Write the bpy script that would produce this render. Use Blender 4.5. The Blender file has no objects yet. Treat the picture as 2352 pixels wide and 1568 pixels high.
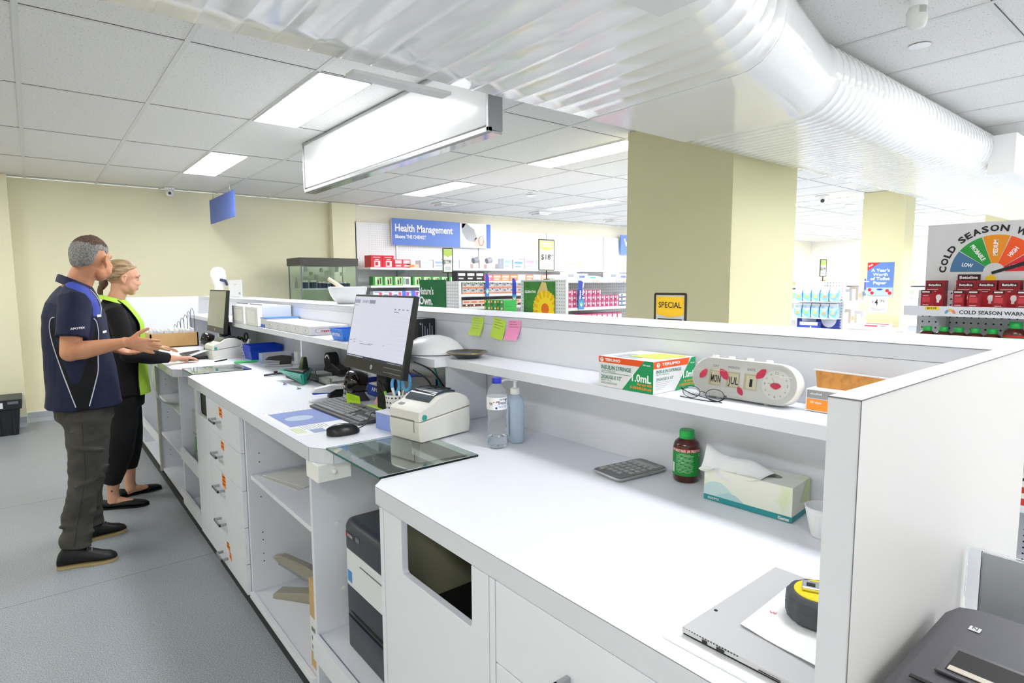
import bpy, bmesh, math, random
from mathutils import Vector, Matrix
from mathutils.bvhtree import BVHTree
random.seed(7)
PI = math.pi
sc = bpy.context.scene
col = sc.collection

# ---------------------------------------------------------------- camera
def camera():
    yaw, pitch, roll = 0.679, 0.0995, -0.0055
    cy, sy, cp, sp = math.cos(yaw), math.sin(yaw), math.cos(pitch), math.sin(pitch)
    f = Vector((sy*cp, cy*cp, -sp)); r = Vector((cy, -sy, 0)); u = r.cross(f)
    cr, sr = math.cos(roll), math.sin(roll)
    r2 = cr*r + sr*u; u2 = cr*u - sr*r
    M = Matrix((r2, u2, -f)).transposed().to_4x4()
    M.translation = (0, 0, 1.45)
    cam = bpy.data.cameras.new('camera'); ob = bpy.data.objects.new('camera', cam)
    col.objects.link(ob); ob.matrix_world = M
    cam.sensor_width = 36; cam.lens = 1362/2352*36; cam.clip_start = .02; cam.clip_end = 100
    sc.camera = ob
camera()
w = bpy.data.worlds.new('world'); sc.world = w; w.use_nodes = True
w.node_tree.nodes['Background'].inputs[0].default_value = (.9, .95, 1, 1)
w.node_tree.nodes['Background'].inputs[1].default_value = 1.1
sc.view_settings.view_transform = 'Standard'; sc.view_settings.look = 'None'
sc.view_settings.exposure = 0.2; sc.view_settings.gamma = 1; sc.view_settings.use_curve_mapping = False
PANEL = 20.0          # emission of the ceiling light diffusers
LIGHT_X = [-1.19, 1.24, 3.67, 6.10, 8.53, 10.97, 13.4, 15.8]  # last column is added to brighten the far wall
LIGHT_Y = [-2.86, -.46, 3.14, 5.54]  # row behind the viewer and other out-of-view panels are added for light

# ---------------------------------------------------------------- helpers
def lin(h):
    v = [int(h[i:i+2], 16)/255 for i in (0, 2, 4)]
    return tuple(c/12.92 if c <= .04045 else ((c+.055)/1.055)**2.4 for c in v) + (1,)
MATS = {}
def mat(name, hexc='cccccc', rough=.5, metal=0, emit=0, trans=0, ior=1.45, coat=0, noise=None, bump=None, spec=.5):
    if name in MATS: return MATS[name]
    m = bpy.data.materials.new(name); m.use_nodes = True; nt = m.node_tree
    b = nt.nodes['Principled BSDF']; c = lin(hexc)
    b.inputs['Base Color'].default_value = c; b.inputs['Roughness'].default_value = rough
    b.inputs['Metallic'].default_value = metal; b.inputs['IOR'].default_value = ior
    b.inputs['Transmission Weight'].default_value = trans; b.inputs['Coat Weight'].default_value = coat
    b.inputs['Specular IOR Level'].default_value = spec
    if emit:
        b.inputs['Emission Color'].default_value = c; b.inputs['Emission Strength'].default_value = emit
    if noise or bump:
        tc = nt.nodes.new('ShaderNodeTexCoord')
    if noise:                       # (scale, second colour, lo, hi, detail)
        n = nt.nodes.new('ShaderNodeTexNoise'); n.inputs['Scale'].default_value = noise[0]
        n.inputs['Detail'].default_value = noise[4] if len(noise) > 4 else 3
        nt.links.new(tc.outputs['Object'], n.inputs['Vector'])
        r = nt.nodes.new('ShaderNodeValToRGB'); r.color_ramp.elements[0].position = noise[2]; r.color_ramp.elements[1].position = noise[3]
        r.color_ramp.elements[0].color = c; r.color_ramp.elements[1].color = lin(noise[1])
        nt.links.new(n.outputs['Fac'], r.inputs[0]); nt.links.new(r.outputs[0], b.inputs['Base Color'])
    if bump:                        # (scale, strength, distance)
        n2 = nt.nodes.new('ShaderNodeTexNoise'); n2.inputs['Scale'].default_value = bump[0]
        nt.links.new(tc.outputs['Object'], n2.inputs['Vector'])
        bp = nt.nodes.new('ShaderNodeBump'); bp.inputs['Strength'].default_value = bump[1]; bp.inputs['Distance'].default_value = bump[2]
        nt.links.new(n2.outputs['Fac'], bp.inputs['Height']); nt.links.new(bp.outputs[0], b.inputs['Normal'])
    MATS[name] = m
    return m
def dots_mat(name, hexc, pitch, r, hexd, axes='xz', rough=.5, off=(0, 0)):
    """sheet metal with a regular grid of punched holes"""
    if name in MATS: return MATS[name]
    m = mat(name, hexc, rough); nt = m.node_tree; N = nt.nodes.new; L = nt.links.new
    tc = N('ShaderNodeTexCoord'); sp = N('ShaderNodeSeparateXYZ'); L(tc.outputs['Object'], sp.inputs[0])
    sq = []
    for k, a in enumerate(axes):
        ad = N('ShaderNodeMath'); ad.operation = 'ADD'; L(sp.outputs['xyz'.index(a)], ad.inputs[0]); ad.inputs[1].default_value = 100*pitch + off[k]
        mo = N('ShaderNodeMath'); mo.operation = 'MODULO'; L(ad.outputs[0], mo.inputs[0]); mo.inputs[1].default_value = pitch
        su = N('ShaderNodeMath'); su.operation = 'SUBTRACT'; L(mo.outputs[0], su.inputs[0]); su.inputs[1].default_value = pitch/2
        mu = N('ShaderNodeMath'); mu.operation = 'MULTIPLY'; L(su.outputs[0], mu.inputs[0]); L(su.outputs[0], mu.inputs[1]); sq.append(mu)
    s = N('ShaderNodeMath'); s.operation = 'ADD'; L(sq[0].outputs[0], s.inputs[0]); L(sq[1].outputs[0], s.inputs[1])
    lt = N('ShaderNodeMath'); lt.operation = 'LESS_THAN'; L(s.outputs[0], lt.inputs[0]); lt.inputs[1].default_value = r*r
    mx = N('ShaderNodeMix'); mx.data_type = 'RGBA'; L(lt.outputs[0], mx.inputs[0])
    mx.inputs[6].default_value = lin(hexc); mx.inputs[7].default_value = lin(hexd)
    L(mx.outputs[2], nt.nodes['Principled BSDF'].inputs['Base Color'])
    return m

LOCAL = set()
def top(o):
    while o.parent: o = o.parent
    return o
class MB:
    def __init__(s): s.v = []; s.f = []; s.m = []
    def add(s, vs, fs, m=0):
        b = len(s.v); s.v += [Vector(p) for p in vs]; s.f += [tuple(b+i for i in f) for f in fs]; s.m += [m]*len(fs); return s
    def box(s, x0, x1, y0, y1, z0, z1, m=0):
        return s.add([(x0,y0,z0),(x1,y0,z0),(x1,y1,z0),(x0,y1,z0),(x0,y0,z1),(x1,y0,z1),(x1,y1,z1),(x0,y1,z1)],
                     [(0,3,2,1),(4,5,6,7),(0,1,5,4),(1,2,6,5),(2,3,7,6),(3,0,4,7)], m)
    def hexa(s, lo, hi, m=0):       # two quads of four points (same winding, anticlockwise from above)
        return s.add(list(lo)+list(hi), [(0,3,2,1),(4,5,6,7),(0,1,5,4),(1,2,6,5),(2,3,7,6),(3,0,4,7)], m)
    def quad(s, a, b, c, d, m=0): return s.add([a,b,c,d], [(0,1,2,3)], m)
    def prism(s, pts, z0, z1, m=0, plane='xy'):
        def P(a, b, c): return (a,b,c) if plane == 'xy' else ((c,a,b) if plane == 'yz' else (a,c,b))
        n = len(pts)
        return s.add([P(a,b,z0) for a,b in pts]+[P(a,b,z1) for a,b in pts],
                     [tuple(range(n-1,-1,-1)), tuple(range(n,2*n))]+[(i,(i+1)%n,n+(i+1)%n,n+i) for i in range(n)], m)
    def loft(s, rings, m=0, cap=True, close=True):
        n = len(rings[0]); vs = [p for r in rings for p in r]; fs = []
        for k in range(len(rings)-1):
            for i in range(n if close else n-1):
                j = (i+1) % n; fs.append((k*n+i, k*n+j, (k+1)*n+j, (k+1)*n+i))
        if cap: fs += [tuple(range(n-1,-1,-1)), tuple(range((len(rings)-1)*n, len(rings)*n))]
        return s.add(vs, fs, m)
    def lathe(s, prof, c=(0,0,0), seg=32, m=0, ax='z', cap=True):
        R = []
        for r, h in prof:
            ring = []
            for i in range(seg):
                a = 2*PI*i/seg; x, y = r*math.cos(a), r*math.sin(a)
                p = {'z': (x,y,h), 'x': (h,x,y), 'y': (y,h,x)}[ax]
                ring.append((p[0]+c[0], p[1]+c[1], p[2]+c[2]))
            R.append(ring)
        return s.loft(R, m, cap)
    def cyl(s, c, r, h, seg=24, m=0, ax='z', r2=None): return s.lathe([(r,0),(r if r2 is None else r2,h)], c, seg, m, ax)
    def tube(s, pts, r, seg=8, m=0, ry=None, up=(0,0,1)):
        pts = [Vector(p) for p in pts]; n = len(pts); rr = r if isinstance(r, (list, tuple)) else [r]*n
        ry = rr if ry is None else (ry if isinstance(ry, (list, tuple)) else [ry]*n)
        R = []; u = None
        for k, p in enumerate(pts):
            t = (pts[min(k+1,n-1)]-pts[max(k-1,0)]).normalized()
            if u is None:
                u = Vector(up); u = u - t*u.dot(t)
                if u.length < .05: u = Vector((1,0,0)) - t*t.x
            else: u = u - t*u.dot(t)
            u.normalize(); w_ = t.cross(u)
            R.append([p + w_*(rr[k]*math.cos(2*PI*i/seg)) + u*(ry[k]*math.sin(2*PI*i/seg)) for i in range(seg)])
        return s.loft(R, m)
    def sphere(s, c, r, seg=20, ring=12, m=0):
        r = (r,r,r) if not isinstance(r, tuple) else r
        R = [[(c[0]+r[0]*math.sin(b)*math.cos(2*PI*i/seg), c[1]+r[1]*math.sin(b)*math.sin(2*PI*i/seg), c[2]-r[2]*math.cos(b)) for i in range(seg)]
             for b in [max(.02, min(PI-.02, PI*k/ring)) for k in range(ring+1)]]
        return s.loft(R, m)
    def tr(s, M, a=0):
        for i in range(a, len(s.v)): s.v[i] = M @ s.v[i]
        return s
    def n(s): return len(s.v)
    def build(s, name, mats, parent=None, smooth=0, bevel=0, sub=0, world=False):
        vs = s.v
        loc = Vector((0,0,0))
        if parent is None:
            xs = [v.x for v in vs]; ys = [v.y for v in vs]; zs = [v.z for v in vs]
            loc = Vector(((min(xs)+max(xs))/2, (min(ys)+max(ys))/2, min(zs))); vs = [v-loc for v in vs]
        else:
            rt = top(parent)
            if rt.name not in LOCAL: vs = [v-rt.location for v in vs]
        me = bpy.data.meshes.new(name); me.from_pydata([tuple(v) for v in vs], [], s.f)
        for q in (mats if isinstance(mats, (list, tuple)) else [mats]): me.materials.append(q)
        for p, mi in zip(me.polygons, s.m): p.material_index = mi
        bm = bmesh.new(); bm.from_mesh(me)
        if len(bm.faces) < 60000: bmesh.ops.recalc_face_normals(bm, faces=bm.faces)
        bm.to_mesh(me); bm.free()
        if smooth:
            for p in me.polygons: p.use_smooth = True
            me.set_sharp_from_angle(angle=math.radians(smooth))
        o = bpy.data.objects.new(name, me); col.objects.link(o); o.location = loc
        if parent: o.parent = parent
        if bevel:
            b = o.modifiers.new('bevel', 'BEVEL'); b.width = bevel; b.segments = 2; b.limit_method = 'ANGLE'; b.angle_limit = math.radians(40)
        if sub:
            b = o.modifiers.new('sub', 'SUBSURF'); b.levels = sub; b.render_levels = sub
        return o
def tag(o, label=None, cat=None, group=None, kind=None):
    for k, v in (('label', label), ('category', cat), ('group', group), ('kind', kind)):
        if v: o[k] = v
    return o
def thing(name, label, cat, loc, rz=None, group=None, local=False):
    o = bpy.data.objects.new(name, None); col.objects.link(o); o.location = loc; o.empty_display_size = .05
    if rz is not None: o.rotation_euler.z = rz
    if rz is not None or local: LOCAL.add(o.name)
    return tag(o, label, cat, group)
def copy_tree(o, parent=None):
    c = o.copy(); col.objects.link(c)
    if parent: c.parent = parent
    if o.name in LOCAL: LOCAL.add(c.name)
    for ch in [x for x in o.children]: copy_tree(ch, c)
    return c
TXT = {}
ORD = ['leftmost','second from left','third from left','fourth from left','fifth from left','sixth from left','seventh from left','eighth from left','ninth from left','tenth from left','eleventh from left','twelfth from left','thirteenth from left','fourteenth from left','fifteenth from left','sixteenth from left']
LV = ['bottom', 'middle', 'top']
def text_mb(s, bold=.012):
    k = (s, bold)
    if k not in TXT:
        cu = bpy.data.curves.new('t', 'FONT'); cu.body = s; cu.size = 1; cu.offset = bold; cu.resolution_u = 2
        ob = bpy.data.objects.new('t', cu); me = bpy.data.meshes.new_from_object(ob)
        v = [x.co.copy() for x in me.vertices]; f = [tuple(p.vertices) for p in me.polygons]
        bpy.data.objects.remove(ob); bpy.data.meshes.remove(me); bpy.data.curves.remove(cu); TXT[k] = (v, f)
    return TXT[k]
def put_text(mb, s, o, ux, uy, h, w=None, m=0, bold=.012, center=False, fn=None):
    """lays lettering into mb: o lower-left (or centre), ux/uy directions, h cap height, w total width"""
    v, f = text_mb(s, bold)
    if not v: return
    x0 = min(p.x for p in v); x1 = max(p.x for p in v); y1 = max(p.y for p in v); y0 = min(0, min(p.y for p in v))
    ky = h/(.7 if y1 < .9 else y1); kx = (w/(x1-x0)) if w else ky
    ux, uy, o = Vector(ux), Vector(uy), Vector(o); cx = (x0+x1)/2 if center else x0
    cyy = .35 if center else 0
    if fn: mb.add([fn((p.x-cx)*kx, (p.y-cyy)*ky) for p in v], f, m)
    else: mb.add([o+ux*((p.x-cx)*kx)+uy*((p.y-cyy)*ky) for p in v], f, m)
def lettering(s, parent, o, ux, uy, h, m, w=None, bold=.012, center=False, label=None, name='lettering'):
    mb = MB(); put_text(mb, s, o, ux, uy, h, w, 0, bold, center); ob = mb.build(name, m, parent)
    if label: ob['label'] = label
    return ob

# ---------------------------------------------------------------- materials
LAM = mat('white_laminate', 'e9ecf5', .38)
LAMW = mat('warm_white_laminate', 'dfddda', .4)
LAME = mat('laminate_edge', 'dcdfe8', .4)
SEAM = mat('seam_brown', '77747a', .6)
WALL = mat('cream_paint', 'f3eecf', .7)
COLM = mat('column_paint', 'e0daaf', .7)
WHT = mat('white_paint', 'f4f3ee', .6)
BLK = mat('black_plastic', '151517', .35)
BLKM = mat('matte_black', '0d0d0f', .7)
GRY = mat('grey_plastic', '6f7278', .45)
DGR = mat('dark_grey_plastic', '3b3d44', .45)
SIL = mat('brushed_aluminium', 'b4b6ba', .32, metal=.9)
CHR = mat('chrome', 'dcdde0', .12, metal=1)
ORG = mat('orange_paper', 'ff8a1c', .6)
RED = mat('red_print', 'c8202c', .5)
BLU = mat('blue_plastic', '1746c8', .35)
NAVY = mat('navy_print', '2a3fa8', .5)
GRN = mat('green_print', '0f9a4e', .5)
INK = mat('black_ink', '222225', .6)
WPR = mat('white_print', 'fafafa', .5)
PAP = mat('white_paper', 'f3f4f7', .7)
LIME = mat('lime_paper', 'cdee5a', .7)
PINK = mat('pink_paper', 'ff9ed0', .7)
BOXW = mat('carton_white', 'e9e9ec', .5)
GLS = mat('clear_glass', 'e8f6f0', .02, trans=1, ior=1.45)
GEDGE = mat('green_glass_edge', '1f7f62', .15, trans=.4)
CLR = mat('clear_plastic', 'f6f8fb', .06, trans=1, ior=1.2)

# ---------------------------------------------------------------- the setting
def struct(name, mb, m, parent=None, **k):
    o = mb.build(name, m, parent, **k)
    if parent is None: o['kind'] = 'structure'
    return o
X0, X1, Y0, Y1, CH = -2.4, 17.6, -3.2, 8.05, 2.55
def floor_mat():
    m = mat('speckled_vinyl', '9aa2ac', .42); nt = m.node_tree; N = nt.nodes.new; L = nt.links.new; b = nt.nodes['Principled BSDF']
    tc = N('ShaderNodeTexCoord')
    n1 = N('ShaderNodeTexNoise'); n1.inputs['Scale'].default_value = 260; n1.inputs['Detail'].default_value = 2; L(tc.outputs['Object'], n1.inputs[0])
    r = N('ShaderNodeValToRGB'); e = r.color_ramp.elements; e[0].position = .36; e[1].position = .62
    e[0].color = lin('7b8188'); e[1].color = lin('b6bcc2'); e.new(.5).color = lin('999fa7'); L(n1.outputs[0], r.inputs[0])
    n2 = N('ShaderNodeTexNoise'); n2.inputs['Scale'].default_value = 3; n2.inputs['Detail'].default_value = 4; L(tc.outputs['Object'], n2.inputs[0])
    mx = N('ShaderNodeMix'); mx.data_type = 'RGBA'; mx.blend_type = 'MULTIPLY'; mx.inputs[0].default_value = .12
    L(r.outputs[0], mx.inputs[6]); L(n2.outputs[0], mx.inputs[7]); L(mx.outputs[2], b.inputs['Base Color'])
    return m
struct('floor', MB().box(X0, X1, Y0, Y1, -.05, 0), floor_mat())
fl = bpy.data.objects['floor']
sm = MB()
for y in (3.42, 4.9+.1, 1.6): sm.box(X0+.01, .7, y, y+.0025, 0, .0004)
sm.build('floor_seam', mat('seam_grey', '6c747c', .7), fl)
def ceil_mat():
    m = mat('mineral_tile', 'e3e2de', .8); nt = m.node_tree; N = nt.nodes.new; L = nt.links.new; b = nt.nodes['Principled BSDF']
    tc = N('ShaderNodeTexCoord'); mp = N('ShaderNodeMapping'); mp.inputs['Scale'].default_value = (1, 1.6, 1); L(tc.outputs['Object'], mp.inputs[0])
    n1 = N('ShaderNodeTexNoise'); n1.inputs['Scale'].default_value = 95; n1.inputs['Detail'].default_value = 2; L(mp.outputs[0], n1.inputs[0])
    r = N('ShaderNodeValToRGB'); e = r.color_ramp.elements; e[0].position = .30; e[1].position = .37
    e[0].color = lin('a9a7a0'); e[1].color = lin('e9e8e5'); L(n1.outputs[0], r.inputs[0]); L(r.outputs[0], b.inputs['Base Color'])
    return m
ce = struct('ceiling', MB().box(X0, X1, Y0, Y1, CH+.004, CH+.06), ceil_mat())
TEE = mat('ceiling_tee', 'dcdcda', .5); TEE_SHADE = mat('tee_shade', '5d5c58', .8)
g = MB(); g2 = MB()
gx = [.022+.608*k for k in range(-3, 29)]; gy = [.74+1.2*k for k in range(-3, 7)]
for x in gx: g.box(x-.012, x+.012, Y0, Y1, CH, CH+.005)
for y in gy: g.box(X0, X1, y-.011, y+.011, CH+.0015, CH+.006)
for y in gy: g2.box(X0, X1, y-.0145, y-.011, CH+.002, CH+.006)  # dark strips stand in for the shade beside the cross tees
g.build('ceiling_grid', TEE, ce); g2.build('painted_tee_shadow', TEE_SHADE, ce)
struct('wall_back', MB().box(-.12, 3.60, Y1, Y1+.1, 0, CH), WALL)
struct('wall_back_shop', MB().box(3.60, X1, Y1, Y1+.1, 0, CH), mat('cream_paint_lit', 'f7f2df', .7))  # same cream wall, its colour lightened to stand in for shop glare
struct('trim_1', MB().box(X0, -.12, 7.84, Y1+.1, 0, CH), WALL)
struct('trim_2', MB().box(3.26, 3.60, 7.93, Y1, 0, CH), WALL)
struct('wall_left', MB().box(X0-.1, X0, Y0, Y1, 0, CH), WALL)
struct('wall_right', MB().box(X1, X1+.1, Y0, Y1, 0, CH), WHT)
wf = MB().box(X0, X1, Y0-.1, Y0, 0, .35).box(X0, X1, Y0-.1, Y0, 2.40, CH)  # unseen front wall, its openings added to let in fill light
for k in range(7): wf.box(X0+3.3*k, X0+3.3*k+.2, Y0-.1, Y0, .35, 2.40)
struct('wall_front', wf, WHT)
CV = mat('coved_vinyl', 'a9b1b9', .4)
def cove(name, x0, x1, y):
    mb = MB(); pr = [(0, 0), (0, .10), (-.006, .10), (-.012, .035), (-.045, .0)]
    mb.add([(x, y+a, z) for x in (x0, x1) for a, z in pr], [(0,1,6,5),(1,2,7,6),(2,3,8,7),(3,4,9,8),(4,0,5,9),(0,4,3,2,1),(5,6,7,8,9)])
    mb.box(x0, x1, y-.010, y-.0005, .10, .112, 1)
    return struct(name, mb, [CV, WPR])
cove('baseboard_back', -.12, 3.26, Y1); cove('baseboard_left', X0, -.12, 7.84)
def column(x0, x1, y0, y1):
    return struct('column', MB().box(x0, x1, y0, y1, 0, CH), COLM)
column(3.53, 4.38, 2.12, 2.985); column(8.3, 8.62, 2.68, 3.16); column(12.9, 13.4, 2.5, 2.95)

# ---------------------------------------------------------------- ceiling lights
LIT = mat('lit_diffuser', 'ffffff', .5, emit=PANEL); LIT2 = mat('lit_diffuser_shop', 'ffffff', .5, emit=PANEL*3.2)
def lights():
    proto = None
    for x in LIGHT_X:
        for y in LIGHT_Y:
            if -1 < y < 0 and x == 1.24: pass
            if proto is None:
                t = thing('ceiling_light', 'x', 'light', (x, y, CH-.006), local=True)
                MB().box(0, .304, 0, 1.176, .002, .006).box(-.002, .008, 0, 1.176, -.001, .006).box(.296, .306, 0, 1.176, -.001, .006).build('frame', TEE, t)
                MB().box(.008, .296, .004, 1.172, -.0004, .002).build('diffuser', LIT, t)
                proto = t
            else:
                t = copy_tree(proto); t.location = (x, y, CH-.006)
            if x > 5:
                for c in t.children:
                    if c.name.startswith('diffuser'): c.material_slots[0].link = 'OBJECT'; c.material_slots[0].material = LIT2
            place = {(1.24,3.14): 'long ceiling light panel above the counter, left of the hanging light box',
                     (1.24,5.54): 'smaller looking ceiling light panel nearest the cream back wall, left side',
                     (3.67,3.14): 'ceiling light panel ending against the big cream column',
                     (3.67,5.54): 'ceiling light panel just above the blue wall header sign',
                     (3.67,-.46): 'ceiling light panel cut by the right edge near the duct',
                     (8.53,3.14): 'bright ceiling light strip between the two cream columns',
                     (6.10,5.54): 'thin ceiling light strip left of the big column, near the shop wall'}
            t['label'] = place.get((x, y), 'ceiling light panel, %s, %s' % (['added behind the viewer', 'out of view beside the viewer', 'past the duct', 'by the back wall'][LIGHT_Y.index(y)], ['out of view left of counter', 'over counter', 'over customers', 'before far column', 'past far column', 'deep in shop', 'at far end', 'added by far wall'][LIGHT_X.index(x)]))
            t['group'] = 'ceiling light panels'
lights()
# ---------------------------------------------------------------- air duct (spiral, flat oval, runs along x)
DUCT = mat('glossy_duct_white', 'f1f1f0', .15, coat=.6, spec=.6)
def duct():
    t = thing('air_duct', 'large glossy white ribbed flat oval air duct running under the ceiling', 'air duct', (2.4, 1.5, 2.2))
    ZB, ZT, YF = 2.2, 2.545, 2.03
    def near(x):
        pts = [(-3, .66), (1.1, .74), (1.95, 1.03), (2.75, 1.2), (12.5, 1.2)]
        for (a, ya), (b, yb) in zip(pts, pts[1:]):
            if x <= b: return ya+(yb-ya)*(x-a)/(b-a)
        return pts[-1][1]
    def ring(x, s=0.0):
        yn = near(x); zc = (ZB+ZT)/2; r = (ZT-ZB)/2; R = []
        for k in range(13):                      # near round side
            a = -PI/2-PI*k/12; R.append((x, yn+r+(r+s)*math.cos(a), zc+(r+s)*math.sin(a)))
        for k in range(7): R.append((x, yn+r+(YF-.06-yn-r)*(k+1)/8, ZT+s))
        for k in range(5):
            a = PI/2-PI*k/4; R.append((x, YF-.06+(.06+s)*math.cos(a), zc+(r+s)*math.sin(a)))
        for k in range(7): R.append((x, YF-.06-(YF-.06-yn-r)*(k+1)/8, ZB-s))
        return R
    def span(xa, xb, step, ribbed=True):
        R = []; x = xa
        while x < xb-1e-4:
            R.append(ring(x))
            if ribbed:
                R += [ring(x+step*.80), ring(x+step*.86, .0016), ring(x+step*.94, .0016)]
            x += step
        R.append(ring(xb)); return R
    mb = MB(); mb.loft(span(-2.3, 2.06, .109)); mb.build('ribbed_section', DUCT, t, smooth=50)
    mb = MB(); mb.loft([ring(2.06, .003), ring(2.10, .005), ring(2.74, .005), ring(2.80, .003)]); mb.build('plain_offset_section', DUCT, t, smooth=40)
    mb = MB(); mb.loft(span(2.80, 12.4, .066)); o = mb.build('ribbed_section', DUCT, t, smooth=50)
    mb = MB()
    mb.box(.93, 1.34, 2.03, 2.10, 2.185, 2.199); mb.build('support_bracket', TEE, t, bevel=.003)
    mb = MB(); mb.box(1.15, 1.41, .90, 1.087, 2.180, 2.199); mb.build('outlet_spigot', TEE, t, bevel=.004)
    g = thing('air_diffuser', 'white slotted air outlet box on the near side of the big duct', 'air vent', (5.9, 1.1, 2.2))
    mb = MB(); mb.box(5.35, 6.5, 1.08, 1.235, 2.19, 2.46); mb.build('box', WPR, g, bevel=.006)
    mb = MB(); mb.box(5.72, 6.46, 1.064, 1.078, 2.215, 2.435, 0); mb.build('frame', TEE, g, bevel=.003)
    mb = MB()
    for k in range(18): mb.box(5.76+.038*k, 5.772+.038*k, 1.054, 1.066, 2.23, 2.42)
    mb.box(5.75, 6.44, 1.0625, 1.0638, 2.225, 2.425, 1); mb.build('slats', [WPR, DGR], g)
duct()

def lightbox():
    FROST = mat('frosted_sign_face', 'f1f4f9', .16, emit=.10, coat=.5)  # weak emission stands in for light reflected by the face
    t = thing('light_box', 'long blank white light box sign in an aluminium frame hanging from the ceiling', 'sign', (1.82, 3.56, 2.17))
    MB().box(1.765, 1.838, 2.34, 4.80, 2.18, 2.545).build('housing', SIL, t, bevel=.002)
    MB().box(1.755, 1.766, 2.365, 4.785, 2.205, 2.53).build('face_panel', FROST, t)
    mb = MB(); a = .018
    mb.box(1.747, 1.77, 2.335, 4.805, 2.168, 2.168+a*1.4).box(1.747, 1.77, 2.335, 4.805, 2.53, 2.548)
    mb.box(1.747, 1.77, 2.335, 2.335+a, 2.17, 2.548).box(1.747, 1.77, 4.79, 4.805, 2.17, 2.548)
    mb.build('frame', SIL, t, bevel=.002)
    for y in (2.42, 3.1, 3.8, 4.5): MB().cyl((1.7535, y, 2.20), .004, -.004, 8, 0, 'x').build('screw', CHR, t)
    MB().box(1.768, 1.836, 2.345, 4.80, 2.166, 2.178).build('bottom_strip', CHR, t)
lightbox()

def hanging_sign():
    SB = mat('blue_sign_board', '5f78cf', .5)
    t = thing('hanging_sign', 'plain blue sign board hanging from the ceiling before the cream back wall', 'sign', (1.74, 7.38, 2.165))
    MB().box(1.735, 1.745, 6.83, 7.92, 2.165, 2.445).build('board', SB, t)
    for y in (7.0, 7.75):
        MB().box(1.736, 1.744, y-.012, y+.012, 2.445, 2.47).tube([(1.74, y, 2.47), (1.74, y, 2.548)], .0025, 6).build('hanging_wire', SIL, t)
hanging_sign()

def dome_cam(x, y, label, r=.05):
    t = thing('security_camera', label, 'security camera', (x, y, CH-.1))
    MB().lathe([(r*1.05,CH-.001),(r*1.05,CH-.02),(r*.8,CH-.03),(.02,CH-.03)], (x,y,0), 20).build('base', WPR, t, smooth=40)
    MB().sphere((x, y, CH-.062), r*.8).build('ball', WPR, t, smooth=60)
    v = Vector((-x, -y, -1.0)).normalized()
    mb = MB(); c = Vector((x, y, CH-.062)); mb.tube([c+v*r*.6, c+v*r*.83], r*.32, 16); mb.build('lens', DGR, t, smooth=40)
dome_cam(1.31, 7.86, 'small white ball security camera on the ceiling edge above the cream back wall')
dome_cam(8.13, 3.59, 'small white ball security camera on the ceiling between the two columns', .075)
def rose(x, y, label, r=.07, d=.012, cat='ceiling fitting', name='ceiling_fitting'):
    o = MB().lathe([(r,CH),(r,CH-d*.5),(r*.8,CH-d),(.005,CH-d)], (x,y,0), 24).build(name, WPR, smooth=40); tag(o, label, cat)
rose(3.34, 1.062, 'flat round white cover plate on the speckled ceiling tile at upper right', .045, .004)
rose(5.02, 5.82, 'small round white fitting on the ceiling above the shop wall, left of the big column', .07)
rose(9.4, 3.74, 'small round white fitting on the ceiling by the far column', .08, .05)
rose(11.5, 3.54, 'round white fitting on the ceiling past the far column', .08, .03)
for (x, y), l in zip(((4.56, 7.15), (6.37, 7.17), (8.19, 7.25)), ('left of', 'in the middle of', 'right end of')):
    t = thing('ceiling_speaker', 'faint square white ceiling unit, %s the row before the shop wall' % l, 'ceiling unit', (x, y, CH-.05))
    MB().box(x-.13, x+.13, y-.13, y+.13, CH-.02, CH).build('plate', WPR, t); MB().box(x-.1, x+.1, y-.1, y+.1, CH-.045, CH-.02).build('body', TEE, t, bevel=.01)
def motion():
    x, y = 2.80, .905
    t = thing('smoke_detector', 'white motion detector with a small printed label hanging from the near ceiling tile', 'detector', (x, y, CH-.09))
    MB().cyl((x, y, CH-.03), .034, .03, 24).build('mount', WPR, t, smooth=40)
    MB().lathe([(.005,CH-.11),(.028,CH-.105),(.037,CH-.08),(.037,CH-.045),(.03,CH-.03)], (x,y,0), 28).build('body', mat('frosted_white', 'ecebe6', .25), t, smooth=60)
    mb = MB(); mb.add([(x-.0375*math.sin(a), y-.0375*math.cos(a), z) for a in (.35,.5,.65,.8,.95,1.1) for z in (CH-.06, CH-.035)], [(2*i,2*i+2,2*i+3,2*i+1) for i in range(5)])
    lb = mb.build('printed_label', mat('label_grey', 'b9b8b2', .6), t)
motion()

# ---------------------------------------------------------------- service counter
ZT = .92
def worktop():
    t = thing('worktop', 'long white laminate worktop with brown edge seam running the whole service counter', 'worktop', (1.0, 3.5, .872))
    P = [(1.374,.286),(1.374,6.98),(.65,6.98),(.65,4.19),(.70,4.14),(1.0,4.14),(1.0,3.86),(.715,3.86),(.668,3.81),(.668,1.885),(.718,1.805),(1.0,1.805),(1.0,1.455),(.718,1.455),(.668,1.405),(.668,.286)]
    MB().prism(P, .872, .9185, 1).prism(P, .9185, ZT, 0).build('slab', [LAM, LAME], t)
    mb = MB(); n = len(P)
    for i in range(n):                      # thin dark glue line round the top edge
        a, b = Vector(P[i]+(0,)), Vector(P[(i+1)%n]+(0,))
        if a.x > 1.3 and b.x > 1.3: continue
        d = (b-a).normalized(); nn = Vector((d.y, -d.x, 0))
        q = [a+nn*.0002, b+nn*.0002]; mb.quad((q[0].x,q[0].y,.9182), (q[1].x,q[1].y,.9182), (q[1].x,q[1].y,.9192), (q[0].x,q[0].y,.9192))
        if (b-a).length > .04:
            mb.box(a.x+nn.x*.0003-.0004, a.x+nn.x*.0003+.0004, a.y+nn.y*.0003-.0004, a.y+nn.y*.0003+.0004, .873, .919)
    mb.build('edge_seam', SEAM, t)
worktop()
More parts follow.
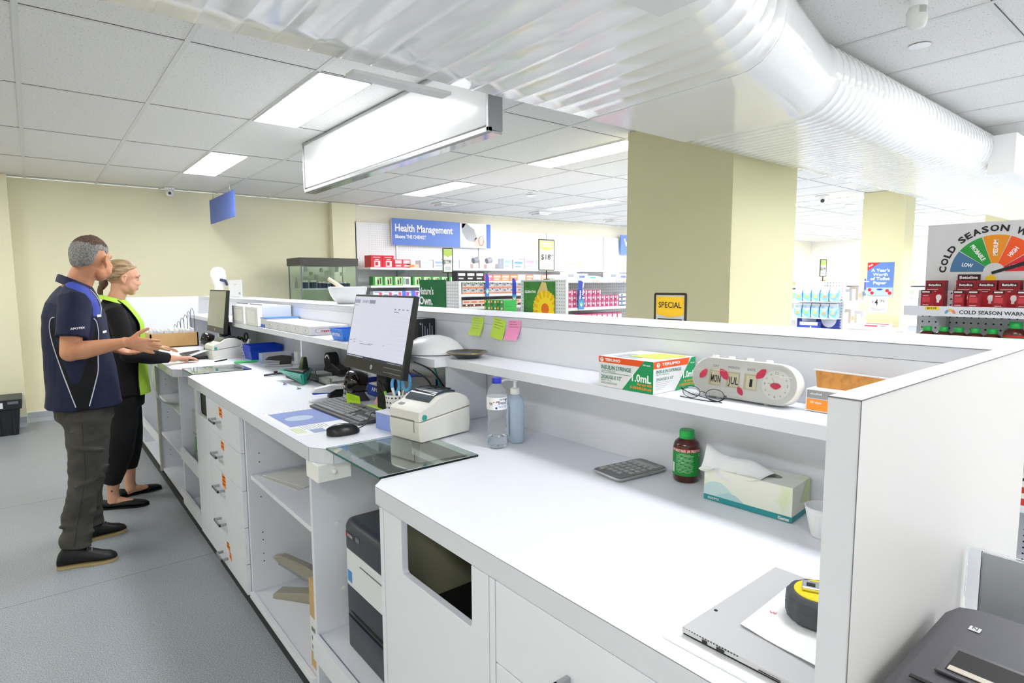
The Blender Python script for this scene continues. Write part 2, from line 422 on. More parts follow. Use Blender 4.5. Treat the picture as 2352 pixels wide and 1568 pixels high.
def glass(y0, y1, label, x1=1.03):
    t = thing('glass_panel', label, 'glass counter panel', (.85, (y0+y1)/2, .9205))
    P = [(.700, y0-.012), (x1, y0-.012), (x1, y1+.012), (.700, y1+.012)]
    MB().prism(P, .9206, .9266).build('pane', GLS, t)
    MB().box(.6992, .6999, y0-.012, y1+.012, .9207, .9265).build('polished_edge', GEDGE, t)
    MB().box(1.0, 1.03, y0+.003, y1-.003, .85, .9204).build('support_rail', LAM, t)
glass(1.455, 1.805, 'clear glass panel with green edge bridging the gap beside the white label printer')
glass(3.86, 4.14, 'clear glass panel bridging the further counter gap by the papers')

def hob():
    t = thing('counter_screen_wall', 'long white laminate screen wall with a wide flat ledge behind the worktop', 'counter screen', (1.45, 3.5, 0))
    MB().box(1.375, 1.488, .286, 6.98, 0, 1.288).build('panel', LAM, t)
    MB().box(1.3745, 1.652, .286, 6.98, 1.289, 1.320).box(1.3742, 1.652, .286, 6.98, 1.320, 1.322, 1).build('ledge', [LAME, LAM], t)
    MB().box(1.3735, 1.3743, .286, 6.98, 1.3195, 1.3208).build('edge_seam', SEAM, t)
    MB().box(.683, 1.488, .2515, .2855, 0, 1.3225).build('end_panel', LAMW, t)
    mb = MB().box(.6822, .683, .2515, .2855, 0, 1.3222)
    mb.build('front_edging', LAME, t)
    MB().box(.6815, 1.488, .2505, .2513, 1.3215, 1.3228).box(.6812, .6822, .2505, .2855, 1.3213, 1.3228).box(.6812, .6822, .2506, .2514, 0, 1.322).build('edge_seam', SEAM, t)
    MB().box(.70, 1.372, 6.985, 7.02, 0, 1.322).build('far_end_panel', LAM, t)
hob()
def shelf():
    t = thing('raised_shelf', 'white raised shelf with upright dividers running along the screen wall', 'shelf', (1.27, 3.0, .92))
    P = [(1.3735,.287),(1.3735,6.28),(1.135,6.28),(1.135,1.86),(1.19,1.86),(1.19,.287)]
    MB().prism(P, 1.138, 1.168).build('shelf_board', LAM, t, bevel=.001)
    for y, x in ((1.872, 1.195), (3.30, 1.15), (4.95, 1.15), (6.262, 1.14)):
        MB().box(x, 1.372, y-.009, y+.009, .921, 1.1375).build('divider', LAM, t)
shelf()

def handle(y, z, parent, x=.668, w=.10):
    mb = MB(); mb.box(x-.034, x-.026, y-w/2, y+w/2, z-.006, z+.006).box(x-.034, x, y-w/2, y-w/2+.010, z-.006, z+.006).box(x-.034, x, y+w/2-.010, y+w/2, z-.006, z+.006)
    return mb.build('handle', SIL, parent, bevel=.001)
def front_with_slot(name, parent, y0, y1, z0, z1, sy0, sy1, sz, x0=.669, x1=.687, r=.012):
    P = [(y0,z0),(y1,z0),(y1,z1),(sy1,z1)]
    P += [(sy1-r+r*math.cos(a), sz+r-r*math.sin(a)) for a in (0, PI/6, PI/3, PI/2)]
    P += [(sy0+r-r*math.sin(a), sz+r-r*math.cos(a)) for a in (0, PI/6, PI/3, PI/2)]
    P += [(sy0,z1),(y0,z1)]
    return MB().prism(P, x0, x1, plane='yz').build(name, LAM, parent, bevel=.0015)
KICK = mat('black_kickboard', '26292b', .6)
def kick(t, y0, y1): MB().box(.678, .692, y0, y1, 0, .042).build('kickboard', KICK, t)
def cab_right():
    t = thing('base_cabinet', 'white base cabinet in the foreground with a waste slot and wide drawers', 'cabinet', (1.0, .84, 0))
    b = MB(); b.box(.688, 1.35, 1.365, 1.385, .05, .871).box(.688, 1.35, .898, .914, .05, .871).box(.688, 1.35, .288, .304, .05, .871).box(.688, 1.35, .304, 1.365, .05, .068).box(1.33, 1.348, .288, 1.385, .05, .871)
    b.build('carcass', LAM, t)
    MB().box(.669, .687, 1.366, 1.385, .05, .869).build('stile', LAM, t, bevel=.001)
    front_with_slot('waste_door', t, .909, 1.362, .05, .869, .968, 1.268, .732)
    for z0, z1 in ((.701, .869), (.531, .698), (.361, .528), (.052, .358)):
        d = MB().box(.669, .687, .289, .885, z0, z1).build('drawer', LAM, t, bevel=.0015)
        handle(.62, z0+.075, d, .669, .13)
    MB().box(.669, .687, .888, .906, .05, .869).build('stile', LAM, t, bevel=.001)
    for z in (.45, .35, .26): 
        MB().cyl((.75, 1.3852, z), .006, .003, 10, 0, 'y').build('cover_cap', WPR, t)
    kick(t, .288, 1.385)
    w_ = thing('waste_bin', 'olive grey waste bin seen through the slot of the foreground cabinet', 'waste bin', (.9, 1.13, .07))
    OL = mat('olive_plastic', 'a9a98c', .6)
    b = MB(); b.box(.70, .705, .93, 1.34, .07, .70).box(1.19, 1.20, .93, 1.34, .07, .865).box(.70, 1.2, .925, .93, .07, .865).box(.70, 1.2, 1.34, 1.345, .07, .865).box(.70, 1.2, .93, 1.34, .07, .075).build('tub', OL, w_)
    b = MB(); R = []
    for k in range(9):
        y = .935+.40*k/8; R.append([(.71, y, .60), (1.185, y, .60), (1.185, y, .845-.30*k/8+.012*math.sin(k*2.1)), (.95, y, .84-.31*k/8+.012*math.sin(k*3)), (.71, y, .80-.36*k/8)])
    b.loft(R).build('bin_liner', BLKM, w_, smooth=60)
cab_right()
def cab_mid():
    t = thing('open_shelf_cabinet', 'white open base cabinet with one shelf between the drawer stack and the printer gap', 'cabinet', (1.0, 2.33, 0))
    MB().box(.688, 1.36, 1.93, 1.95, .0, .871).box(.688, 1.36, 2.715, 2.735, .05, .871).box(.688, 1.36, 1.95, 2.715, .05, .068).box(1.345, 1.36, 1.95, 2.715, .068, .871).build('carcass', LAM, t, bevel=.0008)
    MB().box(.70, 1.344, 1.951, 2.714, .590, .608).build('shelf', LAM, t, bevel=.0008)
    for z in (.20, .235, .30, .335, .50, .66, .70): MB().cyl((.74, 2.7148, z), .0028, -.0006, 8, 0, 'y').build('peg_hole', INK, t)
    MB().box(.672, .69, 1.951, 2.714, .05, .075).build('front_rail', LAM, t, bevel=.001)
    kick(t, 1.93, 2.735)
    for x, z in ((.83, .44), (.79, .38), (.77, .62), (.83, .33)):
        MB().cyl((x, 1.9298, z), .008, -.003, 12, 0, 'y').build('cover_cap', WPR, t, smooth=40)
    # box with a push button under the worktop end
    b = thing('button_box', 'small white box with a round knob fixed under the worktop beside the glass', 'switch box', (.73, 1.83, .815), None)
    MB().box(.672, .786, 1.825, 1.928, .812, .871).build('housing', WPR, b, bevel=.003)
    MB().sphere((.728, 1.822, .842), (.009,.007,.009), 16, 10).build('knob', WPR, b, smooth=60)
cab_mid()
def cab_drawers():
    t = thing('drawer_cabinet', 'white five drawer cabinet with orange stickers and a waste slot front', 'cabinet', (1.0, 3.2, 0))
    MB().box(.688, 1.36, 2.737, 2.755, .05, .871).box(.688, 1.36, 3.325, 3.343, .05, .871).box(.688, 1.36, 3.66, 3.68, .05, .871).box(.688, 1.36, 2.755, 3.66, .05, .068).box(1.345, 1.36, 2.755, 3.66, .068, .871).build('carcass', LAM, t)
    for k, (z0, z1) in enumerate(((.704, .869), (.534, .701), (.364, .531), (.194, .361), (.05, .191))):
        d = MB().box(.669, .687, 2.738, 3.325, z0, z1).build('drawer', LAM, t, bevel=.0015)
        handle(3.12, z0+.082 if k < 4 else .10, d, .669, .11)
        st = {0: [(3.035, 3.095, .815, .862)], 1: [(3.03, 3.09, .655, .695)], 2: [(3.035, 3.105, .465, .528)], 4: [(3.02, 3.085, .155, .185), (3.0, 3.04, .115, .15)]}.get(k, [])
        for (a, b_, c, e) in st:
            s = MB().quad((.6685, a, c-.006), (.6685, b_, c), (.6685, b_, e), (.6685, a, e-.006)); s.build('orange_sticker', ORG, d)
            s = MB()
            for q in range(2 if e-c < .05 else 3): s.box(.6681, .6684, a+.012, b_-.012, c+.010+q*.018, c+.015+q*.018)
            s.build('sticker_writing', INK, d)
    front_with_slot('waste_door', t, 3.329, 3.66, .05, .869, 3.37, 3.585, .743)
    kick(t, 2.737, 3.68)
    w_ = thing('waste_bin', 'grey olive waste bin inside the narrow slot left of the drawers', 'waste bin', (.9, 3.5, .07))
    OL = MATS['olive_plastic']
    MB().box(.70, .705, 3.36, 3.64, .07, .70).box(1.19, 1.20, 3.36, 3.64, .07, .865).box(.70, 1.2, 3.355, 3.36, .07, .865).box(.70, 1.2, 3.64, 3.645, .07, .865).box(.70, 1.2, 3.36, 3.64, .40, .405).build('tub', OL, w_)
cab_drawers()
def cab_far():
    t = thing('open_shelf_cabinet', 'white open cabinet left of the waste slot holding a small computer case', 'cabinet', (1.0, 3.93, 0))
    MB().box(.688, 1.36, 4.20, 4.22, .0, .871).box(.688, 1.36, 3.682, 4.2, .05, .068).box(1.345, 1.36, 3.682, 4.2, .068, .871).box(.69, 1.344, 3.682, 4.2, .325, .345).build('carcass', LAM, t)
    MB().box(.672, .69, 3.682, 4.2, .345, .415).box(.672, .69, 3.682, 4.2, .05, .13).build('front_rail', LAM, t, bevel=.001)
    kick(t, 3.682, 4.22)
    t = thing('open_shelf_cabinet', 'furthest white open cabinet with two shelves behind the standing people', 'cabinet', (1.0, 5.6, 0))
    MB().box(.688, 1.36, 4.222, 4.24, .05, .871).box(.688, 1.36, 5.06, 5.08, .05, .871).box(.688, 1.36, 6.0, 6.02, .05, .871).box(.688, 1.36, 6.96, 6.98, .05, .871).box(.688, 1.36, 4.24, 6.96, .05, .068).box(1.345, 1.36, 4.24, 6.96, .068, .871).build('carcass', LAM, t)
    for z in (.33, .61): MB().box(.69, 1.344, 4.241, 5.059, z, z+.018).build('shelf', LAM, t, bevel=.001)
    MB().box(.672, .687, 5.05, 5.085, .05, .871).build('beige_edging', mat('beige_edge', 'b9b6a6', .6), t)
    for z in (.16, .20, .45, .49, .70, .74): MB().cyl((.74, 5.0598, z), .003, -.0006, 8, 0, 'y').build('peg_hole', INK, t)
    MB().box(.672, .69, 5.085, 6.96, .24, .30).build('front_rail', LAM, t, bevel=.001)
    kick(t, 4.222, 6.98)
cab_far()
def alcove():
    t = thing('printer_plinth', 'low white plinth board carrying the laser printer between the cabinets', 'plinth', (.95, 1.66, 0))
    MB().box(.70, 1.36, 1.387, 1.929, .222, .242).build('board', LAM, t, bevel=.001)
    MB().box(.672, .69, 1.387, 1.929, .165, .250).box(.672, .69, 1.387, 1.929, .04, .06).build('front_rail', LAM, t, bevel=.001)
    MB().box(1.30, 1.318, 1.388, 1.928, .0, .222).build('back_board', LAM, t)
alcove()
# ---------------------------------------------------------------- things on the counter
SH = 1.168      # raised shelf top
LG = 1.322      # ledge top
def spline(pts, n=8):
    pts = [Vector(p) for p in pts]; P = [pts[0]]+pts+[pts[-1]]; out = []
    for i in range(1, len(P)-2):
        for k in range(n):
            t = k/n; a, b, c, d = P[i-1], P[i], P[i+1], P[i+2]
            out.append(.5*((2*b)+(c-a)*t+(2*a-5*b+4*c-d)*t*t+(3*b-a-3*c+d)*t**3))
    out.append(pts[-1]); return out
def bez(p0, p1, p2, p3, n=14):
    p0, p1, p2, p3 = map(Vector, (p0, p1, p2, p3))
    return [(1-t)**3*p0+3*(1-t)**2*t*p1+3*(1-t)*t*t*p2+t**3*p3 for t in [k/n for k in range(n+1)]]
def cable(label, pts, r=.003, m=None, smooth=True, name='cable'):
    o = MB().tube(spline(pts) if smooth else pts, r, 8).build(name, m or BLK, smooth=60); return tag(o, label, 'cable')

def monitor(label, cx, cyy, zb, W, H, T, tilt, screen, lit, chin=.052, neck=True):
    """screen faces -x; (cx, cyy) lower front edge centre, zb its height"""
    t = thing('computer_monitor', label, 'computer monitor', (cx+.10, cyy, ZT))
    up = Vector((math.sin(tilt), 0, math.cos(tilt))); n = Vector((-math.cos(tilt), 0, math.sin(tilt))); wd = Vector((0, -1, 0))
    O = Vector((cx, cyy, zb))
    def P(a, b, c=0): return O+wd*a+up*b+n*c      # a across to the viewer's right, b up, c out of screen
    mb = MB(); h = W/2
    mb.hexa([P(-h,0,0),P(h,0,0),P(h,0,-T),P(-h,0,-T)], [P(-h,H,0),P(h,H,0),P(h,H,-T*.75),P(-h,H,-T*.75)])
    mb.build('casing', mat('monitor_black', '232421', .4), t, bevel=.004)
    mb = MB().hexa([P(-h*.6,.06,-T),P(h*.6,.06,-T),P(h*.6,.06,-T-.03),P(-h*.6,.06,-T-.03)], [P(-h*.6,H*.7,-T*.8),P(h*.6,H*.7,-T*.8),P(h*.6,H*.7,-T-.012),P(-h*.6,H*.7,-T-.012)]); mb.build('rear_bulge', BLKM, t, bevel=.006)
    b = .009
    mb = MB().quad(P(-h+b,chin,.0008),P(h-b,chin,.0008),P(h-b,H-b,.0008),P(-h+b,H-b,.0008)); s = mb.build('screen', screen, t)
    if lit:
        dk = mat('screen_text', '7d8090', .6, emit=.25); nv = mat('screen_taskbar', '2b2f44', .5, emit=.15); pl = mat('screen_rule', 'b3b5c4', .6, emit=.4)
        mb = MB(); q = lambda a0, a1, b0, b1, m: mb.quad(P(a0,b0,.0014),P(a1,b0,.0014),P(a1,b1,.0014),P(a0,b1,.0014), m)
        q(-h+b, h-b, chin, chin+.012, 1)
        for k in range(16): q(-h+.012+k*.010, -h+.018+k*.010, chin+.0155-.011, chin+.0155-.006, 2)
        for k in range(14): q(h-.13+k*.008, h-.125+k*.008, chin+.0045, chin+.0095, 2)
        for k in range(7): q(-h+.014+k*.007, -h+.018+k*.007, H-.038, H-.022, 0)
        for k in range(5): q(-h+.085+k*.012, -h+.090+k*.012, H-.036, H-.024, 0)
        for k in range(5): q(-h+.150+k*.011, -h+.159+k*.011, H-.038, H-.023, 0)
        q(-h+.012, -h+.05, H-.048, H-.046, 0)
        for k in range(4): q(h-.14+k*.032, h-.125+k*.032, H-.058, H-.054, 0)
        q(h-.14, h-.10, H-.068, H-.065, 0)
        for k in range(13): q(h-.15, h-.014, H-.085-.018*k, H-.0842-.018*k, 3)
        for a, w_, bb in ((-h+.02,.02,.118),(-h+.05,.025,.122),(-h+.055,.02,.112),(-h+.115,.01,.118),(-h+.12,.10,.108),(-h+.20,.04,.112),(-h+.33,.01,.114)): q(a, a+w_, bb, bb+.0022, 0)
        mb.build('screen_content', [dk, nv, mat('screen_icon', 'e8ebf5', .6, emit=.5), pl], s)
    lg = MB(); ring = [[P(r*math.cos(a), chin*.5+.5*0+r*math.sin(a), .0012) for a in [2*PI*i/20 for i in range(20)]] for r in (.0085, .0095 if lit else .009)]
    lg = MB().add(ring[1], [tuple(range(20))]); put_text(lg, 'hp', P(0, chin*.5, .002), wd, up, .007, None, 1, .01, True)
    lg.build('round_logo', [mat('logo_silver', 'c9cbd0', .4), MATS['monitor_black']], t)
    if neck:
        c = P(0, .10, -T); mb = MB()
        mb.hexa([(c.x-.0,cyy-.045,ZT+.012),(c.x+.07,cyy-.045,ZT+.012),(c.x+.07,cyy+.045,ZT+.012),(c.x,cyy+.045,ZT+.012)], [(c.x-.005,cyy-.04,zb+.16),(c.x+.05,cyy-.04,zb+.16),(c.x+.05,cyy+.04,zb+.16),(c.x-.005,cyy+.04,zb+.16)])
        mb.build('stand_neck', BLKM, t, bevel=.004)
        MB().box(c.x-.10, c.x+.10, cyy-.12, cyy+.12, ZT, ZT+.012).build('stand_base', mat('stand_grey', '3a3c42', .35), t, bevel=.004)
    return t, P
SCR = mat('screen_lilac', 'c9cbdd', .25, emit=.42)
_, MP = monitor('large black computer monitor showing a pale screen in the middle of the counter', 1.035, 2.188, 1.092, .515, .317, .028, .207, SCR, True, .047)
SCR2 = mat('screen_off_grey', 'a2a492', .18, emit=0)
monitor('dark computer monitor with a grey screen at the far end of the counter', 1.06, 4.90, 1.085, .52, .322, .03, .12, SCR2, False, .045)
cable('black cable hanging in a loop from the side of the large monitor', [(1.085,1.925,1.16),(1.15,1.905,1.12),(1.23,1.93,1.03),(1.27,1.95,.95),(1.30,2.0,.9235)], .003)
cable('second black cable curving down from the large monitor towards the wall', [(1.08,1.925,1.13),(1.14,1.91,1.08),(1.18,1.95,1.0),(1.17,2.02,.925)], .003)
cable('teal cable dropping from the raised shelf edge behind the large monitor', [(1.176,1.935,1.15),(1.18,1.93,1.12),(1.215,1.945,1.03),(1.25,1.98,.9235)], .0035, mat('teal_rubber', '1c9a86', .4))
cable('blue cable looping down behind the large monitor', [(1.15,2.02,1.04),(1.20,2.0,1.03),(1.22,1.99,.98),(1.20,2.04,.9235)], .0035, BLU)

def keyboard(label, x, y, rz, W=.455, D=.145, keys=True):
    t = thing('keyboard', label, 'keyboard', (x, y, ZT), rz)
    K = mat('keyboard_grey', '4a4c50', .45); KC = mat('keycap_grey', '7b7d82', .5); KB = mat('keyboard_well', '1d1e22', .6)
    # local: x depth (0 near user .. D), y across (0..-W): user's left is +y
    mb = MB().hexa([(0,-W,.001),(D,-W,.001),(D,0,.001),(0,0,.001)], [(0,-W,.010),(D,-W,.026),(D,0,.026),(0,0,.010)]); mb.build('base', K, t, bevel=.003)
    def z(u): return .0112+.016*u/D
    mb = MB()
    for a, b_ in ((.007, .293), (.300, .354), (.360, W-.007)): mb.quad((.012,-b_,z(.012)),(.128 if a < .29 or a > .35 else .115,-b_,z(.12)),(.128 if a < .29 or a > .35 else .115,-a,z(.12)),(.012,-a,z(.012)))
    mb.build('key_well', KB, t)
    if keys:
        rows = [.015, .034, .053, .072, .091, .113]; proto = {}
        def key(u, v, w_):
            k = round(w_, 4)
            if k not in proto:
                m2 = MB().hexa([(0,-w_,0),(.0165,-w_,.002),(.0165,0,.002),(0,0,0)], [(.001,-w_+.0012,.004),(.015,-w_+.0012,.006),(.015,-.0012,.006),(.001,-.0012,.004)])
                o = m2.build('keycap', KC, t); proto[k] = o
            else:
                o = proto[k].copy(); col.objects.link(o); o.parent = t
            o.location = (u, -v, z(u)+.0003)
        for r in range(6):
            if r == 0: seq = [(.009,.023),(.033,.023),(.057,.023),(.081,.115),(.197,.023),(.221,.023),(.245,.023),(.269,.023)]
            elif r == 5: seq = [(.009+.0192*k+(.004*(k//4)), .0165) for k in range(13)]
            else: seq = [(.009+.0192*k, .017) for k in range(14)] + [(.009+.0192*14, .0165)]
            for v, w_ in seq: key(rows[r], v, w_)
        for u, vs in ((.015,(.301,.319,.337)), (.034,(.319,)), (.091,(.301,.319,.337))):
            for v in vs: key(u, v, .0158)
        for r in (0,1,3,4):
            for v in (.362, .384, .406, .428): key(rows[r], v, .0185)
    return t
keyboard('dark grey computer keyboard lying in front of the large monitor', .897, 2.50, .035)
def mouse(label, x, y, rz, zz=ZT):
    t = thing('computer_mouse', label, 'computer mouse', (x, y, zz), rz); mb = MB(); R = []
    for k in range(13):
        u = -1+2*k/12; w_ = .031*math.sqrt(max(.02, 1-abs(u)**2.6)); h = .037*math.sqrt(max(.03, 1-((u+.12)/1.15)**2 if abs(u+.12) < 1.15 else .03))
        R.append([(u*.058, w_*math.cos(a), max(.001, .004+h*max(0, math.sin(a))*(1 if math.sin(a) > 0 else 0))) for a in [2*PI*i/20 for i in range(20)]])
    mb.loft(R); mb.build('shell', mat('mouse_black', '17181a', .3), t, smooth=50)
    MB().box(.022, .044, -.003, .003, .034, .040).build('scroll_wheel', GRY, t, bevel=.001)
    return t
mouse('black computer mouse on the counter edge in front of the keyboard', .822, 1.968, -.12)
cable('thin mouse cable running from the black mouse under the keyboard', [(.878,1.962,.935),(.91,1.97,.945),(.955,2.02,.968),(1.0,2.05,.95),(1.05,2.06,.9235)], .002)

def print_sheet():
    t = thing('printed_sheet', 'printed paper sheet with a blue picture panel on the counter before the keyboard', 'paper sheet', (.82, 2.26, ZT)); z = ZT+.0006
    MB().box(.690, .955, 2.032, 2.492, ZT+.0001, ZT+.0005).build('paper', PAP, t)
    mb = MB(); zz_ = z
    mb.quad((.712,2.19,zz_),(.948,2.19,zz_),(.948,2.462,zz_),(.712,2.462,zz_), 0)
    for k in range(4): mb.quad((.70+.009*k,2.075,zz_),(.705+.009*k,2.075,zz_),(.705+.009*k,2.165,zz_),(.70+.009*k,2.165,zz_), 1)
    for k in range(9): mb.quad((.74+.011*k,2.115,zz_),(.7435+.011*k,2.115,zz_),(.7435+.011*k,2.18,zz_),(.74+.011*k,2.18,zz_), 2)
    for k in range(12): mb.quad((.70+.02*k,2.47,zz_),(.702+.02*k,2.47,zz_),(.702+.02*k,2.485,zz_),(.70+.02*k,2.485,zz_), 2)
    mb.quad((.75,2.05,zz_),(.80,2.05,zz_),(.80,2.11,zz_),(.75,2.11,zz_), 3)
    pts = [(.79+.055*math.cos(a), 2.32+.045*math.sin(a), zz_+.0004) for a in [2*PI*i/24 for i in range(24)]]
    mb.add(pts, [tuple(range(24))], 4)
    mb.build('print', [mat('sheet_blue', '7f93cf', .6), mat('sheet_lime', 'c9d48a', .6), mat('sheet_text', 'a4a8b5', .6), mat('sheet_photo', '8fa3c4', .6), mat('sheet_pale', 'b9cbe3', .6)], t)
print_sheet()

def label_printer(label, x, y, rz, zz, W=.165, D=.235, window='printer_window'):
    IV = mat('printer_ivory', 'e6e5df', .45); IVD = mat('printer_ivory_line', '8b8a86', .5)
    WN = mat('dark_blue_window', '1f3242', .12, coat=.8)
    t = thing('label_printer', label, 'label printer', (x, y, zz), rz)      # local: x depth away from front, y across (0 right .. W left)
    def prof(kind):
        if kind == 'low': return [(.006,.0),(D-.006,.0),(D,.02),(D,.088),(.0,.066),(.0,.03)]
        return [(.0,.0675),(D,.0895),(D+.002,.105),(D-.015,.124),(D-.05,.140),(D-.10,.147),(.085,.140),(.05,.118),(.012,.108),(.002,.100)]
    def body(nm, pr, ins):
        mb = MB(); n = len(pr); cxm = sum(p[0] for p in pr)/n; czm = sum(p[1] for p in pr)/n
        R = []
        for yy, s in ((.0, .94), (.006, 1), (W-.006, 1), (W, .94)):
            R.append([(cxm+(a-cxm)*s, yy, (czm+(b_-czm)*s) if b_ > .001 else b_) for a, b_ in pr])
        mb.loft(R); return mb.build(nm, IV, t, smooth=35, bevel=.0015)
    body('base', prof('low'), 0); lid = body('lid', prof('up'), 0)
    mb = MB()
    P = [(.058,.128),(.078,.142),(.10,.152),(.13,.1565),(.16,.155),(.178,.150)]
    R = [[(a,.020,b_-.008),(a,.020,b_),(a,W-.020,b_),(a,W-.020,b_-.008)] for a, b_ in P]
    mb.loft(R); mb.build('window', WN, lid, smooth=50, bevel=.0008)
    mb = MB()
    for k in range(4): mb.box(.150+.006*k, .152+.006*k, .03, W-.03, .1545, .157)
    mb.build('window_rib', BLK, lid)
    mb = MB().box(-.0012, .002, .03, W-.012, .068, .072).box(-.0012, .002, .028, .031, .03, .072); mb.build('label_slot', IVD, t)
    MB().cyl((.020, .0008, .082), .0095, -.004, 18, 0, 'y').build('button', mat('teal_button', '2fa79b', .3), t, smooth=40)
    MB().lathe([(.008,.1085),(.008,.1098)], (.03,.03,0), 16).build('badge', mat('badge_green', '8fb8ac', .4), lid)
    MB().quad((.02,W-.05,.1118),(.035,W-.05,.1155),(.035,W-.025,.1155),(.02,W-.025,.1118)).build('sticker', GRY, lid)
    MB().box(D-.002, D+.004, .012, .03, .01, .035).build('rear_port', BLK, t, bevel=.001)
    return t
label_printer('cream white label printer with a dark window lid beside the glass panel', .957, 1.668, .17, .9268)
tt = label_printer('cream white label printer feeding a paper strip further along the counter', .955, 4.50, .12, ZT, .16, .22)
def label_strip():
    pts = spline([(.955,4.60,.987),(.90,4.62,.972),(.82,4.60,.95),(.76,4.62,.9225),(.70,4.68,.925),(.640,4.72,.915),(.615,4.72,.86),(.61,4.70,.76),(.63,4.68,.68),(.655,4.66,.64),(.705,4.64,.632)], 6)
    mb = MB(); mb.loft([[(p.x,p.y-.045,p.z),(p.x,p.y+.045,p.z),(p.x+.0005,p.y+.045,p.z+.0004),(p.x+.0005,p.y-.045,p.z+.0004)] for p in pts])
    o = mb.build('label_strip', mat('label_paper', 'dfeef0', .5), smooth=60); tag(o, 'long strip of blank labels curling from the further printer over the counter edge', 'label strip')
label_strip()

def dotcup(label, x, y, r=.042, h=.10, z=ZT):
    t = thing('pen_cup', label, 'pen cup', (x, y, z))
    M = mat('cup_white', 'f2f2f2', .45); K = mat('cup_hole', '26262a', .7)
    mb = MB().lathe([(r*.9,z),(r,z+h),(r-.003,z+h),(r*.9-.003,z+.004),(.001,z+.004)], (x,y,0), 36); mb.build('cup', M, t, smooth=50)
    mb = MB(); nr = 18
    for j in range(5):
        zz_ = z+.014+j*(h-.024)/4; rr = r*(.9+.1*(zz_-z)/h)+.0006
        for i in range(nr):
            a = 2*PI*(i+.5*(j%2))/nr; c = Vector((x+rr*math.cos(a), y+rr*math.sin(a), zz_)); tx = Vector((-math.sin(a), math.cos(a), 0)); s = .0036
            mb.add([c+tx*s*math.cos(q)+Vector((0,0,s*math.sin(q))) for q in [2*PI*k/8 for k in range(8)]], [tuple(range(8))])
    o = mb.build('hole_pattern', K, t)
    return t
dotcup('white perforated pen cup with scissors behind the cream label printer', 1.08, 2.06)
dotcup('white perforated pen cup beside the stack of blue baskets', 1.165, 4.56, .042, .105)
def pen(label, a, b, r, m, cap=None, cat='pen', name='pen'):
    a, b = Vector(a), Vector(b); d = b-a
    t = thing(name, label, cat, tuple(a)); MB().tube([a, a+d*.05, a+d*.78], [r*.35, r, r], 10).build('barrel', m, t, smooth=40)
    MB().tube([a+d*.78, b], r*1.12, 10).build('cap', cap or m, t, smooth=40); return t
def scissors(label, c, d, h, hm, scale=1):
    """blades down inside the cup; c handle centre"""
    t = thing('scissors', label, 'scissors', tuple(c)); c = Vector(c); d = Vector(d).normalized(); u = Vector(h)
    for s in (-1, 1):
        mb = MB(); cc = c+d*(.024*s*scale)+u*.004*s
        ring = [cc+d*(.016*scale*math.cos(a))+u*(.027*scale*math.sin(a)) for a in [2*PI*i/18 for i in range(19)]]
        mb.tube(ring, .0062*scale, 8); mb.build('handle', hm, t, smooth=60)
        MB().tube([c+d*(.012*s*scale)-u*.022*scale, c-u*.10*scale-d*.002*s], [.005,.001], 6).build('blade', CHR, t)
    return t
scissors('light blue handled scissors standing in the pen cup behind the label printer', (1.095,2.045,1.060), (.35,-.9,.1), (.15,.25,.96), mat('light_blue_plastic', '5fb0ea', .35), 1.15)
scissors('black handled scissors standing in the far pen cup', (1.18,4.57,1.05), (.4,-.5,.4), (-.1,.1,.95), BLK)
pen('green and black highlighter standing in the near pen cup', (1.07,2.08,.93), (1.05,2.11,1.055), .006, mat('leaf_green', '8ac926', .4), BLK)
pen('dark pen leaning in the near pen cup beside the highlighter', (1.09,2.075,.93), (1.035,2.12,1.07), .0045, BLK)
pen('white pen standing in the near pen cup', (1.08,2.035,.93), (1.065,2.06,1.045), .005, WPR)
pen('navy marker standing in the near pen cup behind the scissors', (1.095,2.07,.93), (1.11,2.10,1.065), .008, mat('deep_navy', '1c2a6e', .4))
pen('yellow and black pen in the far pen cup', (1.16,4.57,.93), (1.15,4.60,1.07), .007, mat('pen_yellow', 'e8d66a', .4), BLK)
pen('red and white box cutter in the far pen cup', (1.17,4.55,.93), (1.20,4.50,1.05), .010, RED, WPR, 'box cutter', 'box_cutter')
pen('white pen in the far pen cup', (1.155,4.55,.93), (1.145,4.57,1.045), .005, WPR)
pen('light green highlighter marker lying on the worktop by the blue baskets', (1.02,4.22,.9275), (1.165,4.20,.9275), .0075, mat('mint_green', '45d27a', .4))
pen('black ballpoint pen lying in front of the further label printer', (.935,4.375,.925), (1.03,4.45,.925), .0045, BLK)

def note(label, c, ux, uy, w_, h, m, curl, lines=0, cat='sticky note', name='sticky_note', dz=.0006):
    """note fixed along its top edge; curl lifts the lower edge along the normal"""
    c, ux, uy = Vector(c), Vector(ux).normalized(), Vector(uy).normalized(); n = ux.cross(uy)
    if n.x > 0: n = -n
    t = thing(name, label, cat, tuple(c)); R = []
    P = lambda u, v, o=0: c+ux*u*w_-uy*v*h+n*(dz+curl*v**2+o)
    K = 8
    mb = MB(); vs = []; fs = []
    for o in (0, .0003):
        for k in range(K+1):
            vs += [P(-.5, k/K, o), P(.5, k/K, o)]
    for k in range(K):
        a = 2*k; fs.append((a, a+1, a+3, a+2)); b = 2*(K+1)+2*k; fs.append((b, b+2, b+3, b+1))
    mb.add(vs, fs); mb.build('paper', m, t, smooth=60)
    if lines:
        mb = MB()
        for k in range(lines):
            v = .08+.13*k; mb.quad(P(-.38, v, .0007), P(.1+.3*((k*37)%5)/5, v, .0007), P(.1+.3*((k*37)%5)/5, v+.015, .0007), P(-.38, v+.015, .0007))
        mb.build('handwriting', INK if lines < 5 else MATS.get('screen_text', INK), t)
    return t
note('lime green sticky note with handwriting, leftmost of three on the screen wall', (1.3745,1.914,1.314), (0,-1,-.01), (0,-.12,.96), .078, .074, LIME, .018, 5)
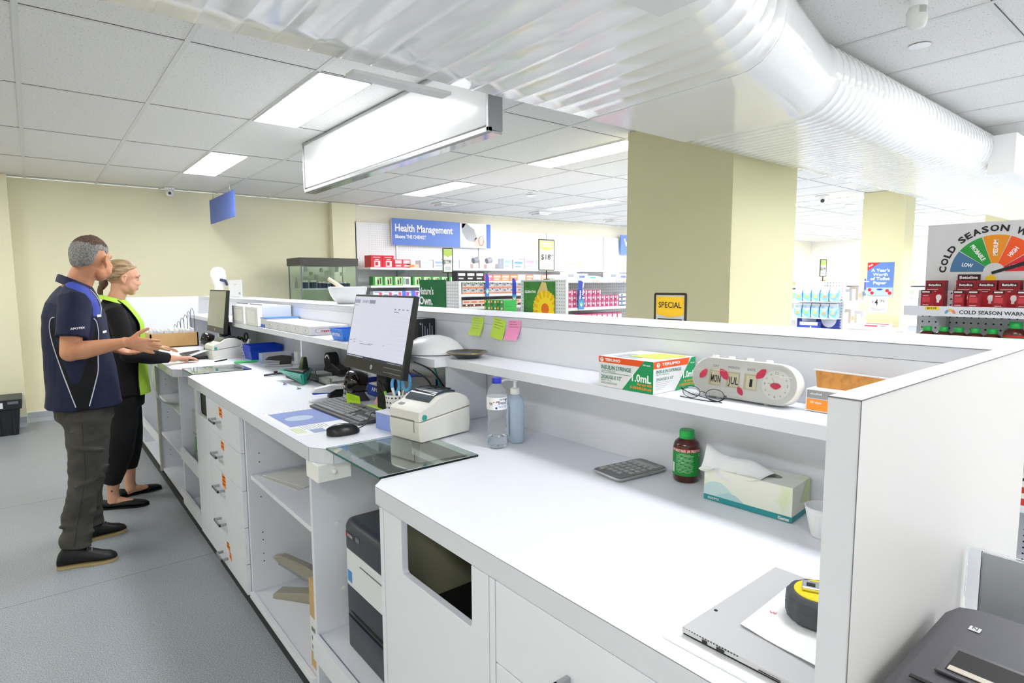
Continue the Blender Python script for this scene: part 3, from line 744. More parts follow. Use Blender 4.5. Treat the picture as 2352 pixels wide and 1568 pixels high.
note('lime green sticky note with scribbled pen marks, middle of three on the screen wall', (1.3745,1.775,1.313), (0,-1,-.15), (0,-.10,.96), .076, .076, LIME, .014, 4)
note('pink sticky note on the screen wall beside two lime ones', (1.3745,1.684,1.311), (0,-1,.02), (0,-.16,.96), .076, .074, PINK, .018, 3)
note('lime green sticky note standing on the scanner base before the monitor', (1.022,2.335,.985), (.30,-1,-.1), (-.20,.05,.9), .085, .050, mat('bright_lime', 'b6e619', .6), .012, 4)
def pad():
    t = thing('sticky_note_pad', 'pad of lime sticky notes on a dark base beside the pen cup', 'note pad', (1.07, 2.22, ZT))
    MB().prism([(1.01,2.27),(1.06,2.155),(1.13,2.22),(1.085,2.32)], ZT, ZT+.012).build('base', BLK, t, bevel=.002)
    MB().prism([(1.02,2.262),(1.062,2.168),(1.120,2.222),(1.082,2.305)], ZT+.0121, ZT+.019).build('notes', MATS['bright_lime'], t)
    m = MB(); R = [[(1.105+.011*k,2.245+.001*k,ZT+.02+.016*k),(1.085+.011*k,2.285+.001*k-.003*abs(k-3),ZT+.02+.016*k)] for k in range(6)]
    vs = [p for r in R for p in r]; m.add(vs, [(2*k,2*k+1,2*k+3,2*k+2) for k in range(5)])
    o = m.build('pink_note', mat('pale_pink_paper', 'f5b9bd', .7)); tag(o, 'pale pink paper slip standing up between the note pad and the pen cup', 'sticky note')
pad()
def bluebox():
    LB = mat('lavender_box', '8fa5e6', .5)
    t = thing('carton', 'small lavender blue carton standing between keyboard and label printer', 'box', (1.0, 1.95, ZT))
    MB().hexa([(.968,1.868,.9205),(1.02,1.878,.9205),(1.005,1.990,.9205),(.953,1.980,.9205)], [(.968,1.868,.980),(1.02,1.878,.980),(1.005,1.990,.980),(.953,1.980,.980)]).build('box', LB, t, bevel=.001)
    MB().hexa([(.967,1.867,.9802),(1.021,1.877,.9802),(1.006,1.991,.9802),(.952,1.981,.9802)], [(.967,1.867,.983),(1.021,1.877,.983),(1.006,1.991,.983),(.952,1.981,.983)]).build('lid', mat('pale_lavender', 'e7eaf6', .5), t)
bluebox()
def scanner(label, x, y, rz, z=ZT):
    t = thing('barcode_scanner', label, 'barcode scanner', (x, y, z), rz)      # local: window faces -x
    G = mat('scanner_black', '1b1310', .12, coat=.6); Rm = mat('scanner_red_window', '5e0d0a', .1, coat=1)
    M = Matrix.Translation((0, 0, .082)) @ Matrix.Rotation(.28, 4, 'Y')
    MB().lathe([(.030,.042),(.045,.038),(.052,.015),(.053,-.012),(.048,-.040),(.040,-.050),(.033,-.048),(.030,-.036)], (0,0,0), 32, 0, 'x').tr(M).build('head', G, t, smooth=50)
    MB().lathe([(.001,-.034),(.034,-.034),(.034,-.030),(.001,-.030)], (0,0,0), 28, 0, 'x').tr(M).build('window', Rm, t, smooth=30)
    MB().hexa([(-.035,-.045,.001),(.05,-.045,.001),(.05,.045,.001),(-.035,.045,.001)], [(-.008,-.03,.05),(.02,-.03,.05),(.02,.03,.05),(-.008,.03,.05)]).build('stand', DGR, t, bevel=.004)
    return t
scanner('glossy black ring shaped barcode scanner in front of the large monitor', 1.125, 2.52, -.25)
scanner('glossy black barcode scanner beside the wooden letter box', 1.09, 5.28, -.1)
def stapler(label, x, y, rz, top_, bot, L=.15, blue=True):
    t = thing('stapler', label, 'stapler', (x, y, ZT), rz)
    def pr(P, w0, w1, nm, m): return MB().prism(P, w0, w1, plane='xz').build(nm, m, t, bevel=.004)
    k = L/.15
    pr([(0,.0),(.145*k,.0),(.15*k,.008),(.14*k,.016),(.10*k,.014),(.02*k,.012),(0,.008)], -.019, .019, 'base', bot)
    pr([(.002*k,.045),(.02*k,.062),(.09*k,.072),(.14*k,.066),(.15*k,.055),(.145*k,.040),(.10*k,.036),(.05*k,.040)], -.017, .017, 'arm', top_)
    pr([(.012*k,.034),(.012*k,.046),(.10*k,.042),(.10*k,.032)], -.009, .009, 'magazine', BLU if blue else SIL)
    pr([(.078*k,.014),(.14*k,.012),(.145*k,.05),(.11*k,.052),(.085*k,.04)], -.0185, .0185, 'hinge', BLK)
    return t
stapler('white and black stapler standing left of the keyboard', .935, 2.60, -.10, mat('stapler_white', 'e4e5e8', .35), mat('stapler_base', 'dfe0e3', .35), .155)
stapler('black and silver stapler lying in front of the grey carton', 1.135, 3.93, -.5, BLK, SIL, .17, False)
def knife():
    t = thing('utility_knife', 'dark grey utility knife lying on the worktop beside the teal tape dispenser', 'knife', (1.06, 3.5, ZT))
    MB().tube([(1.0,3.49,.930),(1.02,3.495,.930),(1.135,3.52,.930)], [.004,.009,.008], 8, 0, .006).build('body', DGR, t, smooth=50)
    MB().box(1.06, 1.08, 3.502, 3.515, .935, .945).build('slider', BLK, t, bevel=.002)
knife()
def teal_tool():
    T = mat('teal_plastic', '119a86', .25, coat=.4)
    t = thing('tape_gun', 'teal and black hand tool standing on its folded wings on the worktop', 'hand tool', (1.09, 3.19, ZT))
    c = Vector((1.09,3.19,ZT))
    a = [c+Vector(p) for p in ((-.055,.14,.055),(-.06,.10,.06),(.0,-.07,.075),(.01,-.02,.07))]
    MB().hexa([c+Vector((-.055,.12,.045)),c+Vector((-.015,-.11,.001)),c+Vector((.01,-.10,.001)),c+Vector((-.02,.13,.045))], [c+Vector((-.07,.14,.060)),c+Vector((-.035,-.13,.058)),c+Vector((.01,-.10,.062)),c+Vector((-.01,.14,.062))]).build('wing', T, t, bevel=.005)
    MB().hexa([c+Vector((-.01,-.12,.001)),c+Vector((.07,.02,.008)),c+Vector((.06,.05,.008)),c+Vector((-.02,-.10,.001))], [c+Vector((-.02,-.135,.058)),c+Vector((.095,.03,.065)),c+Vector((.07,.07,.065)),c+Vector((-.03,-.10,.060))]).build('wing', T, t, bevel=.005)
    MB().hexa([c+Vector((-.045,.06,.02)),c+Vector((-.005,-.10,.004)),c+Vector((.06,.02,.01)),c+Vector((.0,.10,.02))], [c+Vector((-.05,.08,.066)),c+Vector((-.015,-.128,.074)),c+Vector((.08,.03,.070)),c+Vector((.0,.10,.066))]).build('black_insert', BLK, t, bevel=.003)
    MB().hexa([c+Vector((.01,-.03,.06)),c+Vector((.05,-.03,.06)),c+Vector((.05,.03,.06)),c+Vector((.01,.03,.06))], [c+Vector((.028,-.015,.135)),c+Vector((.045,-.015,.135)),c+Vector((.045,.02,.135)),c+Vector((.028,.02,.135))]).build('fin', mat('gloss_dark', '23261f', .15), t, bevel=.003)
teal_tool()
def clip(name, label, x, y, m):
    o = MB().tube([(x,y,.925),(x+.012,y+.004,.925),(x+.014,y-.012,.928),(x+.002,y-.014,.932),(x+.001,y-.004,.935)], .0025, 6).build(name, m, smooth=60); tag(o, label, 'paper clip')
clip('bulldog_clip', 'tiny purple clip lying alone on the open worktop', .99, 3.13, mat('violet_plastic', '8a86d8', .4))
clip('metal_clip', 'tiny silver green clip lying on the worktop near the clear trays', 1.0, 2.95, mat('grey_green_metal', '9aa692', .3))

def basket(label, x0, x1, y0, y1, z, h, m, grp=None, name='plastic_basket', text=None):
    t = thing(name, label, 'basket', ((x0+x1)/2, (y0+y1)/2, z), group=grp); i = .012
    mb = MB(); cx, cyy = (x0+x1)/2, (y0+y1)/2
    def ring(zz_, d): return [(x0+d,y0+d,zz_),(x1-d,y0+d,zz_),(x1-d,y1-d,zz_),(x0+d,y1-d,zz_)]
    mb.loft([ring(z+.001,i), ring(z+h,0), ring(z+h,-.003), ring(z+h+.003,-.003), ring(z+h+.003,.003), ring(z+.004,i+.003)], 0, True)
    mb.build('tub', m, t, bevel=.0012)
    if text:
        lettering(text, t, (x0-.0045+.008, y1-.022, z+h*.42), (0,-1,0), (-.18,0,.98), .014, WPR, y1-y0-.05, .03)
    return t
BB = mat('royal_blue_plastic', '1a4fdc', .3, trans=.12)
for k in range(5):
    basket('royal blue plastic basket, %s of the nested stack on the far worktop' % ['bottom one', 'second from bottom', 'middle one', 'second from top', 'top one'][k], 1.145, 1.362, 4.285, 4.475, ZT+.0085*k, .066, BB, 'nested blue baskets')
GC = mat('pale_grey_carton', 'c9ccd4', .5)
t = thing('carton', 'flat grey carton with lilac end in front of the blue baskets', 'box', (1.26, 4.13, ZT))
MB().box(1.168, 1.355, 4.085, 4.17, ZT+.001, .985).build('box', GC, t, bevel=.001); MB().box(1.166, 1.168, 4.0852, 4.1698, ZT+.001, .9848).build('end_flap', mat('lilac_card', '9db1dd', .5), t)
o = MB().box(1.33, 1.362, 3.885, 3.955, ZT+.001, 1.0).build('barcode_box', BOXW, bevel=.001); tag(o, 'small white upright box with barcode beside the shelf divider', 'box')

def clear_tray(label, x0, x1, y0, y1, z, h, papers):
    t = thing('clear_tray', label, 'tray', ((x0+x1)/2, (y0+y1)/2, z)); w_ = .003
    mb = MB().box(x0,x1,y0,y1,z,z+w_).box(x0,x0+w_,y0,y1,z+w_,z+h*.8).box(x1-w_,x1,y0,y1,z+w_,z+h).box(x0+w_,x1-w_,y0,y0+w_,z+w_,z+h).box(x0+w_,x1-w_,y1-w_,y1,z+w_,z+h)
    mb.build('tray', CLR, t)
    if papers:
        MB().box(x0+.012, x1-.012, y0+.012, y1-.012, z+w_+.0005, z+h*.5).build('papers', mat('cream_papers', 'e6e4db', .7), t, bevel=.001)
clear_tray('clear plastic tray of papers below the raised shelf, nearest the scanner', 1.16, 1.362, 2.905+.01, 3.12, ZT, .055, True)
clear_tray('clear plastic tray behind the teal tool below the raised shelf', 1.165, 1.362, 3.135, 3.285, ZT, .075, True)
clear_tray('low clear plastic tray left of the barcode scanner', 1.135, 1.345, 2.68, 2.885, ZT, .05, True)
def tape_disp():
    t = thing('tape_dispenser', 'black tape dispenser with a white dotted wheel standing behind the clear trays', 'tape dispenser', (1.26, 3.19, ZT))
    MB().prism([(3.04,.9285),(3.27,.9285),(3.27,.97),(3.24,1.0),(3.16,1.015),(3.04,.985)], 1.262, 1.312, plane='yz').build('body', BLK, t, bevel=.006)
    MB().cyl((1.260,3.205,1.020), .046, .05, 32, 0, 'x').build('wheel', BLKM, t, smooth=40)
    for k in range(5):
        a = .6+k*.48; MB().cyl((1.2585,3.205+.03*math.cos(a),1.020+.03*math.sin(a)), .0055, .0012, 10, 0, 'x').build('wheel_hole', WPR, t)
tape_disp()
def apobox():
    DB = mat('deep_blue_carton', '123aa8', .45)
    t = thing('tissue_carton', 'open deep blue carton of white papers behind the large monitor base', 'box', (1.27, 2.45, ZT))
    x0, x1, y0, y1, z0, z1 = 1.222, 1.350, 2.19, 2.62, ZT+.001, 1.0
    MB().box(x0,x0+.002,y0,y1,z0,z1-.028).box(x1-.002,x1,y0,y1,z0,z1+.03).box(x0,x1,y0,y0+.002,z0,z1).box(x0,x1,y1-.002,y1,z0,z1).box(x0,x1,y0,y1,z0,z0+.002).build('carton', DB, t)
    MB().hexa([(x0+.006,y0+.006,z0+.003),(x1-.006,y0+.006,z0+.003),(x1-.006,y1-.006,z0+.003),(x0+.006,y1-.006,z0+.003)], [(x0+.006,y0+.006,1.035),(x1-.006,y0+.006,1.045),(x1-.006,y1-.006,.985),(x0+.006,y1-.006,.975)]).build('papers', MATS['cream_papers'], t)
    lettering('APOTEX', t, (x0-.0006, 2.575, .943), (0,-1,0), (0,0,1), .019, WPR, .15, .02)
apobox()

# raised shelf things
def white_tray(label, y0, y1, grp):
    t = thing('storage_tray', label, 'storage tray', (1.25, (y0+y1)/2, SH)); W_ = mat('gloss_white_plastic', 'f6f7fa', .25)
    x0, x1, h = 1.142, 1.362, .135
    mb = MB().box(x0,x1,y0,y1,SH+.001,SH+.004).box(x1-.003,x1,y0,y1,SH+.004,SH+h).box(x0+.03,x1-.003,y1-.003,y1,SH+.004,SH+h).box(x0+.03,x1-.003,y0,y0+.003,SH+.004,SH+h)
    mb.box(x0,x0+.003,y0,y1,SH+.004,SH+.125); mb.build('tray', W_, t, bevel=.002)
    MB().box(x0+.028,x0+.040,y0+.02,y1-.02,SH+h+.004,SH+h+.010).build('handle_bar', GRY if grp else WPR, t, bevel=.002)
    MB().box(x0-.0015,x0,y0+.05,y1-.05,SH+.02,SH+.10).build('label_pad', WPR, t, bevel=.0005)
white_tray('glossy white plastic tray with grey bar, right one on the raised shelf', 4.07, 4.36, 1)
white_tray('glossy white plastic tray with grey bar, left one on the raised shelf', 4.40, 4.70, 1)
t = thing('folder_box', 'blue edged white box file between white trays and the row of cartons', 'box', (1.26, 3.98, SH))
MB().box(1.155, 1.365, 3.93, 4.05, SH+.001, SH+.058).build('box', BOXW, t, bevel=.001); MB().box(1.153, 1.366, 3.928, 4.052, SH+.058, SH+.063).build('lid', mat('sky_blue_card', '3f86d8', .5), t); MB().box(1.1532, 1.155, 3.96, 4.05, SH+.001, SH+.02).build('label', BLU, t)
for k in range(5):
    y0 = 3.15+.156*k
    t = thing('medicine_carton', 'x', 'box', (1.26, y0+.075, SH), group='white medicine cartons on the raised shelf')
    t['label'] = 'flat white carton with red oval print, %s in the shelf row' % ['nearest', 'second nearest', 'middle one', 'second furthest', 'furthest'][k]
    MB().box(1.152, 1.366, y0, y0+.153, SH+.001, SH+.050).build('box', BOXW, t, bevel=.0015)
    mb = MB()
    ov = [(.062*math.cos(a), .013*math.sin(a)) for a in [2*PI*i/28 for i in range(28)]]
    def sq(a, e): return (abs(a)**e)*(1 if a >= 0 else -1)
    R = [[(1.258+s*.08*sq(math.cos(a),.6), y0-.0006, SH+.026+s2*.014*sq(math.sin(a),.6)) for a in [2*PI*i/36 for i in range(36)]] for s, s2 in ((1,1),(.975,.90))]
    mb.add(R[0]+R[1], [(i,(i+1)%36,36+(i+1)%36,36+i) for i in range(36)])
    put_text(mb, 'generic', (1.258, y0-.0007, SH+.025), (1,0,0), (0,0,1), .013, .105, 0, .03, True)
    mb.build('red_print', RED, t)
    mb = MB(); R = [[(1.1515, y0+.076+s*.048*sq(math.cos(a),.7), SH+.026+s2*.016*sq(math.sin(a),.7)) for a in [2*PI*i/30 for i in range(30)]] for s, s2 in ((1,1),(.96,.9))]
    mb.add(R[0]+R[1], [(i,(i+1)%30,30+(i+1)%30,30+i) for i in range(30)])
    mb.box(1.1513,1.1515,y0+.06,y0+.09,SH+.022,SH+.026).box(1.1513,1.1515,y0+.062,y0+.085,SH+.030,SH+.032)
    mb.build('faint_print', MATS['sheet_text'], t)
basket('bright blue plastic tub with white lettering beside the monitor on the raised shelf', 1.158, 1.36, 2.768-.02, 2.90, SH, .055, mat('sky_blue_plastic', '2f83ee', .3), name='plastic_tub', text='APOTEX')
def dome():
    t = thing('white_dome', 'smooth white plastic dome lying on the raised shelf behind the dark plate', 'dome cover', (1.235, 2.07, SH))
    MB().lathe([(.001,SH+.071),(.03,SH+.070),(.065,SH+.061),(.096,SH+.043),(.117,SH+.020),(.121,SH+.010),(.121,SH+.004),(.110,SH+.001),(.001,SH+.001)], (1.251,2.055,0), 48).build('shell', mat('satin_white_plastic', 'f2f3f6', .3), t, smooth=50)
dome()
def plate():
    t = thing('dark_plate', 'dark pottery plate with a patterned gold rim on the raised shelf', 'plate', (1.245, 1.835, SH)); x, y = 1.262, 1.832
    MB().lathe([(.001,SH+.001),(.040,SH+.001),(.048,SH+.006),(.074,SH+.019),(.078,SH+.021),(.076,SH+.024),(.05,SH+.014),(.001,SH+.010)], (x,y,0), 48).build('plate', mat('dark_glaze', '1e1a17', .15, coat=.7), t, smooth=60)
    MB().lathe([(.0745,SH+.0205),(.0785,SH+.0213),(.0772,SH+.0245),(.0745,SH+.0235)], (x,y,0), 48, cap=False).build('gold_rim', mat('aged_gold', '8b7a55', .35, metal=.6), t, smooth=60)
plate()
def blackbox():
    t = thing('black_carton', 'black printed carton behind the monitor on the raised shelf', 'box', (1.33, 2.29, SH))
    MB().box(1.285, 1.370, 2.235, 2.36, SH+.001, 1.295).build('box', mat('black_card', '15161c', .4), t, bevel=.001)
    MB().quad((1.2848,2.30,1.20),(1.2848,2.36,1.20),(1.2848,2.36,1.27),(1.2848,2.30,1.27)).build('blue_panel', mat('electric_blue', '1f5fd0', .4), t)
    mb = MB()
    for k in range(5): mb.box(1.305+.012*k, 1.308+.012*k, 2.2343, 2.2348, 1.19, 1.275-.012*(k%3))
    mb.build('white_print', MATS['screen_text'], t)
    lettering('C', t, (1.293, 2.2342, 1.270), (1,0,0), (0,0,1), .008, WPR)
blackbox()

def syringe_box():
    OR = mat('carton_orange', 'f0581c', .45); GR = mat('carton_green', '12985a', .45); TG = mat('teal_text', '2c7d6e', .5)
    x0, x1, y0, y1, z0, z1 = 1.190, 1.366, .915, 1.098, SH+.0008, 1.2505
    t = thing('syringe_carton', 'white orange and green insulin syringe carton on the raised shelf', 'box', ((x0+x1)/2, (y0+y1)/2, SH))
    MB().box(x0,x1,y0,y1,z0,z1).build('box', BOXW, t, bevel=.0008)
    H = z1-z0; W1 = y1-y0; W2 = x1-x0
    def face(nm, P, W_, big):
        mb = MB()                                    # P(u,v,o): u 0..1 left to right, v 0..1 up
        q = lambda pts, m, o=.0004: mb.add([P(u, v, o) for u, v in pts], [tuple(range(len(pts)))], m)
        sa, sb = (.455, .80) if big else (.50, .86)
        q([(0,.80),(sb-.03,.80),(sb+.035,1),(0,1)] if big else [(0,.78),(sb-.05,.78),(sb+.0,1),(0,1)], 0)
        q([(sa,0),(1,0),(1,1),(sb+.04,1)], 1, .0006)
        def T(s, u, v, h, w_, m, b=.012):
            fn = lambda a, c: P(u+a/W_, v+c/H, .0009); put_text(mb, s, (0,0,0), (1,0,0), (0,1,0), h*H, w_*W_ if w_ else None, m, b, False, fn)
        T('TERUMO', .125 if big else .19, .855, .085, .29 if big else .42, 2, .03)
        cu, cv = (.062, .895) if big else (.10, .885); rr = .075*H/1
        mb.add([P(cu+.0062*math.cos(a)/W_, cv+.0062*math.sin(a)/H, .0009) for a in [2*PI*i/20 for i in range(20)]], [tuple(range(20))], 2)
        T('T', cu-.016, cv-.045, .09, None, 0, .03)
        if big:
            T('INSULIN SYRINGE', .05, .585, .13, .565, 3, .02); T('WITH NEEDLE', .055, .50, .055, .27, 3, 0)
            T('29GAUGE X 1/2"', .05, .27, .12, .39, 3, .015); T('(0.33 x 13mm)', .055, .20, .05, .20, 3, 0)
            mb.add([P(.05,.465,.0007),P(.60,.465,.0007),P(.60,.478,.0007),P(.05,.478,.0007)], [(0,1,2,3)], 3)
            for k in range(2): mb.add([P(.05,.14-.035*k,.0007),P(.36,.14-.035*k,.0007),P(.36,.15-.035*k,.0007),P(.05,.15-.035*k,.0007)], [(0,1,2,3)], 3)
            T('1.0mL', .63, .33, .23, .335, 2, .03); T('100 each', .82, .85, .045, .13, 2, .02)
            T('For use with', .73, .215, .08, .25, 4, .03); T('U-100 INSULIN only', .60, .09, .08, .38, 4, .03)
        else:
            T('INSULIN SYRINGE', .06, .63, .10, .59, 3, .01); T('WITH NEEDLE', .06, .56, .045, .30, 3, 0)
            T('29GAUGE X 1/2"', .06, .40, .09, .40, 3, .01); T('1.0mL', .70, .37, .20, .29, 2, .03)
            T('For use with', .72, .23, .07, .26, 4, .03); T('U-100 INSULIN only', .60, .12, .07, .38, 4, .03); T('100 each', .88, .80, .04, .10, 2, .02)
            for k in range(5): mb.add([P(.05,.34-.055*k,.0007),P(.42-.05*k,.34-.055*k,.0007),P(.42-.05*k,.35-.055*k,.0007),P(.05,.35-.055*k,.0007)], [(0,1,2,3)], 5)
        mb.build(nm, [OR, GR, WPR, TG, ORG, MATS['sheet_text']], t)
    face('front_print', lambda u, v, o: Vector((x0-o, y1-u*W1, z0+v*H)), W1, True)
    face('side_print', lambda u, v, o: Vector((x0+u*W2, y0-o, z0+v*H)), W2, False)
    MB().hexa([(x0+.055,y0+.03,z1+.0005),(x1-.03,y0+.01,z1+.0005),(x1-.02,y0+.10,z1+.0005),(x0+.05,y0+.12,z1+.0005)], [(x0+.055,y0+.03,z1+.001),(x1-.03,y0+.01,z1+.004),(x1-.02,y0+.10,z1+.001),(x0+.05,y0+.12,z1+.001)]).build('lime_note', mat('pale_lime', 'd3f26a', .6), t)
    mb = MB()
    for k in range(4): mb.box(x0+.02+.02*k, x0+.03+.02*k, y1-.11, y1-.03, z1+.0002, z1+.0005)
    mb.build('top_print', MATS['sheet_text'], t)
syringe_box()
def eyeglasses():
    t = thing('eyeglasses', 'thin black framed eyeglasses lying folded on the shelf edge', 'eyeglasses', (1.235, .80, SH)); K = mat('frame_black', '1b1b1f', .25)
    z = SH+.0125
    for yc in (.836, .772):
        ring = [(1.232+.004*math.sin(a)+.004, yc+.024*math.cos(a), z+.002+.0135*math.sin(a)) for a in [2*PI*i/28 for i in range(29)]]
        MB().tube(ring, .0009, 6).build('rim', K, t, smooth=60)
        MB().add([(1.2365, yc+.023*math.cos(a), z+.002+.0125*math.sin(a)) for a in [2*PI*i/28 for i in range(28)]], [tuple(range(28))]).build('lens', CLR, t)
    MB().tube([(1.234,.812,z+.005),(1.231,.804,z+.008),(1.234,.796,z+.005)], .001, 6).build('bridge', K, t)
    MB().tube(spline([(1.236,.861,z+.004),(1.245,.872,z+.006),(1.255,.845,SH+.006),(1.236,.79,SH+.004),(1.222,.745,SH+.003)],6), [.0012]*25, 6).build('temple', K, t, smooth=60)
    MB().tube(spline([(1.236,.747,z+.004),(1.228,.738,z+.004),(1.216,.752,SH+.005),(1.212,.80,SH+.003),(1.222,.858,SH+.002)],6), .0013, 6).build('temple', K, t, smooth=60)
eyeglasses()
def clock():
    IV = mat('ivory_plastic', 'eeece4', .3); t = thing('desk_clock', 'long rounded ivory desk clock with day month and date windows and red lips', 'clock', (1.30, .725, SH))
    tilt = .16; up = Vector((math.sin(tilt),0,math.cos(tilt))); n = Vector((-math.cos(tilt),0,math.sin(tilt))); wd = Vector((0.0,-1,0)).normalized()
    L, H, T = .262, .094, .042; O = Vector((1.277, .728, SH+.052))
    P = lambda a, b, c=0: O+wd*a+up*b+n*c
    def stad(s, c, k=14):
        r = H/2*s; h = L/2-H/2; R = []
        for i in range(k+1): a = -PI/2+PI*i/k; R.append(P(h+r*math.cos(a), r*math.sin(a), c))
        for i in range(k+1): a = PI/2+PI*i/k; R.append(P(-h+r*math.cos(a), r*math.sin(a), c))
        return R
    MB().loft([stad(.84,-T), stad(.97,-T*.8), stad(1,-T*.45), stad(1,-.008), stad(.95,-.001), stad(.90,.0)]).build('case', IV, t, smooth=50)
    MB().loft([stad(.955,.0004), stad(.95,.007), stad(.88,.010)]).build('clear_cover', CLR, t, smooth=50)
    TN = mat('window_tan', 'c9bd97', .5); DT = mat('flap_ivory', 'f0eee6', .5)
    for k, (s, cap_, a) in enumerate((('MON','DAY',-.068), ('JUL','MONTH',-.022), ('1','DATE',.022))):
        b = .004-.006*k
        w_ = MB(); w_.add([P(a-.016,-.020+b*0,.0006),P(a+.016,-.020,.0006),P(a+.016,.016,.0006),P(a-.016,.016,.0006)], [(0,1,2,3)], 0)
        w_.add([P(a-.010,-.018,.0010),P(a+.014,-.018,.0010),P(a+.014,.012,.0010),P(a-.010,.012,.0010)], [(0,1,2,3)], 1)
        w_.build('window', [TN, mat('window_cream', 'ddd6bb', .5)], t)
        m2 = MB(); put_text(m2, s, P(a+.002, -.004, .0016), wd, up, .017, .025 if k < 2 else .007, 0, .015, True); put_text(m2, cap_, P(a, .026, .0016), wd, up, .0055, None, 1, 0, True)
        m2.build('lettering', [INK, GRY], t)
    LIP = mat('lip_red', 'd8395a', .5)
    def lips(a, b, s, rot):
        pts = []
        for i in range(28):
            q = 2*PI*i/28; x = s*math.cos(q); y = s*.62*math.sin(q)*(1-.3*abs(math.cos(q)))
            if math.sin(q) > 0: y -= s*.14*math.exp(-(x/s*4)**2)
            pts.append(P(a+x*math.cos(rot)-y*math.sin(rot), b+x*math.sin(rot)+y*math.cos(rot), .0022))
        return pts
    m2 = MB()
    for a, b, s, r in ((-.1, .004, .014, .9), (-.045, .008, .016, 2.4), (.0, -.026, .011, -.9), (.046, .019, .015, .8)): m2.add(lips(a, b, s, r), [tuple(range(28))])
    m2.build('lips_print', LIP, t)
    ca = .083
    m2 = MB().add([P(ca+.0325*math.cos(q), -.001+.0325*math.sin(q), .0018) for q in [2*PI*i/36 for i in range(36)]], [tuple(range(36))]); d = m2.build('dial', DT, t)
    m2 = MB(); m2.add([v+n*.002 for v in lips(ca, -.003, .0125, 0)], [tuple(range(28))], 1)
    for k in range(12):
        q = PI/2-2*PI*k/12; rr = .026
        if k % 3 == 0: put_text(m2, {0:'12',3:'3',6:'6',9:'9'}[k], P(ca+rr*math.cos(q), -.001+rr*math.sin(q), .0028), wd, up, .006, None, 0, 0, True)
        else: put_text(m2, 'o', P(ca+rr*math.cos(q), -.001+rr*math.sin(q), .0028), wd, up, .005, None, 0, 0, True)
    m2.tube([P(ca,-.001,.0048), P(ca-.018,.001,.0048)], .0004, 4, 0).tube([P(ca,-.001,.0046), P(ca-.010,.014,.0046)], .0003, 4, 0)
    m2.build('dial_marks', [GRY, LIP], d)
    for a in (-.085, -.042, .005, .052):
        q = P(a, H/2-.001, -.018); MB().tube([q, q+up*.007], .0085, 16, 0, .006).build('button', WPR, t, smooth=40)
    for a in (-.06, .055):
        MB().tube([P(a,-H/2+.004,-.02), P(a,-H/2-.0045,-.02)], .006, 10).build('foot', IV, t)
clock()
def wipes():
    t = thing('wipes_carton', 'orange and grey carton of wipes with its brown flap open beside the end panel', 'box', (1.33, .50, SH))
    x0, x1, y0, y1, z0, z1 = 1.298, 1.368, .41, .590, SH+.0008, 1.217
    GY = mat('carton_grey', '9b9b9f', .5); OG = mat('carton_amber', 'ff9a2a', .45)
    MB().box(x0,x1,y0,y1,z0,z1).build('box', BOXW, t, bevel=.0008)
    MB().box(x0-.0008,x0-.0002,y0+.003,y1-.003,z0+.003,z0+.027).build('amber_panel', OG, t)
    MB().box(x0-.0008,x0-.0002,y0+.003,y1-.003,z0+.029,z1-.002).build('grey_panel', GY, t)
    lettering('100 wipes', t, (x0-.0012, y1-.010, z0+.018), (0,-1,0), (0,0,1), .005, WPR, .024, .02); lettering('alcohol', t, (x0-.0012, y1-.010, z0+.037), (0,-1,0), (0,0,1), .0045, WPR, .024, .02)
    KR = mat('kraft_inside', 'c68a45', .7, noise=(60, '9a6a34', .45, .8))
    MB().hexa([(x0+.030,y0,z1+.0005),(x0+.0310,y0,z1+.0005),(x0+.0310,y1-.01,z1+.0005),(x0+.030,y1-.01,z1+.0005)], [(x0+.038,y0-.02,z1+.032),(x0+.039,y0-.02,z1+.032),(x0+.039,y1-.002,z1+.036),(x0+.038,y1-.002,z1+.036)]).build('flap', KR, t)
    MB().hexa([(x0+.038,y0-.02,z1+.032),(x0+.041,y0-.02,z1+.032),(x0+.041,y1-.001,z1+.036),(x0+.038,y1-.001,z1+.036)], [(x0+.038,y0-.02,z1+.0345),(x0+.041,y0-.02,z1+.0345),(x0+.041,y1+.002,z1+.039),(x0+.038,y1+.002,z1+.039)]).build('flap_edge', BOXW, t)
wipes()

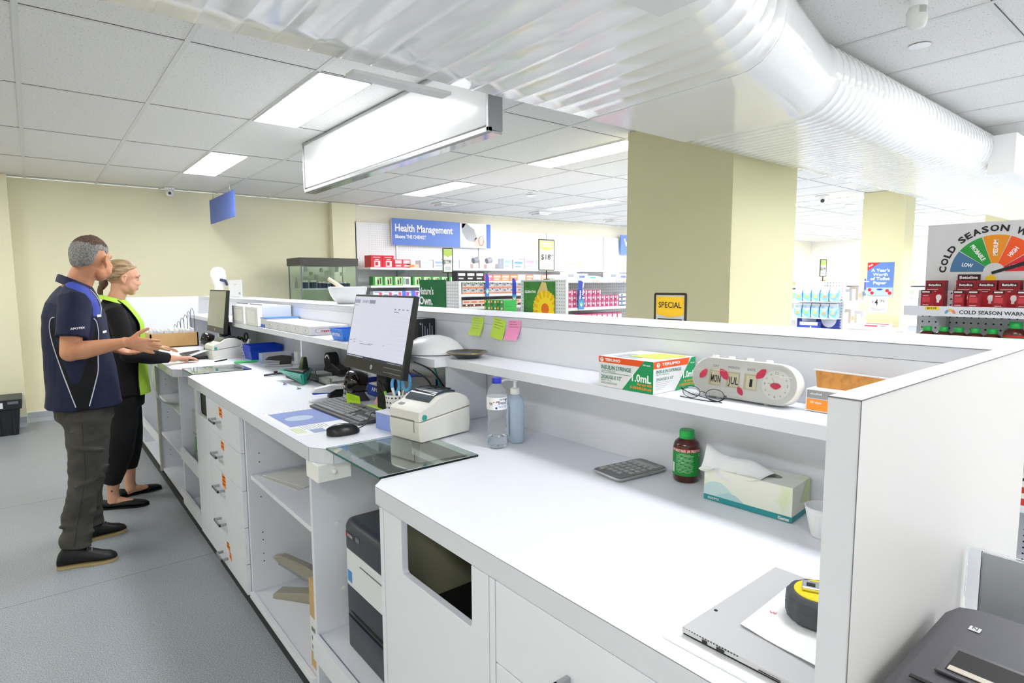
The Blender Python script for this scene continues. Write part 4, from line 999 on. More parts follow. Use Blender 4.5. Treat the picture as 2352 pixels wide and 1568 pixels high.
# bottles on the worktop
def water_bottle():
    t = thing('water_bottle', 'clear plastic spring water bottle with a blue cap on the worktop', 'bottle', (1.135, 1.49, ZT)); x, y, z = 1.140, 1.492, ZT+.001
    PL = mat('pet_plastic', 'fbfdff', .04, trans=.93, ior=1.10)
    p = [(.001,.004),(.018,.002),(.026,.0),(.031,.006),(.032,.02),(.0305,.03),(.032,.04),(.032,.05),(.0305,.06),(.032,.07),(.030,.085),(.0285,.10),(.031,.115),(.0325,.125),(.0325,.168),(.0315,.178),(.026,.192),(.018,.203),(.0132,.210),(.0132,.222)]
    MB().lathe([(r, z+h) for r, h in p], (x,y,0), 40).build('bottle', PL, t, smooth=60)
    MB().lathe([(.001,z+.004),(.029,z+.005),(.0295,z+.036),(.001,z+.036)], (x,y,0), 32).build('water', mat('water', 'eef6fb', .02, trans=1, ior=1.33), t, smooth=40)
    MB().lathe([(.0145,z+.208),(.0155,z+.209),(.0155,z+.224),(.014,z+.2265),(.001,z+.2265)], (x,y,0), 28).build('cap', mat('cap_blue', '2a35b8', .3), t, smooth=40)
    lb = MB(); R = [[(x+.0330*math.cos(a), y+.0330*math.sin(a), z+h) for a in [2*PI*i/40 for i in range(40)]] for h in (.127, .166)]
    lb.loft(R, 0, False); lo = lb.build('label', mat('label_white', 'f4f5f8', .5), t, smooth=60)
    # lettering wrapped round the label
    c0 = math.atan2(-y, -x)
    def wrap(s, ang, h0, hh, w_, m, mb, r=.0334):
        put_text(mb, s, (0,0,0), (1,0,0), (0,1,0), hh, w_, m, .015, True, lambda a, b: Vector((x+r*math.cos(c0+ang+a/r), y+r*math.sin(c0+ang+a/r), z+h0+b)))
    mb = MB(); wrap('AUSTRALIAN', .75, .160, .005, .032, 1, mb); wrap('SPRING', .62, .148, .0075, .032, 1, mb); wrap('WATER', .62, .137, .0075, .032, 2, mb); wrap('YW', -.62, .146, .009, .014, 0, mb)
    for a0, a1, h0, h1 in ((-.35,.02,.150,.153),(-.02,.28,.152,.155)):
        mb.add([(x+.0334*math.cos(c0+a), y+.0334*math.sin(c0+a), z+h) for a, h in ((a0,h0),(a1,h0),(a1,h1),(a0,h1))], [(0,1,2,3)], 3)
    for aa, hh in ((-.05,.133),(1.0,.157)):
        mb.add([(x+.0335*math.cos(c0+aa+.0035*math.cos(q)/.033), y+.0335*math.sin(c0+aa+.0035*math.cos(q)/.033), z+hh+.0035*math.sin(q)) for q in [2*PI*i/12 for i in range(12)]], [tuple(range(12))], 1)
    mb.build('label_print', [INK, mat('label_navy', '2b3b7c', .5), mat('label_pale_blue', '9db5dd', .5), RED], lo)
water_bottle()
def sanitiser():
    t = thing('sanitiser_bottle', 'pale blue clear sanitiser pump bottle with a white pump behind the water bottle', 'bottle', (1.225, 1.51, ZT)); z = ZT+.001
    x, y = 1.232, 1.512; PB = mat('pale_blue_gel', 'd9eafd', .12, trans=.35, ior=1.2)
    def ring(s, h, k=8):
        R = []; hx, hy, r = .024*s, .040*s, .014*s
        for cx_, cy_, a0 in ((hx-r,hy-r,0),(-(hx-r),hy-r,PI/2),(-(hx-r),-(hy-r),PI),(hx-r,-(hy-r),1.5*PI)):
            for i in range(k+1): a = a0+PI/2*i/k; u, v = cx_+r*math.cos(a), cy_+r*math.sin(a); R.append((x+u*.9+v*.43, y-u*.43+v*.9, z+h))
        return R
    MB().loft([ring(.9,0), ring(1,.004), ring(1,.135), ring(.96,.142), ring(.75,.152), ring(.42,.158), ring(.36,.160)]).build('bottle', PB, t, smooth=50)
    MB().lathe([(.016,z+.159),(.016,z+.178),(.012,z+.180),(.006,z+.181),(.0055,z+.200),(.009,z+.202),(.009,z+.208),(.001,z+.209)], (x,y,0), 24).build('collar', WPR, t, smooth=40)
    MB().tube(bez((x,y,z+.205),(x-.012,y+.012,z+.210),(x-.028,y+.022,z+.208),(x-.036,y+.030,z+.199)), .0042, 10).build('nozzle', WPR, t, smooth=60)
    def f(u, h): return (x-.0265*.9+u*.43*1-0, y+.0265*.43+u*.9, z+h)
    MB().add([f(-.02,.02),f(.034,.02),f(.034,.125),f(-.02,.125)], [(0,1,2,3)]).build('clear_label', mat('label_haze', 'd5e2f0', .4), t)
    d = lambda u, h: (x-.0268*.9+u*.43-.0006, y+.0268*.43+u*.9, z+h)
    MB().add([d(.012,.062),d(.024,.050),d(.036-.002,.062),d(.024,.076)], [(0,1,2,3)]).build('red_diamond', RED, t)
sanitiser()
AMB = mat('amber_plastic', '4a1508', .15, coat=.5); GCAP = mat('green_cap', '1fae4e', .35)
def pill_bottle(t, x, y, z, s=1.0, label=True, name=None, full=True):
    MB().lathe([(.001,z+.001),(.030*s,z+.001),(.034*s,z+.006*s),(.0345*s,z+.095*s),(.031*s,z+.106*s),(.022*s,z+.114*s),(.019*s,z+.116*s)], (x,y,0), 36).build('bottle', AMB, t, smooth=50)
    MB().lathe([(.0195*s,z+.1155*s),(.0195*s,z+.119*s),(.0188*s,z+.1195*s),(.0188*s,z+.121*s),(.0195*s,z+.1215*s),(.0195*s,z+.136*s),(.018*s,z+.138*s),(.001,z+.138*s)], (x,y,0), 32).build('cap', GCAP, t, smooth=40)
    R = [[(x+.0349*s*math.cos(a), y+.0349*s*math.sin(a), z+h*s) for a in [2*PI*i/36 for i in range(36)]] for h in (.020, .083, .092)]
    mb = MB(); mb.loft(R[:2], 0, False); mb.loft(R[1:], 1, False)
    return mb.build('label', [mat('label_green', '1c9440', .45), mat('label_red', 'b8242c', .45)], t, smooth=60)
def counter_pills():
    x, y, z = 1.333, .912, ZT
    t = thing('pill_bottle', 'brown tablet bottle with green cap and green label on the worktop', 'pill bottle', (x, y, z)); lo = pill_bottle(t, x, y, z)
    c0 = math.atan2(-y, -x); r = .0353; mb = MB()
    W_ = lambda s, ang, h, hh, w_, m, b=.02: put_text(mb, s, (0,0,0), (1,0,0), (0,1,0), hh, w_, m, b, True, lambda a, c: Vector((x+r*math.cos(c0+ang+a/r), y+r*math.sin(c0+ang+a/r), z+h+c)))
    W_('200 TABLET PACK  200 TABLET PACK', .0, .0875, .0062, .088, 0)
    for k in range(15):
        a0, a1 = -.80, .45+.12*((k*7)%4)/4; h = .077-k*.0034
        seg = [a0+(a1-a0)*i/8 for i in range(9)]
        for i in range(8):
            if (i*3+k) % 7 == 0: continue
            mb.add([(x+r*math.cos(c0+q), y+r*math.sin(c0+q), z+hh) for q, hh in ((seg[i],h),(seg[i+1],h),(seg[i+1],h+.0013),(seg[i],h+.0013))], [(0,1,2,3)], 1)
    mb.add([(x+r*math.cos(c0+q), y+r*math.sin(c0+q), z+hh) for q, hh in ((-1.28,.026),(-1.0,.026),(-1.0,.052),(-1.28,.052))], [(0,1,2,3)], 0)
    W_('C', 1.15, .076, .008, None, 0)
    mb.build('label_print', [WPR, mat('label_fine_print', 'a8d9b2', .5)], lo)
counter_pills()
def calculator():
    z = ZT
    t = thing('calculator', 'slim grey and silver desk calculator lying on the worktop by the wall', 'calculator', (1.27, 1.05, z), -.12+PI/2*0)
    # local x along away from viewer, y across
    S2 = mat('calc_silver', 'b9babd', .3, metal=.5); F = mat('calc_face', '6e6f73', .4); KY = mat('calc_key', 'a5a5a7', .45)
    def rr(x0,x1,y0,y1,r,zz_):
        R = []
        for cx_, cy_, a0 in ((x1-r,y1-r,0),(x0+r,y1-r,PI/2),(x0+r,y0+r,PI),(x1-r,y0+r,1.5*PI)):
            for i in range(5): a = a0+PI/8*i; R.append((cx_+r*math.cos(a), cy_+r*math.sin(a), zz_))
        return R
    MB().loft([rr(-.088,.088,-.052,.052,.012,.001), rr(-.094,.094,-.058,.058,.014,.008), rr(-.092,.092,-.056,.056,.013,.011)]).build('body', S2, t, smooth=40)
    MB().loft([rr(-.090,.090,-.054,.054,.012,.0112), rr(-.089,.089,-.053,.053,.012,.0125)]).build('face', F, t, smooth=40)
    MB().loft([rr(.048,.070,-.044,.044,.002,.0126), rr(.048,.070,-.044,.044,.002,.013)]).build('display', mat('calc_display', '9a9a98', .2), t)
    p = None
    for i in range(5):
        for j in range(5):
            if i == 0 and j == 4: continue
            if p is None:
                p = MB().loft([rr(-.0075,.0075,-.0075,.0075,.003,0), rr(-.0068,.0068,-.0068,.0068,.003,.002)]).build('key', KY, t)
                o = p
            else: o = p.copy(); col.objects.link(o); o.parent = t
            o.location = (-.062+.0235*i+.006, .038-.019*j-.0, .0127)
    MB().lathe([(.007,.0126),(.007,.0145),(.001,.015)], (-.072,.036,0), 16).build('round_key', S2, t, smooth=40)
    MB().loft([rr(.077,.080,-.045,-.02,.001,.0127), rr(.077,.080,-.045,-.02,.001,.0129)]).build('brand_plate', S2, t)
calculator()
def tissues():
    t = thing('tissue_box', 'pale tissue box with teal base band and a white tissue poking out', 'tissue box', (1.33, .70, ZT))
    A, B_, Cc = Vector((1.250,.803,0)), Vector((1.262,.592,0)), Vector((1.366,.602,0)); D_ = A+Cc-B_; z0, z1 = ZT+.001, 1.000
    D_.x = min(D_.x, 1.366)
    PB = mat('tissue_box_cream', 'f1f3e6', .5, noise=(9, 'dbe7b4', .5, .62)); TL = mat('tissue_teal', '2f98a0', .45); PBL = mat('tissue_pale_blue', 'cfe6ea', .5)
    q = lambda z: [A+Vector((0,0,z)), B_+Vector((0,0,z)), Cc+Vector((0,0,z)), D_+Vector((0,0,z))]
    MB().hexa(q(z0), q(z1)).build('box', PB, t, bevel=.0008)
    mb = MB()
    def strip(P, Q, za, zb, o, m):
        d = (Q-P).normalized(); n = Vector((d.y,-d.x,0)); n = n if n.dot(Vector((-1,-1,0))) > 0 else -n
        mb.quad(P+n*o+Vector((0,0,za)), Q+n*o+Vector((0,0,za)), Q+n*o+Vector((0,0,zb)), P+n*o+Vector((0,0,zb)), m)
    strip(A, B_, z0, z0+.013, .0004, 0); strip(B_, Cc, z0, z0+.013, .0004, 0)
    d = (B_-A)
    hill = [A+d*u+Vector((-.0004,0,z0+.013+h)) for u, h in ((0,0),(0,.020),(.05,.030),(.12,.036),(.20,.036),(.28,.028),(.36,.012),(.40,0))]
    mb.add(hill, [tuple(range(len(hill)))], 1)
    hill = [A+d*u+Vector((-.0007,0,z0+.013+h)) for u, h in ((.14,0),(.20,.008),(.30,.016),(.38,.014),(.46,.004),(.49,0))]
    mb.add(hill, [tuple(range(len(hill)))], 2)
    pale = [B_+(Cc-B_)*u+Vector((0,-.0005,z0+h)) for u, h in ((.45,.035),(.75,.075),(.95,.079),(1,.02))]; mb.add(pale, [(0,1,2,3)], 3)
    mb.build('box_print', [TL, PBL, mat('tissue_aqua', 'b9dbe0', .5), mat('tissue_lime', 'd9e6ae', .5)], t)
    dn = d.normalized()
    lettering('EUCALYPTUS', t, A+dn*.012+Vector((-.0012,0,z0+.004)), dn, (0,0,1), .005, WPR, .028, .02); lettering('Kleenex', t, A+d*.86+Vector((-.0012,0,z0+.0025)), dn, (0,0,1), .0075, WPR, .025, .03)
    mb = MB(); S_ = mat('tissue_slot', '8b9288', .8); c = (A+Cc)/2+Vector((0,0,z1+.0006)); mb.add([c+dn*(.062*math.cos(a))+Vector((.020*math.sin(a),0,0)) for a in [2*PI*i/24 for i in range(24)]], [tuple(range(24))]); mb.build('opening', S_, t)
    TS = mat('tissue_paper', 'f7f8fa', .8)
    rnd = random.Random(3); mb = MB(); nu, nv = 16, 10; vs = []
    base = (A+Cc)/2
    for i in range(nu+1):
        for j in range(nv+1):
            u, v = i/nu, j/nv                       # u along the box, v from slot outward/over
            al = -.115+.16*u
            px = base+dn*al
            hh = .040*math.sin(PI*min(1, v*1.15))*(1.0-.75*u)+.010*math.sin(u*9+v*4)*v
            out = -.062*v**1.3-.006*math.sin(u*7)
            dz = hh-.030*max(0, v-.72)/.28*(1 if .35 < u < .62 else .1)
            vs.append(Vector((px.x+out+.004, px.y+.005*math.sin(v*6+u*3), z1+.004+dz)))
    mb.add(vs, [(i*(nv+1)+j, (i+1)*(nv+1)+j, (i+1)*(nv+1)+j+1, i*(nv+1)+j+1) for i in range(nu) for j in range(nv)]); mb.build('tissue', TS, t, smooth=80)
tissues()
def cup():
    x, y = 1.250, .521
    t = thing('paper_cup', 'white pleated paper cup half hidden by the end panel', 'cup', (x, y, ZT)); mb = MB()
    R = []
    for r, h in ((.022,.001),(.026,.02),(.033,.050),(.0345,.060),(.036,.063),(.034,.064),(.030,.050),(.022,.010),(.001,.004)):
        R.append([(x+(r+.0006*(i%2)*(r > .02))*math.cos(2*PI*i/48), y+(r+.0006*(i%2)*(r > .02))*math.sin(2*PI*i/48), ZT+h) for i in range(48)])
    mb.loft(R).build('cup', PAP, t)
cup()
def laptop():
    z = ZT
    t = thing('paper_stack', 'thin stack of loose white paper under the silver tablet', 'paper', (.87, .42, z))
    MB().prism([(.700,.512),(1.05,.520),(1.045,.31),(.705,.30)], z+.0002, z+.0035).build('sheets', PAP, t)
    t = thing('tablet_computer', 'silver grey tablet computer lying face down at the counter end', 'tablet computer', (.87, .41, z)); SV = mat('magnesium_grey', 'c6c7cb', .42, metal=.1)
    P = [(.722,.495),(1.012,.500),(1.012,.302),(.726,.302)]
    MB().prism([(a+.004*(1 if a < .8 else -1), b) for a, b in P], z+.004, z+.008).build('keyboard_cover', BLK, t, bevel=.001)
    MB().prism(P, z+.0085, z+.0175).build('body', SV, t, bevel=.002)
    mb = MB()
    for k in range(20): mb.box(.7225, .7232, .492-.0045*k-.002, .492-.0045*k, z+.0155, z+.017)
    mb.box(.7212, .7222, .452, .460, z+.0105, z+.0145).box(.7214, .7224, .425, .437, z+.0105, z+.0145).box(.7228, .7238, .345, .375, z+.0115, z+.0125)
    mb.build('port', BLK, t)
    MB().cyl((.80, .487, z+.0172), .003, .0008, 14).build('camera_lens', BLK, t)
    t = thing('note_paper', 'folded white note with red handwriting between tablet and tape measure', 'paper', (.88, .37, z+.018))
    mb = MB(); vs = []
    nu, nv = 10, 6; a, b, c, d = Vector((.79,.440,0)), Vector((.985,.452,0)), Vector((.955,.315,0)), Vector((.775,.315,0))
    for o in (0, .0008):
        for i in range(nu+1):
            for j in range(nv+1):
                u, v = i/nu, j/nv; p = (a*(1-u)+b*u)*(1-v)+(d*(1-u)+c*u)*v; p.z = z+.0185+o+.006*(1-u)**2*abs(v-.4); vs.append(p)
    n1 = (nu+1)*(nv+1)
    mb.add(vs, [(i*(nv+1)+j, (i+1)*(nv+1)+j, (i+1)*(nv+1)+j+1, i*(nv+1)+j+1) for i in range(nu) for j in range(nv)]+[(n1+i*(nv+1)+j, n1+i*(nv+1)+j+1, n1+(i+1)*(nv+1)+j+1, n1+(i+1)*(nv+1)+j) for i in range(nu) for j in range(nv)]); mb.build('sheet', PAP, t, smooth=70)
    lettering('Fw', t, (.957,.445,z+.0208), (.3,-.95,0), (.95,.3,0), .007, RED, None, 0); lettering('W', t, (.852,.428,z+.0212), (.3,-.95,0), (.95,.3,0), .007, RED, None, 0)
    x, y, zb = .893, .374, z+.0225
    t = thing('tape_measure', 'large round grey and yellow tape measure on the tablet', 'tape measure', (x, y, zb)); RB = mat('rubber_grey', '474b52', .6); YL = mat('tape_yellow', 'f4dc1c', .4)
    R = []
    for r, h in ((.040,0),(.0435,.004),(.0440,.018),(.0430,.020),(.0440,.022),(.0430,.036),(.039,.0405),(.034,.041)):
        R.append([(x+(r+.0011*(1 if (i//3) % 2 else 0))*math.cos(2*PI*i/72), y+(r+.0011*(1 if (i//3) % 2 else 0))*math.sin(2*PI*i/72), zb+h) for i in range(72)])
    MB().loft(R).build('case', RB, t, smooth=35)
    MB().lathe([(.034,zb+.0405),(.033,zb+.0425),(.001,zb+.0432)], (x,y,0), 40).build('yellow_disc', YL, t, smooth=40)
    M = Matrix.Translation((x-.004,y+.012,zb+.0435)) @ Matrix.Rotation(-1.15, 4, 'Z')
    mb = MB().box(-.010,.024,-.013,.013,.0,.006).tr(M); mb.build('belt_clip', CHR, t, bevel=.0015)
    MB().box(-.004,.008,-.006,.004,.0061,.0066).tr(M).build('clip_hole', BLK, t)
laptop()

# ledge things
def mortar():
    x, y = 1.532, 3.52
    t = thing('mortar_bowl', 'large white mortar bowl standing on the counter ledge', 'bowl', (x, y, LG))
    MB().lathe([(.001,LG+.001),(.060,LG+.001),(.066,LG+.005),(.090,LG+.030),(.108,LG+.060),(.116,LG+.090),(.118,LG+.104),(.112,LG+.106),(.100,LG+.070),(.070,LG+.030),(.001,LG+.018)], (x,y,0), 48).build('bowl', mat('porcelain', 'eceef0', .25), t, smooth=60)
    o = MB().tube([(x+.01,y-.03,LG+.05),(x-.03,y+.02,LG+.10),(x-.085,y+.09,LG+.155)], [.022,.013,.012], 16).build('pestle', mat('pestle_wood', 'e3d3b8', .5), smooth=60); tag(o, 'pale wooden pestle leaning out of the white mortar bowl', 'pestle')
mortar()
def bust():
    x, y = 1.53, 6.78
    W_ = mat('plaster_white', 'f6f3ef', .5)
    t = thing('display_bust', 'white display head wearing a strap on the far end of the ledge', 'mannequin head', (x, y, LG))
    MB().lathe([(.001,LG+.001),(.07,LG+.001),(.07,LG+.03),(.045,LG+.06),(.045,LG+.10),(.065,LG+.14),(.078,LG+.20),(.07,LG+.26),(.045,LG+.295),(.001,LG+.305)], (x,y,0), 24).build('head', W_, t, smooth=60)
    MB().tube([(x+.0,y-.085,LG+.17),(x+.05,y-.07,LG+.16),(x+.075,y-.02,LG+.12)], .014, 8).build('strap', mat('strap_blue', '3a3f66', .6), t, smooth=60)
    t = thing('notice_board', 'white paper notice in a clear stand next to the display head on the ledge', 'notice', (1.53, 6.05, LG))
    MB().box(1.50, 1.505, 5.80, 6.25, LG+.001, LG+.165).build('sheet', PAP, t); MB().box(1.47, 1.57, 5.85, 6.2, LG+.0005, LG+.004).build('foot', CLR, t)
    mb = MB().box(1.4993, 1.4998, 5.84, 5.90, LG+.03, LG+.05).box(1.4993, 1.4998, 5.95, 6.05, LG+.12, LG+.123); mb.build('print', MATS['sheet_text'], t)
bust()
def special():
    t = thing('price_sign', 'yellow and white SPECIAL price sign in a dark frame on the ledge before the column', 'price sign', (1.668, 1.215, 1.20))
    x = 1.664; y0, y1, z0, z1 = 1.155, 1.277, 1.235, 1.408
    P = lambda u, v, o=0: Vector((x-o, y1-u*(y1-y0), z0+v*(z1-z0)))
    mb = MB(); r = .0045
    for a, b in (((0,0),(1,0)),((1,0),(1,1)),((1,1),(0,1)),((0,1),(0,0))): mb.tube([P(*a), P(*b)], r, 8)
    mb.build('frame', mat('frame_bronze', '3b3322', .3, metal=.4), t, smooth=50)
    MB().hexa([P(.03,.02,-.001),P(.97,.02,-.001),P(.97,.02,.001),P(.03,.02,.001)], [P(.03,.98,-.001),P(.97,.98,-.001),P(.97,.98,.001),P(.03,.98,.001)]).build('card', mat('card_grey', 'dcdcde', .5), t)
    mb = MB(); mb.add([P(.05,.60,.0016),P(.5,.55,.0016),P(.95,.60,.0016),P(.95,.95,.0016),P(.05,.95,.0016)], [(0,1,2,3,4)], 0)
    mb.add([P(.10,.42,.0016),P(.9,.42,.0016),P(.9,.52,.0016),P(.10,.52,.0016)], [(0,1,2,3)], 1)
    put_text(mb, 'SPECIAL', P(.5,.79,.0022), (0,-1,0), (0,0,1), .019, .092, 1, .01, True); put_text(mb, 'SAVE $7.09', P(.5,.47,.0022), (0,-1,0), (0,0,1), .009, .055, 2, .03, True)
    put_text(mb, 'NOW', P(.12,.34,.0022), (0,-1,0), (0,0,1), .006, None, 1, 0); put_text(mb, '$14', P(.12,.10,.0022), (0,-1,0), (0,0,1), .036, .062, 1, .02); put_text(mb, '90', P(.66,.19,.0022), (0,-1,0), (0,0,1), .022, .032, 1, .01)
    mb.build('print', [mat('sign_yellow', 'f6c51e', .5), INK, WPR], t)
    MB().box(1.6525, 1.660, 1.20, 1.23, 1.24, 1.318).build('bracket', BLK, t)
special()

# inside the cabinets
def inside():
    t = thing('paper_folder', 'pale folded paper sheets lying on the open cabinet shelf', 'papers', (.85, 2.6, .608))
    MB().prism([(.725,2.67),(.95,2.70),(1.05,2.42),(.79,2.38)], .6085, .611).build('sheet', mat('grey_paper', 'd8d8d4', .7), t); MB().prism([(.74,2.66),(.86,2.69),(.98,2.44),(.82,2.39)], .612, .614).build('sheet', mat('grey_paper2', 'e0e0dc', .7), t)
    ST = mat('putty_metal', '9d998c', .45)
    t = thing('heavy_stapler', 'old putty grey heavy duty stapler standing on the cabinet floor', 'stapler', (.85, 2.5, .068), -.95)
    MB().prism([(-.15,.001),(.14,.001),(.14,.040),(.02,.045),(-.14,.028),(-.15,.020)], -.030, .030, plane='xz').build('base', ST, t, bevel=.004)
    MB().prism([(-.155,.185),(-.11,.195),(.02,.160),(.12,.105),(.13,.075),(.09,.070),(.0,.110),(-.13,.165)], -.018, .018, plane='xz').build('arm', ST, t, bevel=.004)
    MB().prism([(.03,.04),(.12,.04),(.12,.10),(.04,.115)], -.024, .024, plane='xz').build('bracket', mat('putty_dark', '7d7a70', .45), t, bevel=.002)
    MB().prism([(-.13,.163),(-.02,.128),(.02,.100),(.0,.092),(-.13,.150)], -.010, .010, plane='xz').build('magazine', SIL, t, bevel=.001)
    t = thing('brown_carton', 'narrow brown and white carton standing against the cabinet side', 'box', (.80, 2.0, .068))
    MB().box(.705, 1.0, 1.955, 2.045, .0685, .40).build('box', mat('kraft_card', 'c9a877', .7), t, bevel=.001); MB().box(.7043, .705, 1.957, 2.043, .13, .26).build('label', BOXW, t)
    mb = MB()
    for k in range(3): mb.box(.7038, .7043, 1.965, 2.03, .14+.035*k, .155+.035*k)
    mb.build('print', GRY, t)
    # small computer case
    t = thing('computer_case', 'small grey computer case with a green sticker inside the far open cabinet', 'computer', (.93, 4.07, .345))
    MB().box(.74, 1.1, 3.99, 4.15, .3455, .66).build('case', mat('case_grey', 'c3c6ca', .45), t, bevel=.003); MB().box(.739, .7398, 4.0, 4.10, .40, .50).build('green_label', mat('label_leaf', '6fae72', .5), t); MB().cyl((.7395, 4.03, .565), .007, -.002, 14, 0, 'x').build('button', BLK, t)
    MB().box(.7385, .7396, 4.0, 4.14, .515, .518).build('seam', GRY, t)
    cable('black cable looping inside the furthest open cabinet', [(1.3,4.8,.80),(1.0,4.9,.82),(.9,4.75,.74),(.95,4.55,.66),(1.1,4.5,.6295)], .006)
inside()
def laser():
    BG = mat('printer_blue_black', '343944', .4); WG = mat('printer_white', 'e6e8ec', .4)
    t = thing('laser_printer', 'tall black and white laser printer standing in the gap between the cabinets', 'laser printer', (.95, 1.64, .242))
    x0, x1, y0, y1 = .750, 1.22, 1.40, 1.83
    def rr(z, i=0, r=.035):
        R = []
        for cx_, cy_, a0 in ((x1-r-i,y1-r-i,0),(x0+r+i,y1-r-i,PI/2),(x0+r+i,y0+r+i,PI),(x1-r-i,y0+r+i,1.5*PI)):
            for k in range(6): a = a0+PI/10*k; R.append((cx_+r*math.cos(a), cy_+r*math.sin(a), z))
        return R
    MB().loft([rr(.243,.004), rr(.25), rr(.352)]).build('lower_tray', BG, t, smooth=40)
    MB().loft([rr(.354,.012), rr(.362,.012)]).build('tray_gap', BLKM, t)
    MB().loft([rr(.364), rr(.462)]).build('paper_tray', BG, t, smooth=40)
    MB().loft([rr(.464), rr(.586)]).build('front_cover', WG, t, smooth=40)
    MB().loft([rr(.588), rr(.660), rr(.676,.006), rr(.680,.016)]).build('top_unit', BG, t, smooth=50)
    MB().prism([(.83,1.46),(1.12,1.46),(1.12,1.74),(.90,1.74)], .6802, .6815).build('output_slot', BLKM, t)
    MB().box(.7485, .7496, 1.44, 1.70, .555, .559).build('cover_grip', GRY, t)
    mb = MB().box(.7485, .7497, 1.735, 1.80, .628, .646); mb.build('badge_plate', BLK, t)
    lettering('KYOCERA', t, (.7480, 1.785, .632), (0,-1,0), (0,0,1), .009, WPR, .035, .01); MB().box(.7481, .7484, 1.787, 1.797, .630, .642).build('red_mark', RED, t)
    MB().box(.7485, .7497, 1.70, 1.73, .632, .646).build('model_plate', GRY, t)
    MB().box(.7488, .7498, 1.765, 1.795, .478, .515).build('energy_label', mat('label_sky', '4a90d9', .5), t)
    MB().tube([(.748,1.418+.012*math.cos(a),.60+.014*math.sin(a)) for a in [2*PI*i/18 for i in range(19)]], .0015, 6).build('power_ring', WPR, t)
    MB().prism([(1.44,.38),(1.78,.38),(1.74,.37),(1.48,.37)], .7485, .7497, plane='yz').build('tray_handle', BLKM, t)
laser()

# far end of the counter
def farstuff():
    WD = mat('pale_wood', 'd9b37c', .5, noise=(4, 'c79d63', .35, .7))
    t = thing('letter_box', 'pale wooden box full of white envelopes at the far end of the worktop', 'wooden box', (.92, 5.75, ZT))
    x0, x1, y0, y1 = .735, 1.095, 5.66, 5.90; z0, z1 = ZT+.001, 1.04
    MB().box(x0,x1,y0,y0+.012,z0,z1).box(x0,x1,y1-.012,y1,z0,z1).box(x0,x0+.012,y0,y1,z0,z1).box(x1-.012,x1,y0,y1,z0,z1).box(x0,x1,y0,y1,z0,z0+.008).build('box', WD, t, bevel=.001)
    rnd = random.Random(5)
    for k in range(16):
        x = x0+.016+k*.0205; h = .045+.03*rnd.random(); s = (rnd.random()-.5)*.02
        o = MB().hexa([(x,y0+.03,z0+.01),(x+.004,y0+.03,z0+.01),(x+.004,y1-.03,z0+.01),(x,y1-.03,z0+.01)], [(x+s,y0+.02,z1+h*.3),(x+s+.004,y0+.02,z1+h*.3+.004),(x+s+.004,y1-.02,z1+h*.5),(x+s,y1-.02,z1+h*.5)]).build('envelope', PAP)
        tag(o, 'white envelope in the pale wooden box, %s' % ORD[k], 'envelope', 'envelopes in the wooden box')
    K = mat('wire_black', '2b2b2e', .4)
    t = thing('wire_rack', 'black wire letter rack with round hoops behind the wooden box', 'letter rack', (1.05, 6.05, ZT))
    for k in range(6):
        x = .985+.028*k; z = .99+.028*k
        MB().tube([(x,5.95,ZT+.003),(x,5.95,z+.04)]+[(x,6.03-.08*math.cos(a)*1,z+.04+.06*math.sin(a)) for a in [PI*i/10 for i in range(1,10)]]+[(x,6.11,z+.04),(x,6.11,ZT+.003)], .0022, 6).build('hoop', K, t, smooth=60)
    MB().tube([(.98,5.95,ZT+.004),(1.13,5.95,ZT+.004)], .0022, 6).build('rail', K, t)
    keyboard('black keyboard under the hands of the woman at the far counter', .84, 5.05, 0, .44, .13, False)
    mouse('black computer mouse beside the hand of the woman at the far counter', .825, 4.60, -.1)
    for k, (P, l) in enumerate((([(.66,4.32),(.80,4.75),(1.10,4.70),(.98,4.22)], 'white paper sheet lying at the counter edge under the label strip'), ([(.70,4.9),(.72,5.45),(1.0,5.5),(1.05,5.02)], 'white paper sheet lying under the far keyboard by the wooden box'))):
        tag(MB().prism([(a, b) for a, b in P], ZT+.0002, ZT+.0009).build('paper_sheet', PAP), l, 'paper')
farstuff()

def crate():
    B = mat('crate_black', '24282d', .5)
    t = thing('storage_crate', 'black plastic storage crate on the floor by the cream wall at far left', 'crate', (-.42, 7.6, 0))
    x0, x1, y0, y1, h = -.72, -.150, 7.40, 7.80, .35
    R = lambda z, i: [(x0+i,y0+i,z),(x1-i,y0+i,z),(x1-i,y1-i,z),(x0+i,y1-i,z)]
    MB().loft([R(.001,.035), R(h-.09,.012), R(h-.09,-.004), R(h-.01,-.008), R(h-.01,.006), R(.01,.05)]).build('tub', B, t, bevel=.003)
    MB().loft([R(h-.009,-.006), R(h+.004,-.006), R(h+.006,.02)]).build('lid', mat('crate_lid', '30353b', .45), t, bevel=.003)
    for k in range(5): MB().box(x0+.06+.11*k, x0+.075+.11*k, y0+.004, y0+.02, .02, h-.09).build('rib', B, t)
    MB().box(-.35, -.285, y0-.0095, y0-.0085, h-.075, h-.02).build('paper_label', PAP, t)
    MB().box(x1-.10, x1-.02, y0-.012, y0-.006, h-.04, h-.015).build('latch', GRY, t, bevel=.001)
crate()

